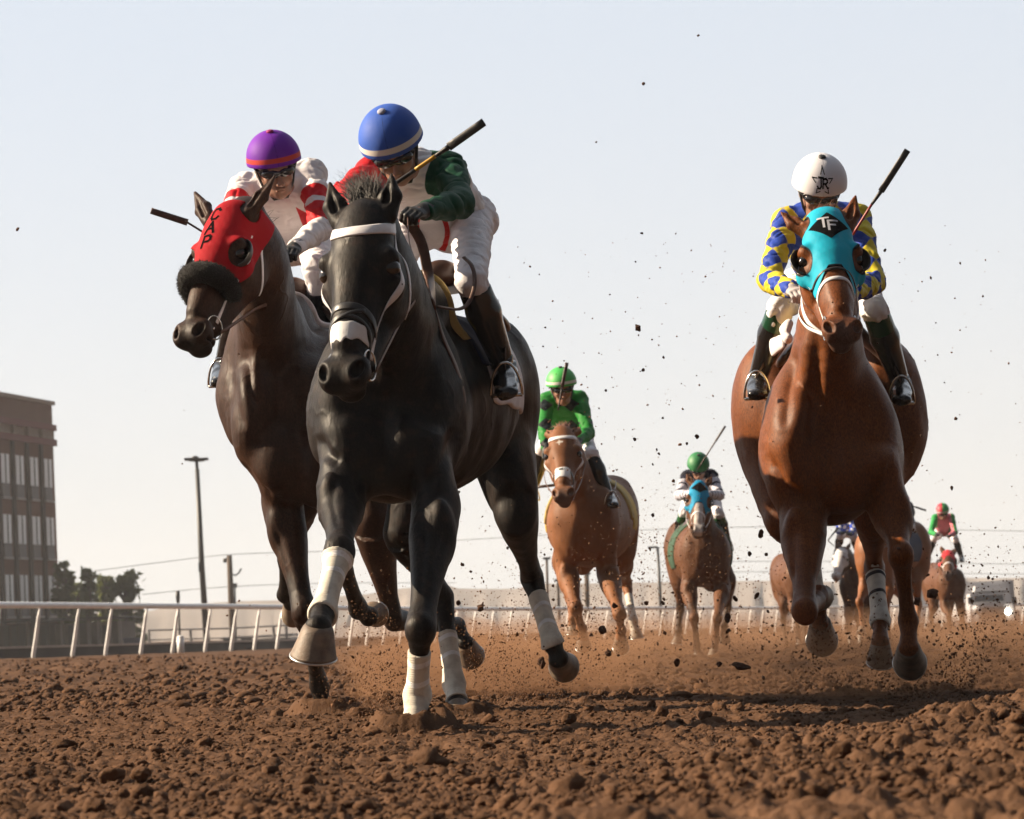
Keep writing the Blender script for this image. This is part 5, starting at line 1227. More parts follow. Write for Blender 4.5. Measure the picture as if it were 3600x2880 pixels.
# loose crumbs lying on the surface, nobody could count them
def rock(n_seed, sub=1):
    g = np.random.default_rng(n_seed); t = (1 + 5 ** .5) / 2
    v = np.array([(-1, t, 0), (1, t, 0), (-1, -t, 0), (1, -t, 0), (0, -1, t), (0, 1, t), (0, -1, -t), (0, 1, -t), (t, 0, -1), (t, 0, 1), (-t, 0, -1), (-t, 0, 1)], float); v /= np.linalg.norm(v[0])
    f = [(0, 11, 5), (0, 5, 1), (0, 1, 7), (0, 7, 10), (0, 10, 11), (1, 5, 9), (5, 11, 4), (11, 10, 2), (10, 7, 6), (7, 1, 8), (3, 9, 4), (3, 4, 2), (3, 2, 6), (3, 6, 8), (3, 8, 9), (4, 9, 5), (2, 4, 11), (6, 2, 10), (8, 6, 7), (9, 8, 1)]
    for _ in range(sub):
        v = list(map(tuple, v)); cache = {}; nf = []
        def mid(a, b):
            k_ = (min(a, b), max(a, b))
            if k_ not in cache: p = (np.array(v[a]) + np.array(v[b])); v.append(tuple(p / np.linalg.norm(p))); cache[k_] = len(v) - 1
            return cache[k_]
        for a, b, c in f: ab, bc, ca = mid(a, b), mid(b, c), mid(c, a); nf += [(a, ab, ca), (b, bc, ab), (c, ca, bc), (ab, bc, ca)]
        f = nf; v = np.array(v)
    v = np.array(v); ph = g.random(9) * 6.28
    d = 1 + .16 * np.sin(v @ g.normal(0, 2.5, 3) + ph[0]) + .12 * np.sin(v @ g.normal(0, 4, 3) + ph[1]) + .14 * g.normal(0, 1, len(v)) * .6
    return v * d[:, None], np.array(f)
ROCKS = [rock(s_, 1) for s_ in range(8)]; ROCKS0 = [rock(s_ + 20, 0) for s_ in range(6)]; ROCKS2 = [rock(s_ + 40, 2) for s_ in range(6)]
def scatter_rocks(C, sizes, shapes, seed=1, squash=.7):
    g = np.random.default_rng(seed); Vs, Fs, n = [], [], 0; k = g.integers(0, len(shapes), len(C))
    for s_ in range(len(shapes)):
        m = np.where(k == s_)[0]
        if len(m) == 0: continue
        v, f = shapes[s_]; q = g.normal(0, 1, (len(m), 4)); q /= np.linalg.norm(q, axis=1)[:, None]; w, x, y, z = q.T
        Rr = np.stack([1 - 2 * (y * y + z * z), 2 * (x * y - z * w), 2 * (x * z + y * w), 2 * (x * y + z * w), 1 - 2 * (x * x + z * z), 2 * (y * z - x * w), 2 * (x * z - y * w), 2 * (y * z + x * w), 1 - 2 * (x * x + y * y)], 1).reshape(-1, 3, 3)
        st = g.uniform(.6, 1.2, (len(m), 1, 3)); vv = np.einsum('mij,mvj->mvi', Rr, v[None] * st) * sizes[m][:, None, None]; vv[:, :, 2] *= squash; vv += C[m][:, None, :]
        Vs.append(vv.reshape(-1, 3)); Fs.append((f[None] + (np.arange(len(m)) * len(v))[:, None, None]).reshape(-1, 3) + n); n += len(m) * len(v)
    return np.concatenate(Vs), np.concatenate(Fs)
g = np.random.default_rng(77)
n_ = 42000; yy = 4.6 + 15 * g.random(n_) ** 1.5; xx = (g.random(n_) - .5) * .54 * yy; C_ = np.stack([xx * S, yy * S, np.zeros(n_)], 1); C_[:, 2] = height(C_[:, 0], C_[:, 1]) + .002
sz = np.clip(g.lognormal(-5.35, .55, n_), .003, .022)
V_, F_ = scatter_rocks(C_, sz, ROCKS, 3); V_[:, 2] += 0
setp(mkmesh('loose_soil', V_, F_, M_SOIL, None, smooth=False), kind='stuff', label='loose crumbs of brown soil on the track surface', cat='soil')

# a few big clods standing out on the track
nb = 60; yy = 5 + 8 * g.random(nb); xx = (g.random(nb) - .5) * .42 * yy; Cb = np.stack([xx * S, yy * S, np.zeros(nb)], 1); Cb[:, 2] = height(Cb[:, 0], Cb[:, 1]) + .012
V_, F_ = scatter_rocks(Cb, np.clip(g.lognormal(-3.6, .3, nb), .018, .05), ROCKS2, 9); setp(mkmesh('loose_clods', V_, F_, M_SOIL, None), kind='stuff', label='larger loose lumps of soil on the track', cat='soil')

nf = 14000; yy = 14 + 40 * g.random(nf) ** 1.3; xx = (g.random(nf) - .5) * .44 * yy; Cf = np.stack([xx * S, yy * S, np.zeros(nf)], 1); Cf[:, 2] = height(Cf[:, 0], Cf[:, 1]) + .004
V_, F_ = scatter_rocks(Cf, np.clip(g.lognormal(-3.9, .45, nf), .012, .06), ROCKS0, 19); setp(mkmesh('far_loose_soil', V_, F_, M_SOIL, None, smooth=False), kind='stuff', label='crumbly soil further up the track', cat='soil')

# ================================================================ the horses further back
def far_horse(Kf, cx, cy, d, yaw, poll, nose, legs, coat, label, hint=A3(0, -1, .1), k=1.0, length=1.75, fields=None, ears=EAR_DEF, res=.02, hres=.010, wid=1.0, mouth=0):
    c = Kf(cx, cy, d); a = R(yaw); fw = A3(math.sin(a), -math.cos(a), 0); sd = A3(math.cos(a), math.sin(a), 0)
    L = lambda x, b, z: c + (sd * x - fw * b + A3(0, 0, z)) * k
    pl = Kf(*poll); ns = Kf(*nose); nk = nrm(pl - L(0, .25, .05))
    J = dict(poll=pl, nose=ns, hint=hint, side=sd,
        torso=[(L(0, .12, 0), (.245 * wid, .31)), (L(0, .60, .02), (.30 * wid, .36)), (L(0, 1.15, .06), (.30 * wid, .35)), (L(0, length - .1, .16), (.27 * wid, .29)), (L(0, length + .15, .14), (.22, .22))],
        lumps=[(L(-.16, .1, .02), (.10, .18, .25), None, .05), (L(.16, .1, .02), (.10, .18, .25), None, .05), (L(-.09, .02, -.15), (.12, .13, .15), None, .06), (L(.09, .02, -.15), (.12, .13, .15), None, .06),
               (L(0, .55, .36), (.10, .28, .14)), (L(-.15, length - .15, .10), (.20, .32, .34)), (L(.15, length - .15, .10), (.20, .32, .34)), (L(-.16, length - .1, -.12), (.15, .26, .26)), (L(.16, length - .1, -.12), (.15, .26, .26))],
        neck=[(pl + (L(0, .2, .0) - pl) * .12 + A3(0, .03, -.03), (.085, .12)), (pl + (L(0, .25, .02) - pl) * .45 + A3(0, .05, .06), (.112, .18)), (pl + (L(0, .3, .0) - pl) * .82, (.17, .26)), (L(0, .2, -.05), (.22, .27))])
    for q, sg in (('L', -1), ('R', 1)):
        f = legs['F' + q]; f = [Kf(*p) if len(p) == 3 and not isinstance(p, np.ndarray) else L(*p) for p in f]
        J['F' + q] = [L(sg * .15, .08, -.10)] + f + [{}]
        h = legs['H' + q]; h = [Kf(*p) if not isinstance(p, np.ndarray) else L(*p) for p in h]
        J['H' + q] = [L(sg * .16, length - .05, .05)] + h + [{}]
    foot = min([J[z][5][2] for z in ('FL', 'FR', 'HL', 'HR')])
    root = empty('horse', A3((c + L(0, length, 0))[0] / 2, (c + L(0, length, 0))[1] / 2, foot), label, 'horse', 'horses in the race')
    H = make_horse(J, root, coat, res=res, hres=hres, k=k, ears=ears, fields=fields, mouth=mouth, eyes=True); H.hero = False; sgn_of(H); H.L = L; H.c = c; H.fk = k
    return H
LG = lambda *a: [np.array(p, float) for p in a]
# gallop stances in the horse's own frame (x right, y back from the chest, z up), hoof tips last
ST1 = dict(FL=LG((-.15, .15, -.38), (-.14, -.25, -.62), (-.13, -.20, -.88), (-.13, -.25, -.96), (-.13, -.30, -1.04)), FR=LG((.15, .15, -.38), (.15, -.05, -.78), (.15, .0, -1.08), (.15, -.03, -1.17), (.15, -.06, -1.25)),
           HL=LG((-.15, 1.45, -.38), (-.15, 1.85, -.62), (-.15, 1.75, -.98), (-.15, 1.80, -1.06), (-.15, 1.84, -1.13)), HR=LG((.15, 1.40, -.36), (.15, 1.55, -.70), (.14, 1.35, -1.05), (.14, 1.30, -1.14), (.14, 1.26, -1.22)))
def far_rider(Kf, hx, hy, hr, d, jersey, cap, label, jf=None, breech=None, boot=None, glove=None, yaw=0, roll=0, spread=1.0, dy=0, pitch=38, down=1.0, off=None, kk=1.0, fingers=False):
    T = dict(neck=(4, 125, .35), chest=(9, 265, .55), shL=(-181, 175, .40), elL=(-276, 495, .05), wrL=(-151, 550, -.35), shR=(204, 155, .40), elR=(299, 505, .05), wrR=(164, 575, -.35),
             pelvis=(44, 455, 1.15), hipL=(-116, 555, 1.05), knL=(-211, 645, .20), anL=(-346, 1055, .55), toL=(-341, 1125, .15), hipR=(224, 555, 1.05), knR=(309, 665, .20), anR=(454, 1075, .55), toR=(454, 1155, .15))
    if off: T.update(off)
    s_ = hr / 157
    r = {n: Kf(hx + x * s_ * spread, hy + y * s_ * down, d + dd) for n, (x, y, dd) in T.items()}
    r['head'] = Kf(hx, hy + 75 * s_ * .5, d); r['hrot'] = hrot(yaw, pitch, roll); r['k'] = kk; r['hnL'] = A3(-.2, -.3, 1); r['hnR'] = A3(.2, -.3, 1); r['bt'] = .05
    root = empty('person', r['pelvis'], label, 'person', 'jockeys in the race')
    hk = hr / (9434 / (S * d)) * KS[Kf] / .122
    RD = make_rider(r, root, jersey, cap=cap, res=.010, hk=hk, fingers=fingers, jfields=jf, breech=breech, boot=boot, glove=glove)
    return RD
KS = {K6: .6667, K8: .4406}
def far_tack(H, strapm, nb, white_nose=False, brow=True, cloth=None, Rr=None, w=.018):
    if H.hero is False: bridle(H, strapm, noseband=nb, brow=brow, w=w, rings=True, throat=False)
    if Rr is not None:
        reins(H, {'L': Rr.r['wrL'], 'R': Rr.r['wrR']}, M_BROWN_STRAP)
        saddle(H, Rr.r, H.L(0, .75, .40))
    if cloth: 
        for nme, m, y0, y1, zb, off in cloth:
            a = H.L(0, y0, 0)[1]; b = H.L(0, y1, 0)[1]; zz = H.L(0, 0, zb)[2]
            lo, hi = H.sdf.bounds(); lo = np.array([lo[0], a - .04, zz - .03]); hi = np.array([hi[0], b + .04, hi[2]])
            s2 = SDF(); s2.ops = [o for o in H.sdf.ops[:8]]
            V, F = s2.mesh(.014, lo, hi, lambda f, X, Y, Z: mxr(f - off, a - Y + 0 * X + 0 * Z, Y - b + 0 * X + 0 * Z, zz - Z + 0 * X + 0 * Y))
            if len(V): mkmesh(nme, V, F, m, H.root)
C_CH2 = mat('ginger chestnut coat', (.19, .078, .034), .5, over=[('star', (.60, .55, .5), .006), ('musz', (.12, .08, .07), .03), ('sock', (.60, .55, .48), .01)], var=.22, vscale=5, bump=.002, bscale=200, spec=.12, dust=.3)
C_BY2 = mat('brown bay coat', (.105, .045, .022), .5, over=[('musz', (.10, .08, .075), .03), ('legs', (.03, .02, .016), .06), ('blaze', (.55, .50, .48), .008)], var=.25, vscale=5, bump=.002, bscale=200, spec=.12, dust=.3)
C_PAINT = mat('bay coat with white face', (.075, .034, .02), .5, over=[('blaze', (.62, .60, .62), .012), ('musz', (.16, .09, .07), .03), ('sock', (.6, .55, .5), .01)], var=.25, vscale=5, bump=.002, bscale=200, spec=.12, dust=.3)
def sockf(keys, t=.3):
    def fn(H, V, L):
        f = np.full(len(V), -1.0)
        for q in keys:
            l = H.J[q]; a, b = l[2] + (l[3] - l[2]) * t, l[4]; w = nrm(b - a); u = (V - a) @ w; d = np.linalg.norm(V - a - u[:, None] * w, axis=1); f = np.maximum(f, np.minimum(u, .10 - d))
        return f
    return fn
# D: ginger chestnut with a white star, behind the black horse
HD = far_horse(K6, 300, 880, 22.4, -6, (185, 372, 21.9), (192, 712, 21.45), dict(
    FL=[(215, 1140, 22.6), (262, 1330, 22.1), (292, 1440, 22.5), (300, 1490, 22.55), (302, 1530, 22.6)],
    FR=[(430, 1150, 22.6), (492, 1365, 22.0), (500, 1450, 22.5), (498, 1485, 22.5), (498, 1530, 22.6)],
    HL=[(200, 1080, 24.4), (230, 1270, 24.9), (245, 1390, 24.6), (245, 1430, 24.6), (245, 1470, 24.6)],
    HR=[(500, 1080, 24.3), (528, 1200, 24.9), (565, 1400, 24.5), (575, 1450, 24.5), (580, 1490, 24.5)]), C_CH2,
    'ginger chestnut racehorse with a white star, ridden by the jockey in bright green', hint=A3(-.10, -1, .05), wid=1.15, res=.014, hres=.007, length=1.7,
    fields={'star': star(-.01, -.15, .022), 'musz': f_muzzle, 'sock': sockf(['HR'], .35)}, ears=(((-.062, .07, -.02), (-.095, .11, .08)), ((.062, .07, -.02), (.10, .11, .08))))
def nosepatch(H, z0, z1, m, w=.045):
    pts = np.array([H.w((x, y, z)) for x in (-.1, .1) for y in (-.05, .1) for z in (z0, z1)])
    def rg(X, Y, Z):
        x, y, z = H.loc(X, Y, Z); return mxr(z - z1, z0 - z, y - .075, np.abs(x) - w)
    H.cover(.004, rg, 'nasal_strip', m, pts.min(0) - .03, pts.max(0) + .03, .006)
nosepatch(HD, -.44, -.36, MATS['white nasal strip'])
def diamonds(Rd, V):
    tr = lambda q, p: np.abs(np.mod(q / p, 1) - .5) * 2
    return .06 * (.66 - tr(V[:, 0] + .05, .21) - tr(V[:, 2], .17))
J_D = mat('bright green silks with dark diamonds', (.018, .18, .028), .55, over=[('dia', (.008, .012, .014))], var=.06, bump=.004, bscale=14, spec=.12)
RD_ = far_rider(K6, 188, 150, 84, 22.9, J_D, mat('bright green cap cover', (.05, .42, .075), .55, over=[('band', (.62, .62, .56))], var=.08), 'jockey in bright green cap and green silks with dark diamonds', jf={'dia': diamonds}, yaw=6, roll=-4, spread=.86, pitch=26,
    off=dict(knR=(330, 700, -.35), anR=(540, 1120, -.35), toR=(590, 1195, -.7), elR=(300, 480, .05), wrR=(190, 560, -.3), elL=(-200, 420, .1), wrL=(-180, 640, -.2)), fingers=True)
far_tack(HD, M_WHITE_STRAP, M_BLACK_STRAP, cloth=[('chamois_pad', M_CHAMOIS, .48, .62, .02, .018), ('saddle_cloth', mat('yellow saddle cloth', (.50, .33, .05), .8, var=.2), .62, 1.15, -.05, .012)], Rr=RD_)
mane(HD, M_MANE_CHEST, fl=70, flen=.08, n=120, r=.004, L=.1, seed=12)
whip('riding_whip', [('shaft', K6(168, 290, 22.5), K6(188, 170, 22.5), .006, .006, M_WHIP, 1), ('popper', K6(188, 170, 22.5), K6(215, 38, 22.5), .013, .015, M_WHIPB, .4)], 'dark whip held upright in front of the bright green cap', 'riding whips')
# E: bay in a blue hood
HE = far_horse(K6, 945, 1050, 30.6, 0, (915, 662, 30.2), (908, 905, 29.8), dict(
    FL=[(855, 1225, 30.7), (885, 1385, 30.2), (900, 1530, 30.4), (903, 1570, 30.4), (906, 1612, 30.4)],
    FR=[(1035, 1225, 30.7), (1008, 1385, 30.1), (1000, 1500, 30.4), (992, 1550, 30.3), (984, 1592, 30.3)],
    HL=[(815, 1180, 32.4), (812, 1340, 32.9), (803, 1450, 32.7), (798, 1485, 32.7), (793, 1520, 32.7)],
    HR=[(1060, 1180, 32.4), (1062, 1330, 33.0), (1045, 1430, 32.8), (1045, 1460, 32.8), (1045, 1490, 32.9)]), C_BY2,
    'brown racehorse in a blue hood with white nose under the dark green cap', hint=A3(.03, -1, .12), res=.018, hres=.008, wid=1.08,
    fields={'musz': f_muzzle, 'legs': f_legs(['FL', 'HL', 'HR'], .2), 'blaze': lambda H, V, L: np.where(L[:, 1] < .08, np.minimum(.036 - np.abs(L[:, 0]), -.24 - L[:, 2]), -1)}, ears=(((-.062, .055, .0), (-.11, .045, .11)), ((.062, .055, .0), (.11, .045, .11))))
hE = hood(HE, mat('blue hood fabric', (.015, .25, .45), .65, var=.08, spec=.12, over=[('trim', (.015, .015, .018), .002)]), cups='both', zf=-.27)
decal(HE.hoodbvh, HE.w, HE.R, HE.sc, [([(x * 1.1, z) for x, z in Vd], Fd)], -.25, .003, 'diamond_patch', MATS['black patch'], hE)
far_tack(HE, M_WHITE_STRAP, M_WHITE_STRAP, brow=False)
J_E = mat('black and white hooped silks', (.50, .50, .58), .6, over=[('blk', (.012, .012, .02)), ('hoop', (.012, .012, .03))], var=.06, spec=.12)
def hoops(Rd, V):
    f = np.full(len(V), -1.0)
    for q in 'LR':
        a, b, c = Rd.r['sh' + q], Rd.r['el' + q], Rd.r['wr' + q]
        for p0, p1 in ((a, b), (b, c)):
            w = p1 - p0; L = np.linalg.norm(w); w = w / L; u = (V - p0) @ w; d = np.linalg.norm(V - p0 - u[:, None] * w, axis=1)
            f = np.maximum(f, np.minimum.reduce([.016 - np.abs(np.mod(u, .14) - .08), .09 - d, u, L - u]))
    return f
RE_ = far_rider(K6, 908, 575, 61, 31.6, J_E, mat('dark green cap cover', (.015, .17, .05), .55, var=.08, over=[]), 'jockey in dark green cap with black and white hooped silks', jf={'blk': lambda Rd, V: (V[:, 2] - Rd.r['shL'][2] - .0) + .02 - 0 * V[:, 0], 'hoop': hoops}, spread=.88, pitch=48,
    glove=MATS['grey glove'], off=dict(wrL=(-130, 400, -.7), wrR=(150, 400, -.7), elL=(-300, 420, .05), elR=(330, 420, .05)), boot=mat('dark boot with green top', (.012, .014, .012), .25, over=[('gait', (.02, .09, .03))], var=.1))
reins(HE, {'L': RE_.r['wrL'], 'R': RE_.r['wrR']}, M_WHITE_STRAP, w=.012); saddle(HE, RE_.r, HE.L(0, .75, .40))
far_tack(HE, M_WHITE_STRAP, None, cloth=[('saddle_cloth', mat('yellow green saddle cloth', (.35, .33, .05), .8, var=.2), .45, 1.1, -.08, .016)]) if False else None
for nme, m, y0, y1, zb, off in [('saddle_cloth', mat('green saddle cloth', (.012, .05, .022), .8, var=.2), .45, 1.1, -.12, .016)]:
    a_ = HE.L(0, y0, 0)[1]; b_ = HE.L(0, y1, 0)[1]; zz_ = HE.L(0, 0, zb)[2]; lo, hi = HE.sdf.bounds(); s2 = SDF(); s2.ops = HE.sdf.ops[:8]
    V, F = s2.mesh(.016, [lo[0], a_ - .04, zz_ - .03], [hi[0], b_ + .04, hi[2]], lambda f, X, Y, Z: mxr(f - off, a_ - Y + 0 * X + 0 * Z, Y - b_ + 0 * X + 0 * Z, zz_ - Z + 0 * X + 0 * Y)); mkmesh(nme, V, F, m, HE.root)
mane(HE, M_MANE_BLACK, fl=0, n=120, r=.004, L=.10, seed=14)
def tail(H, m, seed=3):
    g = np.random.default_rng(seed); p = H.J['torso'][-1][0] + A3(0, .22, .12); hair('tail', H.root, [p + g.normal(0, .02, 3) for _ in range(60)], [A3(0, 1, .05)] * 60, .6, .005, m, n=6, curl=.1, grav=-.10, parent=H.body)
for h_, m_ in ((HA, M_MANE_BLACK), (HB, M_MANE_BLACK), (HC, M_MANE_CHEST), (HD, M_MANE_CHEST), (HE, M_MANE_BLACK)): tail(h_, m_)
whip('riding_whip', [('shaft', K6(905, 600, 31.2), K6(1048, 374, 31.2), .006, .010, M_WHIPB, 1), ('popper', K6(1000, 450, 31.2), K6(1050, 372, 31.2), .012, .012, M_WHIP, .4)], 'thin grey whip held up above the dark green cap', 'riding whips')
# F: bay mostly hidden behind the right horse's foreleg
HF = far_horse(K8, 385, 760, 45, 0, (400, 470, 44.3), (405, 640, 43.9), ST1, C_BY2, 'bay racehorse half hidden behind the folded foreleg of the chestnut', res=.024, hres=.012, fields={'musz': f_muzzle, 'legs': f_legs(['FL', 'FR', 'HL', 'HR'], .2), 'blaze': lambda H, V, L: np.full(len(V), -1.0)}, wid=1.15)
J_F = mat('blue and white spotted silks', (.55, .55, .60), .6, over=[('chk', (.02, .05, .35))], var=.06, spec=.12)
ck = lambda Rd, V: .03 * (np.sin(V[:, 0] * 55) * np.sin(V[:, 2] * 50) + .2)
RF_ = far_rider(K8, 380, 165, 46, 45.6, J_F, mat('dark cap cover', (.02, .03, .10), .55, var=.08), 'jockey in blue and white silks half hidden behind the chestnut horse', jf={'chk': ck}, spread=1.05); far_tack(HF, M_BROWN_STRAP, None, Rr=RF_)
# G: white-faced bay
HG = far_horse(K8, 820, 830, 46, -12, (705, 505, 45.2), (655, 725, 44.8), ST1, C_PAINT, 'bay racehorse with a bald white face seen between the legs of the chestnut', hint=A3(-.3, -1, .1), res=.024, hres=.011, wid=1.1,
    fields={'musz': lambda H, V, L: np.maximum(f_muzzle(H, V, L) - .01, .022 - np.hypot(L[:, 0] - .05, L[:, 2] + .20)), 'sock': sockf(['FL', 'FR', 'HL'], .4), 'blaze': lambda H, V, L: np.minimum(.12 - L[:, 1], -.02 - L[:, 2])})
RG_ = far_rider(K8, 735, 232, 46, 46.4, J_F, mat('light blue cap cover', (.07, .42, .60), .55, var=.08), 'jockey in light blue cap and blue and white silks behind the white faced horse', jf={'chk': ck}, spread=.7); far_tack(HG, M_WHITE_STRAP, None, Rr=RG_)
whip('riding_whip', [('shaft', K8(640, 500, 45.5), K8(592, 455, 45.5), .008, .008, M_WHIP, 1), ('popper', K8(592, 455, 45.5), K8(672, 352, 45.5), .010, .016, M_WHIP, .5)], 'black whip beside the light blue cap', 'riding whips')
# H: sunlit chestnut turned to the right, rider in a pink cap
C_CH3 = mat('golden chestnut coat', (.21, .080, .030), .5, over=[('musz', (.12, .08, .07), .03)], var=.2, vscale=5, spec=.2, dust=.3)
HH = far_horse(K8, 945, 560, 38, -24, (985, 290, 37.3), (995, 500, 36.9), ST1, C_CH3, 'golden chestnut racehorse with its rider in a pink cap, hidden behind the right foreleg', hint=A3(.5, -1, .1), res=.022, hres=.011, fields={'musz': f_muzzle}, wid=1.05)
J_H = mat('black silks', (.02, .02, .03), .6, var=.06, spec=.12)
RH_ = far_rider(K8, 1188, 135, 52, 38.8, J_H, mat('pink cap cover', (.55, .03, .22), .55, var=.08), 'jockey in pink cap and black silks leaning to the right beside the chestnut leg', yaw=55, roll=8, spread=.62, pitch=10, off=dict(neck=(-10, 130, .3), chest=(-70, 290, .5), pelvis=(-100, 520, 1.0)))
far_tack(HH, M_BLACK_STRAP, None, Rr=RH_, cloth=[('saddle_cloth', M_NAVY, .5, 1.15, -.12, .014)])
whip('riding_whip', [('shaft', K8(1220, 168, 38.2), K8(1290, 188, 38.2), .008, .009, M_WHIP, 1), ('popper', K8(1290, 188, 38.2), K8(1376, 216, 38.2), .013, .013, M_WHIP, .5)], 'black whip pointing right beside the pink cap', 'riding whips')
# I: last horse at the far right
HI = far_horse(K8, 1580, 800, 55, 0, (1556, 530, 54.3), (1562, 700, 53.6), ST1, C_BY2, 'last racehorse at far right with a red fleece over its brow', hint=A3(.05, -1, .5), res=.026, hres=.013, wid=1.15,
    fields={'musz': f_muzzle, 'legs': f_legs(['HL', 'HR'], .2), 'blaze': lambda H, V, L: np.full(len(V), -1.0)})
hI = hood(HI, mat('bright red hood fabric', (.50, .012, .02), .75, var=.1), cups='none', zf=-.18)
HI.strap('noseband', [(-110, -.36), (0, -.34), (110, -.36)], .03, M_WHITE_STRAP, .008)
J_I = mat('green silks with pink front', (.03, .28, .07), .55, over=[('pink', (.50, .16, .20))], var=.06, spec=.12)
RI_ = far_rider(K8, 1507, 215, 55, 55.6, J_I, mat('green and red quartered cap', (.04, .36, .10), .55, over=[('half', (.50, .02, .05)), ('band', (.55, .5, .5))], var=.08), 'jockey in red and green cap with green silks on the last horse', jf={'pink': lambda Rd, V: .13 - np.abs(V[:, 0] - Rd.r['chest'][0]) - .0 * V[:, 2]}, spread=.95, pitch=42, yaw=-10)
far_tack(HI, M_WHITE_STRAP, None, brow=False, Rr=RI_)

# ================================================================ beyond the track
def part(name, mb, m, parent, **k): return mb.build(name, m, parent, smooth=k.get('smooth', False))
# ---- running rail: white tube on leaning goosenecked posts, one thing
M_RAIL = mat('white painted rail', (.85, .85, .86), .45, var=.1, vscale=3)
path = [(-700, 50.), (0, 60.5), (112, 62), (255, 64), (390, 66.3), (515, 68.2), (625, 70.2), (735, 72), (850, 74.6), (935, 76.8), (1030, 79), (1450, 93), (1850, 105), (2300, 117), (2700, 134), (3600, 160), (4300, 175)]
px_, pd_ = np.array([p[0] for p in path], float), np.array([p[1] for p in path], float)
def railpt(x, d, z):
    q = P0(x, 2200, d); return A3(q[0], q[1], BANK * q[0] + z)
fine = []
for x in np.linspace(-700, 4300, 1200): fine.append(railpt(x, np.interp(x, px_, pd_), 0))
fine = np.array(fine); seg = np.r_[0, np.cumsum(np.linalg.norm(np.diff(fine, axis=0), axis=1))]
def along(s_): return A3(*[np.interp(s_, seg, fine[:, i]) for i in range(3)])
fr = empty('rail_fence', along(seg[-1] * .3), 'long white running rail on leaning posts round the far side of the track', 'fence')
RH = 1.19 * S
s0 = 0.0; tgt = railpt(112, 62, 0); s_hit = seg[np.argmin(np.linalg.norm(fine - tgt, axis=1))]; STEP = 2.02 * S; s0 = s_hit % STEP
posts = np.arange(s0, seg[-1], STEP)
print('posts', len(posts))
lean = .10
tube_pts = [along(s_) + A3(.12 + .07, -.06, RH) for s_ in np.linspace(0, seg[-1], 120)]
mb = MB(); mb.tube(tube_pts, .068, 10); mb.build('top_rail', M_RAIL, fr)
proto = None
for i, s_ in enumerate(posts[:100]):
    b = along(s_)
    if proto is None:
        mb = MB(); mb.tube([b + A3(0, 0, -.1), b + A3(.0, 0, .05), b + A3(.08, -.02, .45), b + A3(.15, -.045, .85), b + A3(.20, -.06, RH - .04)], [.088, .088, .085, .07, .04], 10, flat=(1, .5), side=A3(0, 1, 0))
        proto = mb.build('post', M_RAIL, fr); pb = b
    else:
        c = proto.copy(); COL.objects.link(c); c.parent = fr; c.location = [float(q) for q in (b - pb)]
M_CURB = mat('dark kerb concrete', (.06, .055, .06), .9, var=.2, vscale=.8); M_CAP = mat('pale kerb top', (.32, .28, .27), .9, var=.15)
cb = empty('kerb_wall', along(seg[-1] * .25), 'low dark kerb wall with a pale top behind the white rail', 'wall')
def strip(z0, z1, y0, y1, n=160):
    mb = MB(); rings = []
    for s_ in np.linspace(0, seg[-1], n):
        p = along(s_); q = along(min(s_ + 1, seg[-1])) - p; q = nrm(q) if np.linalg.norm(q) > 1e-6 else nrm(along(seg[-1]) - along(seg[-1] - 1)); nn = A3(-q[1], q[0], 0); nn = nn if nn[1] > 0 else -nn
        rings.append([p + nn * y0 + A3(0, 0, z0), p + nn * y1 + A3(0, 0, z0), p + nn * y1 + A3(0, 0, z1), p + nn * y0 + A3(0, 0, z1)])
    mb.loft(rings); return mb
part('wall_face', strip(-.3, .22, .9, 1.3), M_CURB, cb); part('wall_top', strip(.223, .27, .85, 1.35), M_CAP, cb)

# ---- hotel building at the left
M_STUC = mat('grey brown stucco', (.15, .066, .044), .9, var=.10, vscale=.6); M_STUCD = mat('dark brown pilaster', (.055, .040, .036), .9, var=.1); M_TRIM = mat('dark red trim', (.14, .012, .012), .7, var=.1)
M_PANEL = mat('pale cornice panel', (.26, .20, .16), .8, var=.1); M_WIN = mat('window glass with white blinds', (.78, .80, .82), .3, var=.06, spec=.6); M_MULL = mat('dark mullion', (.05, .045, .05), .6, var=0); M_SILL = mat('pale sill', (.42, .40, .40), .7, var=.05); M_VENT = mat('grey vent panel', (.12, .11, .115), .6, var=.1)
DB = 165.
cr = P0(214, 2270, DB); cl = P0(-330, 2270, DB * .875); cr[2] = cl[2] = BANK * cr[0] - .3; ew = nrm(cl - cr); nw = A3(ew[1], -ew[0], 0); nw = nw if nw[1] < 0 else -nw   # towards the camera
LW = np.linalg.norm(cl - cr)
def uz(kx, ky):
    o = A3(0, 0, CAMH); d = ray(kx * .6377, 1350 + ky * .6377); t = np.dot(cr - o, nw) / np.dot(d, nw); p = o + d * t; return float(np.dot(p - cr, ew)), float(p[2] - cr[2])
def wbox(mb, u0, u1, z0, z1, o0, o1):
    Rw = np.stack([ew, nw, A3(0, 0, 1)], 1); c = cr + ew * (u0 + u1) / 2 + nw * (o0 + o1) / 2 + A3(0, 0, (z0 + z1) / 2); mb.box(c, (abs(u1 - u0) / 2, abs(o1 - o0) / 2, abs(z1 - z0) / 2), Rw)
bd = empty('hotel_building', cr, 'four storey brown building with red trim and rows of white windows at left edge', 'building')
ztop = uz(283, 118)[1]; zt1 = uz(290, 262)[1]; zt2 = uz(292, 300)[1]; zt3 = uz(292, 345)[1]
mb = MB(); wbox(mb, 0, LW, 0, ztop, -14, 0); part('wall', mb, M_STUC, bd)
mb = MB(); wbox(mb, -.12, LW, ztop + .003, ztop + .22, -14.1, .16); part('parapet_cap', mb, M_PANEL, bd)
for z0, z1, nm in ((zt1, zt1 + .35, 0), (zt3, zt2 - .1, 1)): mb = MB(); wbox(mb, -.02, LW, z0, z1, -13.9, .24); part('trim_band', mb, M_TRIM, bd)
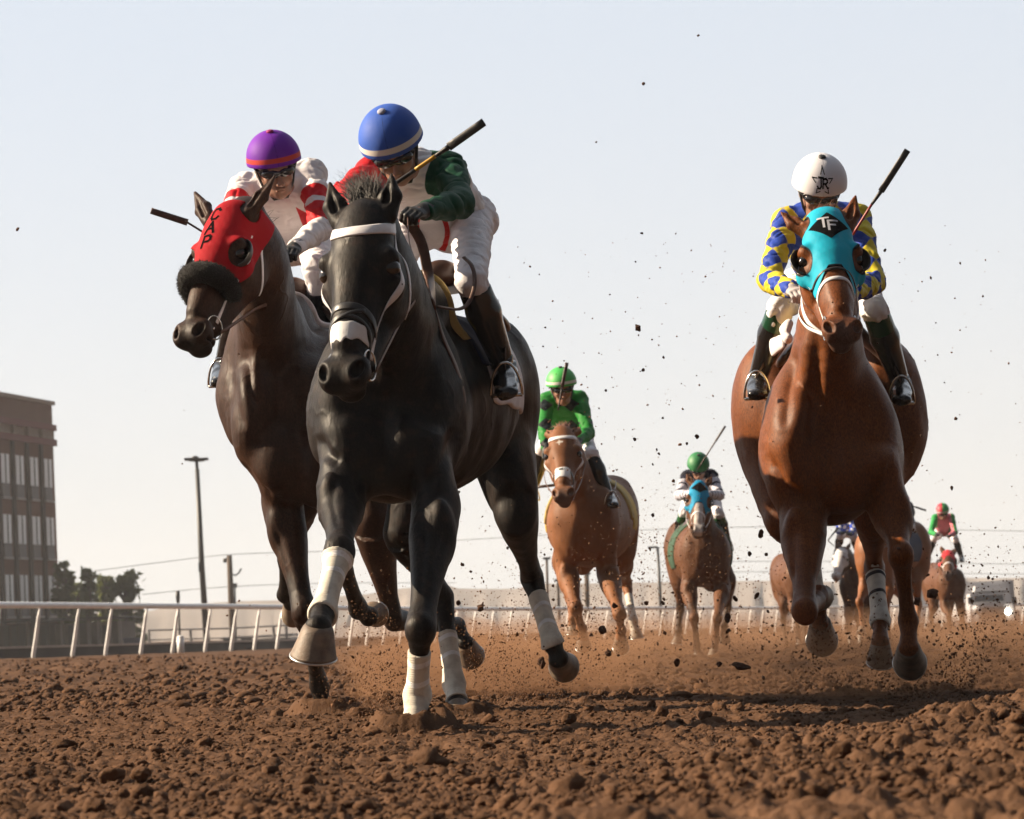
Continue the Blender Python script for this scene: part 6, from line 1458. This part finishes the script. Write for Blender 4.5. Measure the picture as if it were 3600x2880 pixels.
mb = MB(); wbox(mb, -.05, LW, zt2 - .09, zt1 - .004, .003, .06); part('cornice_panel', mb, M_PANEL, bd)
cu = [uz(262, 480)[0], uz(185, 470)[0]]; du = cu[1] - cu[0]
for i in range(7):
    u = cu[0] + du * (i + .5) + .02
    mb = MB(); wbox(mb, u - .16, u + .16, 0, zt3 - .02, .003, .14); part('pilaster', mb, M_STUCD, bd)
    mb = MB(); wbox(mb, u - .14, u + .14, zt2 - .085, zt1 - .01, .062, .28); part('bracket', mb, M_PANEL, bd)
rows = [(uz(262, 415)[1], uz(262, 570)[1]), (uz(280, 737)[1], uz(280, 890)[1]), (uz(298, 1058)[1], uz(298, 1205)[1])]; dzr = rows[0][0] - rows[1][0]; rows.append((rows[2][0] - dzr, rows[2][1] - dzr))
ww = abs(uz(243, 480)[0] - uz(282, 480)[0]) / 2
for i in range(6):
    for (zt, zb) in rows:
        u = cu[0] + du * i
        mb = MB(); wbox(mb, u - ww, u + ww, zb, zt, .003, .05); w_ = part('window', mb, M_WIN, bd)
        mb = MB(); wbox(mb, u - .035, u + .035, zb, zt, .053, .09); part('mullion', mb, M_MULL, w_)
        mb = MB(); wbox(mb, u - ww, u + ww, zb - .75, zb - .01, .003, .06); part('vent_panel', mb, M_VENT, w_)
        mb = MB(); wbox(mb, u - ww - .04, u + ww + .04, zb - .86, zb - .76, .003, .12); part('sill', mb, M_SILL, w_)
# ---- low stone wing with flat dark canopy
def frame_at(kx0, kx1, ky, d):
    a = P0(kx0 * .6377, 1350 + ky * .6377, d); b = P0(kx1 * .6377, 1350 + ky * .6377, d); return a, b
an = empty('low_wing', P0(300, 2290, 150), 'single storey stone wing with a flat dark canopy behind the rail', 'building')
M_STONE = mat('brown stone wall', (.14, .10, .085), .9, var=.25, vscale=1.2); M_CANOPY = mat('dark canopy', (.025, .025, .03), .6, var=.1); M_RED = mat('red sign', (.5, .06, .03), .6, var=0)
def kb(mb, x0, x1, y0, y1, d, dd=.3, zb=None):
    a = K7(x0, y1, d); b = K7(x1, y0, d); mb.box2((a[0], d * S, a[2]), (b[0], d * S + dd, b[2]))
mb = MB(); kb(mb, -60, 268, 1316, 1475, 150, 6); part('wall', mb, M_STUCD, an)
mb = MB(); kb(mb, 272, 668, 1306, 1475, 152, 5); part('stone_wall', mb, M_STONE, an)
mb = MB(); kb(mb, -60, 268, 1290, 1318, 147, 9); part('canopy_roof', mb, M_CANOPY, an)
mb = MB(); kb(mb, 268, 672, 1278, 1304, 148, 9); part('canopy_roof', mb, M_CANOPY, an)
for x in (150, 200, 338, 420, 485, 540, 600, 655): mb = MB(); kb(mb, x, x + 8, 1306, 1470, 149, .3); part('column', mb, mat('pale column', (.26, .22, .20), .8, var=.1), an)
for x in (20, 70, 110, 232, 380, 570): mb = MB(); kb(mb, x, x + 22, 1330, 1470, 149.6, .2); part('doorway', mb, M_CANOPY, an)
mb = MB(); kb(mb, 190, 212, 1345, 1372, 148.6, .1); part('sign_panel', mb, M_RED, an)

# ---- trees beyond the rail
M_LEAF = mat('pine foliage', (.11, .125, .05), .85, var=.5, vscale=1.2); _t = M_LEAF.node_tree; _tr = _t.nodes.new('ShaderNodeBsdfTranslucent'); _tr.inputs[0].default_value = (.16, .19, .06, 1); _mx = _t.nodes.new('ShaderNodeMixShader'); _mx.inputs[0].default_value = .45
_t.links.new(_t.nodes['Principled BSDF'].outputs[0], _mx.inputs[1]); _t.links.new(_tr.outputs[0], _mx.inputs[2]); _t.links.new(_mx.outputs[0], _t.nodes['Material Output'].inputs['Surface'])
M_BARK = mat('bark', (.09, .065, .05), .95, var=.3)
def tree(kx, kbase, ktop, kr, d, label, seed, shape='pine'):
    g = np.random.default_rng(seed); b = K7(kx, kbase, d); t = K7(kx, ktop, d); t = A3(b[0], b[1], t[2]); H_ = t[2] - b[2]; rr = kr * .6377 * d / FPX * S
    root = empty('pine_tree', b, label, 'tree', 'trees beyond the rail'); mb = MB()
    mb.tube([b + A3(g.normal(0, .03), 0, H_ * q) for q in np.linspace(0, .95, 8)], list(np.linspace(.22, .04, 8)), 8)
    cl = []
    for i in range(60):
        h = g.uniform(.12, .97); w = rr * (1.05 - .55 * h ** 1.6) * g.uniform(.45, 1); a = g.uniform(0, 6.28); p = b + A3(math.cos(a) * w, math.sin(a) * w * .9, H_ * h)
        st = b + A3(0, 0, H_ * max(.1, h - .12)); mb.tube([st, (st + p) / 2 + A3(0, 0, .1), p], [.06, .045, .02], 5); cl.append((p, rr * g.uniform(.13, .26)))
    cl += [(b + A3(g.normal(0, rr * .2), g.normal(0, rr * .2), H_ * h), rr * .24 * (1.25 - h)) for h in np.linspace(.3, .96, 9)]
    tr = mb.build('trunk', M_BARK, root)
    n = 75; Vs = []
    for p, r_ in cl:
        q = g.normal(0, 1, (n, 3)); q /= np.linalg.norm(q, axis=1)[:, None]; q *= np.abs(g.normal(0, .62, (n, 1))) * r_ * A3(1.25, 1.25, .9); c = p + q
        e1 = g.normal(0, 1, (n, 3)); e1 /= np.linalg.norm(e1, axis=1)[:, None]; e2 = np.cross(e1, g.normal(0, 1, (n, 3))); e2 /= np.linalg.norm(e2, axis=1)[:, None]
        L = g.uniform(.08, .26, (n, 1)); w = L * .35; Vs.append(np.stack([c - e1 * L, c + e2 * w, c + e1 * L, c - e2 * w], 1).reshape(-1, 3))
    V = np.concatenate(Vs); F = np.arange(len(V)).reshape(-1, 4); mkmesh('crown', V, F, M_LEAF, root, smooth=False)
tree(372, 1470, 975, 82, 158, 'pine tree hugging the corner of the brown building', 1)
tree(500, 1470, 1012, 60, 165, 'narrow pointed pine between the two fuller crowns', 2)
tree(597, 1470, 1055, 75, 172, 'pine tree behind the flat canopy, left of the roundest crown', 3)
tree(700, 1475, 1030, 110, 160, 'largest round crowned pine at the right end of the tree row', 4)
tree(440, 1470, 1095, 75, 175, 'lowest pine filling the gap beside the building corner', 5)

# ---- light poles, utility poles and wires
M_POLE = mat('dark steel pole', (.03, .032, .038), .5, var=.1); M_WOOD = mat('weathered wooden pole', (.10, .075, .06), .95, var=.25, vscale=2); M_WIRE = mat('cable', (.10, .10, .11), .6, var=0)
lp = empty('light_pole', K7(1142, 1455, 118), 'tall dark light pole with two flat heads on a crossarm', 'light pole')
mb = MB(); mb.tube([K7(1142, 1455, 118), K7(1112, 1000, 118), K7(1087, 470, 118)], [.14, .12, .09], 10); part('pole', mb, M_POLE, lp, smooth=True)
mb = MB(); mb.tube([K7(1087, 470, 118), K7(1084, 430, 118)], .07, 8); mb.tube([K7(1040, 420, 118), K7(1084, 424, 118), K7(1128, 420, 118)], .05, 6); part('bracket', mb, M_POLE, lp)
for x0, x1 in ((1025, 1072), (1095, 1140)): mb = MB(); mb.box((K7(x0, 416, 118) + K7(x1, 414, 118)) / 2, (.22, .2, .05)); part('lamp_head', mb, M_POLE, lp)
mb = MB(); mb.ball(K7(1076, 408, 118), (.16, .16, .09)); part('sensor_dome', mb, M_POLE, lp, smooth=True)
mb = MB(); mb.box(K7(1109, 1010, 117.8), (.10, .08, .2)); part('control_box', mb, M_POLE, lp)
up = empty('utility_pole', K7(1286, 1460, 140), 'brown wooden utility pole with a transformer and side bracket', 'utility pole')
mb = MB(); mb.tube([K7(1286, 1460, 140), K7(1274, 1200, 140), K7(1264, 945, 140)], [.17, .15, .13], 10); part('pole', mb, M_WOOD, up, smooth=True)
mb = MB(); mb.tube([K7(1240, 985, 139.6), K7(1239, 962, 139.6)], .09, 10); part('transformer', mb, M_POLE, up, smooth=True)
mb = MB(); mb.tube([K7(1276, 1050, 140), K7(1300, 1055, 140), K7(1318, 1040, 140), K7(1330, 1018, 140)], .04, 6); mb.tube([K7(1262, 955, 140), K7(1240, 968, 140)], .035, 6); part('bracket', mb, M_POLE, up)
u2 = empty('utility_pole', K7(1300, 1460, 150), 'thin grey pole just right of the wooden utility pole', 'utility pole')
mb = MB(); mb.tube([K7(1302, 1460, 150), K7(1294, 1115, 150)], [.06, .05], 8); part('pole', mb, M_POLE, u2, smooth=True); mb = MB(); mb.box(K7(1294, 1112, 150), (.12, .1, .12)); part('cap_box', mb, M_POLE, u2)
hn = empty('loudspeaker_pole', K7(995, 1492, 71), 'thin post carrying a dark horn loudspeaker above the rail', 'loudspeaker')
mb = MB(); mb.tube([K7(995, 1492, 71), K7(984, 1205, 71)], .028, 8); part('post', mb, M_POLE, hn, smooth=True)
mb = MB(); mb.tube([K7(983, 1215, 71), K7(981, 1190, 71), K7(980, 1175, 71), K7(980, 1142, 71)], [.03, .05, .055, .05], 10); part('horn', mb, M_POLE, hn, smooth=True)
bl_ = empty('bollard', K7(996, 1492, 70), 'short white bollard behind the rail', 'bollard'); mb = MB(); mb.tube([K7(997, 1492, 70), K7(995, 1400, 70)], .085, 12); part('post', mb, M_RAIL, bl_, smooth=True); mb = MB(); mb.ball(K7(995, 1398, 70), (.085, .085, .05)); part('cap', mb, M_RAIL, bl_, smooth=True)
bn = empty('waste_bin', K7(735, 1500, 76), 'blue grey wheeled bin standing behind the rail', 'bin'); M_BIN = mat('blue grey plastic', (.12, .15, .20), .6, var=.1)
mb = MB(); a = K7(735, 1462, 76); mb.box(a, (.19, .25, .25), None, 1.1); part('bin_body', mb, M_BIN, bn); mb = MB(); mb.box(a + A3(0, 0, .275), (.23, .29, .022)); part('lid', mb, M_BIN, bn)
for y0, y1, x in ((1150, 1330, 318), (1185, 1335, 168), (1070, 1240, 108)):
    o = empty('wooden_post', K6(x + 3, y1 + 60, 125), {318: 'thickest brown post, between the forelegs of the ginger chestnut', 168: 'thin grey post left of the forelegs of the ginger chestnut', 108: 'tall thin post nearest the hind leg of the black horse'}[x], 'post', 'posts beyond the track')
    mb = MB(); mb.tube([K6(x + 6, y1 + 60, 125), K6(x, y0, 125)], .11 if x == 318 else .06, 8); part('shaft', mb, M_WOOD, o, smooth=True); mb = MB(); mb.box(K6(x, y0, 125), (.16, .12, .05)); part('top_plate', mb, M_POLE, o)
l2 = empty('street_lamp', K6(718, 1480, 128), 'lamp post with one arm reaching left, beyond the track', 'street lamp')
mb = MB(); mb.tube([K6(718, 1480, 128), K6(693, 1010, 128)], [.085, .06], 8); part('pole', mb, M_POLE, l2, smooth=True); mb = MB(); mb.box((K6(652, 1013, 128) + K6(680, 1011, 128)) / 2, (.20, .12, .045)); part('lamp_head', mb, M_POLE, l2); mb = MB(); mb.tube([K6(694, 1011, 128), K6(672, 1012, 128)], .04, 6); part('arm', mb, M_POLE, l2)
def wire(pts, label, r=.016):
    w = MB(); w.tube(spline(pts, 30), r, 5); setp(w.build('cable', M_WIRE, None), label, 'cable', 'overhead cables')
def Q(x, y, d): return P0(x, y, d)
wire([Q(330, 2008, 150), Q(560, 1978, 146), Q(807, 1950, 140), Q(1100, 1940, 150), Q(1500, 1925, 160)], 'top cable running left and right from the utility pole')
wire([Q(500, 2090, 150), Q(807, 2063, 140), Q(1200, 2050, 160), Q(1600, 2050, 170)], 'lower cable below the transformer of the utility pole')
wire([Q(1600, 1900, 170), Q(2300, 1862, 170), Q(2900, 1851, 170), Q(3300, 1862, 165), Q(3750, 1870, 160)], 'highest cable behind the horses on the right')
wire([Q(2300, 1975, 170), Q(2900, 1974, 170), Q(3300, 1980, 165), Q(3750, 1985, 160)], 'middle cable behind the horses on the right')
wire([Q(2300, 2012, 170), Q(2900, 2010, 170), Q(3300, 2016, 165), Q(3750, 2020, 160)], 'lowest cable behind the horses on the right')
# ---- pipe railing and a low white shed
pr = empty('pipe_railing', K7(1200, 1450, 100), 'thin grey pipe railing behind the white rail', 'railing'); M_PIPE = mat('grey pipe', (.20, .20, .21), .5, var=.1)
mb = MB(); mb.tube([K7(815, 1358, 100), K7(1250, 1348, 100), K7(1590, 1330, 100)], .03, 6); part('top_pipe', mb, M_PIPE, pr)
mb = MB(); mb.tube([K7(815, 1412, 100), K7(1250, 1400, 100), K7(1590, 1386, 100)], .022, 6); part('middle_pipe', mb, M_PIPE, pr)
for x in (820, 1050, 1290, 1508, 1578): yt = np.interp(x, [815, 1250, 1590], [1358, 1348, 1330]); mb = MB(); mb.tube([K7(x + 5, 1462, 100), K7(x, yt, 100)], .05, 6); part('post', mb, M_PIPE, pr)
sh = empty('low_shed', K7(1390, 1450, 160), 'long low white shed with a dark opening behind the railing', 'shed')
mb = MB(); kb(mb, 1225, 1600, 1396, 1452, 160, 6); part('wall', mb, mat('white shed wall', (.55, .55, .56), .7, var=.08), sh); mb = MB(); kb(mb, 1232, 1270, 1402, 1440, 159.7, .15); part('doorway', mb, M_CANOPY, sh); mb = MB(); kb(mb, 1330, 1388, 1402, 1440, 159.7, .15); part('window', mb, M_CANOPY, sh); mb = MB(); kb(mb, 1215, 1610, 1388, 1397, 159.2, 7); part('roof', mb, mat('grey roof', (.3, .3, .31), .7, var=.1), sh)

# ---- pale mesa on the horizon
M_HILL = mat('dry hillside', (.21, .18, .165), 1, var=.25, vscale=.02)
prof = [(-1400, 2170), (-400, 2165), (200, 2160), (529, 2147), (640, 2126), (830, 2115), (1084, 2108), (1300, 2085), (1453, 2066), (1560, 2050), (1600, 2069), (1815, 2069), (1900, 2052), (2150, 2050), (2350, 2047), (2650, 2041), (2950, 2045), (3200, 2036), (3600, 2030), (4200, 2040), (5000, 2060)]
xs = np.linspace(-1400, 5000, 260); ys = np.interp(xs, [p[0] for p in prof], [p[1] for p in prof]); g = np.random.default_rng(3); ys = ys + np.convolve(g.normal(0, 2.0, len(xs)), np.ones(5) / 5, 'same')
rings = []
for x, y in zip(xs, ys):
    top = P0(x, y, 520); base = P0(x, y, 430); n_ = g.normal(0, 3)
    z0 = BANK * base[0] - 2
    rings.append([A3(base[0], base[1] + n_, z0), A3(base[0] + (top[0] - base[0]) * .35, base[1] + (top[1] - base[1]) * .35 + n_, z0 + (top[2] - z0) * .30 + g.normal(0, .15)), A3(base[0] + (top[0] - base[0]) * .7, base[1] + (top[1] - base[1]) * .7 + n_, z0 + (top[2] - z0) * .72 + g.normal(0, .2)), top, A3(top[0] * 1.3, top[1] * 1.3, z0)])
mb = MB(); n5 = 5; V = np.concatenate([np.array(r) for r in rings]); F = [(i * n5 + k, (i + 1) * n5 + k, (i + 1) * n5 + k + 1, i * n5 + k + 1) for i in range(len(rings) - 1) for k in range(4)]
o = mkmesh('hills', V, F, M_HILL, None); o['kind'] = 'structure'

# ---- the starting-gate truck at the far right
tk = empty('box_truck', K8(1930, 1190, 135), 'white box truck with one headlight lit at the right edge', 'truck'); M_TW = mat('white truck paint', (.55, .55, .58), .35, var=.05, coat=.3); M_TG = mat('windscreen glass', (.05, .05, .06), .1, var=0); M_CHR = mat('grille', (.25, .24, .24), .3, metal=.8, var=.1)
sT = .4406 * 135 / FPX * S
def tb(name, x0, x1, y0, y1, d0, dd, m, par=None, bev=1.0):
    mb = MB(); a = K8(x0, y1, 135); b = K8(x1, y0, 135); cx_ = (a[0] + b[0]) / 2
    mb.box(A3(cx_, 135 * S + d0 + dd / 2, (a[2] + b[2]) / 2), (abs(b[0] - a[0]) / 2, dd / 2, abs(b[2] - a[2]) / 2), None, bev); return part(name, mb, m, par or tk)
tb('cargo_box', 1745, 2140, 762, 1060, 2.2, 5, M_TW); tb('roof_fairing', 1800, 2090, 800, 862, 1.4, .8, M_TW, bev=.9); tb('cab', 1755, 2085, 862, 1010, 1.0, 1.2, M_TW, bev=.94); ws_ = tb('windscreen', 1785, 2022, 884, 945, .93, .1, M_TG, bev=.93)
tb('hood', 1770, 2060, 958, 1110, -.6, 1.65, M_TW, bev=.93); tb('grille', 1800, 1990, 980, 1085, -.68, .1, M_CHR, bev=.95); tb('bumper', 1735, 2085, 1092, 1130, -.8, .3, M_CHR)
for x in (1745, 2095): tb('mirror', x - 18, x + 18, 905, 965, .5, .12, M_MULL)
for x in (1725, 2055): tb('fender', x - 5, x + 60, 1010, 1110, -.4, 1.2, M_TW, bev=.85)
for x, e in ((1757, 0), (2007, 1)):
    mb = MB(); c = K8(x, 1022, 135); mb.ball(A3(c[0], 135 * S - .72, c[2]), (.14, .06, .14)); part('headlight', mb, mat('lit headlight', (1, .95, .8), .3, var=0, emis=((1, .92, .75), 9)) if e else mat('headlight glass', (.45, .45, .45), .1, var=0), tk, smooth=True)
for x in (1765, 2050):
    for dy in (.3, 4.6):
        mb = MB(); c = K8(x, 1150, 135); mb.tube([A3(c[0] - .14, 135 * S + dy, c[2]), A3(c[0] + .14, 135 * S + dy, c[2])], .36, 16); w_ = part('wheel', mb, M_MULL, tk, smooth=True)

# ================================================================ kicked up dirt
def clod_pos(Kf, x, y, d): return Kf(x, y, d)
M_CLOD = mat('flying clod', (.10, .052, .034), .95, var=.3, vscale=30, bump=.004, bscale=120, spec=.15)
CM = []
for s_ in range(7):
    v, f = ROCKS2[s_ % 6] if s_ < 4 else ROCKS[s_]
    me = bpy.data.meshes.new('clod'); me.from_pydata((v * A3(1, .8 + .1 * (s_ % 3), .62 + .08 * s_ / 2)).tolist(), [], f.tolist()); me.polygons.foreach_set('use_smooth', [s_ < 4] * len(f)); me.materials.append(M_CLOD); CM.append(me)
g = np.random.default_rng(42); nclod = 0
def clod(p, size, label='small dark clod of dirt flying in the air'):
    global nclod
    o = bpy.data.objects.new('dirt_clod', CM[int(g.integers(0, 7))]); COL.objects.link(o); o.location = [float(q) for q in p]; o.rotation_euler = [float(q) for q in g.uniform(0, 6.28, 3)]
    sz_ = size * g.uniform(.75, 1.25, 3); o.scale = [float(q) for q in sz_]; setp(o, label, 'dirt clod', 'dirt clods thrown up by the hooves'); nclod += 1
# measured big ones: (source px x, y, radius px, depth)
BIG = [(2262, 295, 7, 12), (2243, 1153, 11, 12.5), (2096, 500, 4, 12.5), (2455, 125, 4, 12), (62, 806, 6, 10), (2232, 1545, 8, 12.6), (2450, 1535, 8, 13), (2130, 1373, 6, 12.8), (2295, 1812, 7, 13), (1690, 2137, 13, 12), (2675, 1878, 14, 11), (2635, 1948, 9, 12), (2660, 2095, 11, 12),
       (2558, 2172, 18, 12.4), (2585, 2105, 11, 12.4), (2138, 2297, 12, 13), (2605, 2343, 26, 12.2), (2528, 2335, 10, 13), (2560, 2218, 9, 13), (3278, 2087, 27, 11.5), (3224, 2114, 16, 12), (3475, 2031, 6, 12), (3346, 1716, 7, 12), (3360, 1472, 7, 12), (3238, 1532, 6, 12), (3262, 2022, 6, 12), (3310, 1985, 4, 12),
       (2118, 2215, 14, 12.8), (2380, 2330, 15, 14), (1700, 2045, 5, 12), (1655, 2010, 5, 12), (1625, 1985, 8, 11.8), (2160, 2130, 11, 13), (1240, 2310, 6, 12), (2700, 2150, 8, 12), (2330, 2120, 8, 13.5), (3200, 2080, 14, 12.5), (2415, 1560, 5, 12), (2330, 1470, 4, 12), (2130, 2010, 4, 12), (1905, 2330, 16, 12.5), (1960, 2360, 22, 12.6)]
for x, y, r_, d in BIG:
    if r_ > 20: P_big = P0(x, y, d); clod(P_big, r_ * d * S / FPX * .9, 'large clod of brown dirt in mid air'); o = SC.objects[-1] if False else COL.objects[-1]; o.rotation_euler = (.2, .15, 1.1); o.scale = (o.scale[0] * 1.2, o.scale[1] * 1.2, o.scale[2] * .75); continue
    clod(P0(x, y, d), r_ * d * S / FPX * 1.0, 'large clod of brown dirt in mid air' if r_ > 13 else 'small dark clod of dirt flying in the air')
while nclod < 215:
    u = g.random(); d = g.uniform(10.5, 15)
    if u < .55: x = 2150 + 480 * g.normal(0, .45) ; y = 2350 - 1600 * g.random() ** 1.9
    elif u < .8: x = 3250 + 250 * g.normal(0, .8); y = 2350 - 1700 * g.random() ** 1.6
    else: x = g.uniform(1250, 3600); y = g.uniform(1900, 2420)
    if x < 1620 and y < 1700 or x > 3650: continue
    clod(P0(x, y, d), float(np.clip(g.lognormal(.95, .5), 1.6, 9)) * d * S / FPX)
# fine grit hanging in the air
def grit(n, fn, lo, hi, seed, name, label, shapes=None):
    g2 = np.random.default_rng(seed); C_ = np.array([fn(g2) for _ in range(n)]); sz_ = np.clip(g2.lognormal(math.log(lo), .45, n), lo * .4, hi)
    V, F = scatter_rocks(C_, sz_, shapes or ROCKS0, seed, squash=1); setp(mkmesh(name, V, F, M_CLOD2, None, smooth=False), label, 'dirt', kind='stuff')
M_CLOD2 = mat('flying grit', (.17, .092, .053), .95, var=.2, spec=.1)
JETS = [(P0(1475, 2520, 10.9), A3(-.30, .55, .75), .75), (P0(1500, 2520, 11.0), A3(-.75, .5, .30), .55), (P0(1640, 2490, 12.5), A3(.35, .5, .55), .8), (P0(1700, 2480, 12.6), A3(.9, .4, .22), .9), (P0(1950, 2440, 12.9), A3(.2, .6, .5), .8), (P0(1850, 2460, 12.8), A3(-.3, .3, .55), .55), (P0(1330, 2500, 11.6), A3(-.1, .6, .55), .5)]
def gA(g2):     # plumes thrown from the black horse's feet
    o, d, L = JETS[int(g2.integers(0, len(JETS)))]; t = L * g2.random() ** 1.3; return o + nrm(d) * t + g2.normal(0, 1, 3) * (.025 + .20 * t) * A3(1, 1, .8) - A3(0, 0, .35) * t * t * .5
def gB(g2):     # wide spray beyond
    d = g2.uniform(13, 26); x = g2.uniform(1650, 3650); y = 2400 - abs(g2.normal(0, 1)) * 150; return P0(x, y, d)
def gC(g2):
    d = g2.uniform(11, 20); x = 2500 + g2.normal(0, 1) * 650; y = 2250 - g2.random() ** 1.5 * 1400; return P0(x, y, d)
def gD(g2):
    d = g2.uniform(18, 29); x = 2250 + g2.normal(0, 1) * 260; y = 2050 + g2.normal(0, 1) * 170; return P0(x, y, d)
JE = [(P0(3200, 2440, 12.9), A3(-.5, .5, .5), .8), (P0(3250, 2440, 12.9), A3(.6, .5, .45), .9), (P0(3100, 2440, 13.4), A3(-.9, .3, .3), .8), (P0(3400, 2430, 13.4), A3(.3, .5, .7), .8)]
def gE(g2):
    o, d, L = JE[int(g2.integers(0, len(JE)))]; t = L * g2.random() ** 1.3; return o + nrm(d) * t + g2.normal(0, 1, 3) * (.04 + .24 * t) * A3(1, 1, .7)
grit(7000, gA, .0022, .010, 1, 'flying_grit', 'fine brown grit sprayed up behind the black horse')
grit(5000, gB, .0028, .010, 2, 'flying_grit', 'drifting grit low over the track in the middle')
grit(1200, gC, .0030, .010, 3, 'flying_grit', 'sparse specks of dirt high against the sky')
grit(3500, gD, .0035, .009, 4, 'flying_grit', 'grit between the camera and the ginger chestnut')
grit(3500, gE, .0030, .012, 5, 'flying_grit', 'grit thrown up under the right hand horse')
# dust: homogeneous puffs lying along the ground
def volume_mat(name, col_, dens, aniso=.2):
    m = bpy.data.materials.new(name); m.use_nodes = True; t = m.node_tree; t.nodes.clear(); o = t.nodes.new('ShaderNodeOutputMaterial'); v = t.nodes.new('ShaderNodeVolumePrincipled')
    v.inputs['Color'].default_value = tuple(col_) + (1,); v.inputs['Density'].default_value = dens; v.inputs['Anisotropy'].default_value = aniso; t.links.new(v.outputs[0], o.inputs['Volume']); m.cycles.homogeneous_volume = True if hasattr(m.cycles, 'homogeneous_volume') else None
    return m
def puffs(name, label, items, dens, res, col_=(.43, .245, .14), aniso=.1):
    s = SDF()
    for c, r_ in items: s.ell(c, r_, None, .06)
    ph = 3.1
    V, F = s.mesh(res, mod=lambda f, X, Y, Z: f + .035 * np.sin(X * 7 + np.sin(Z * 9 + ph) * 1.5) * np.sin(Y * 3 + X * 4) * np.sin(Z * 11 + X * 3) + .02 * np.sin(X * 19 + Z * 13) * np.sin(Z * 23 + Y * 5))
    setp(mkmesh(name, V, F, volume_mat(name + ' volume', col_, dens, aniso), None), label, 'dust', kind='stuff')
g3 = np.random.default_rng(8)
def gz(p, z): return A3(p[0], p[1], BANK * p[0] + z)
it = []
for i in range(34):     # behind the black horse's feet
    x = g3.uniform(1330, 2150); d = g3.uniform(15.3, 16.6); r_ = g3.uniform(.12, .26); it.append((gz(P0(x, 2300, d), g3.uniform(.02, .16 if x > 1800 else .24)), (r_ * 1.3, r_ * 1.2, r_)))
puffs('dust_cloud', 'orange brown dust puff behind the feet of the black horse', it, 1.0, .03)
it = []
for i in range(26):
    x = 3150 + g3.normal(0, 1) * 300; d = g3.uniform(13.0, 14.6); r_ = g3.uniform(.10, .2); it.append((gz(P0(x, 2300, d), g3.uniform(.02, .14)), (r_ * 1.6, r_ * 1.2, r_)))
puffs('dust_cloud', 'dust puff under the hooves of the right hand chestnut', it, .8, .03)
it = []
for i in range(90):
    d = 16 + 46 * g3.random() ** 1.3; x = g3.uniform(1750 - 8 * (d - 16), 4300); r_ = g3.uniform(.25, .5) * (1 + (d - 16) / 50); it.append((gz(P0(x, 2300, d), g3.uniform(.0, .18)), (r_ * 3, r_ * 3, r_ * .62)))
puffs('dust_cloud', 'long low bank of brown dust drifting over the far track', it, .042, .10)

# ---------------------------------------------------------------- air
mb = MB(); mb.box2((-420, -6, -16), (420, 905, 34)); hz = mb.build('haze', volume_mat('haze volume', (.86, .90, .96), .00045, .2), None, smooth=False); setp(hz, 'thin pale haze over the whole track', 'haze', kind='stuff')
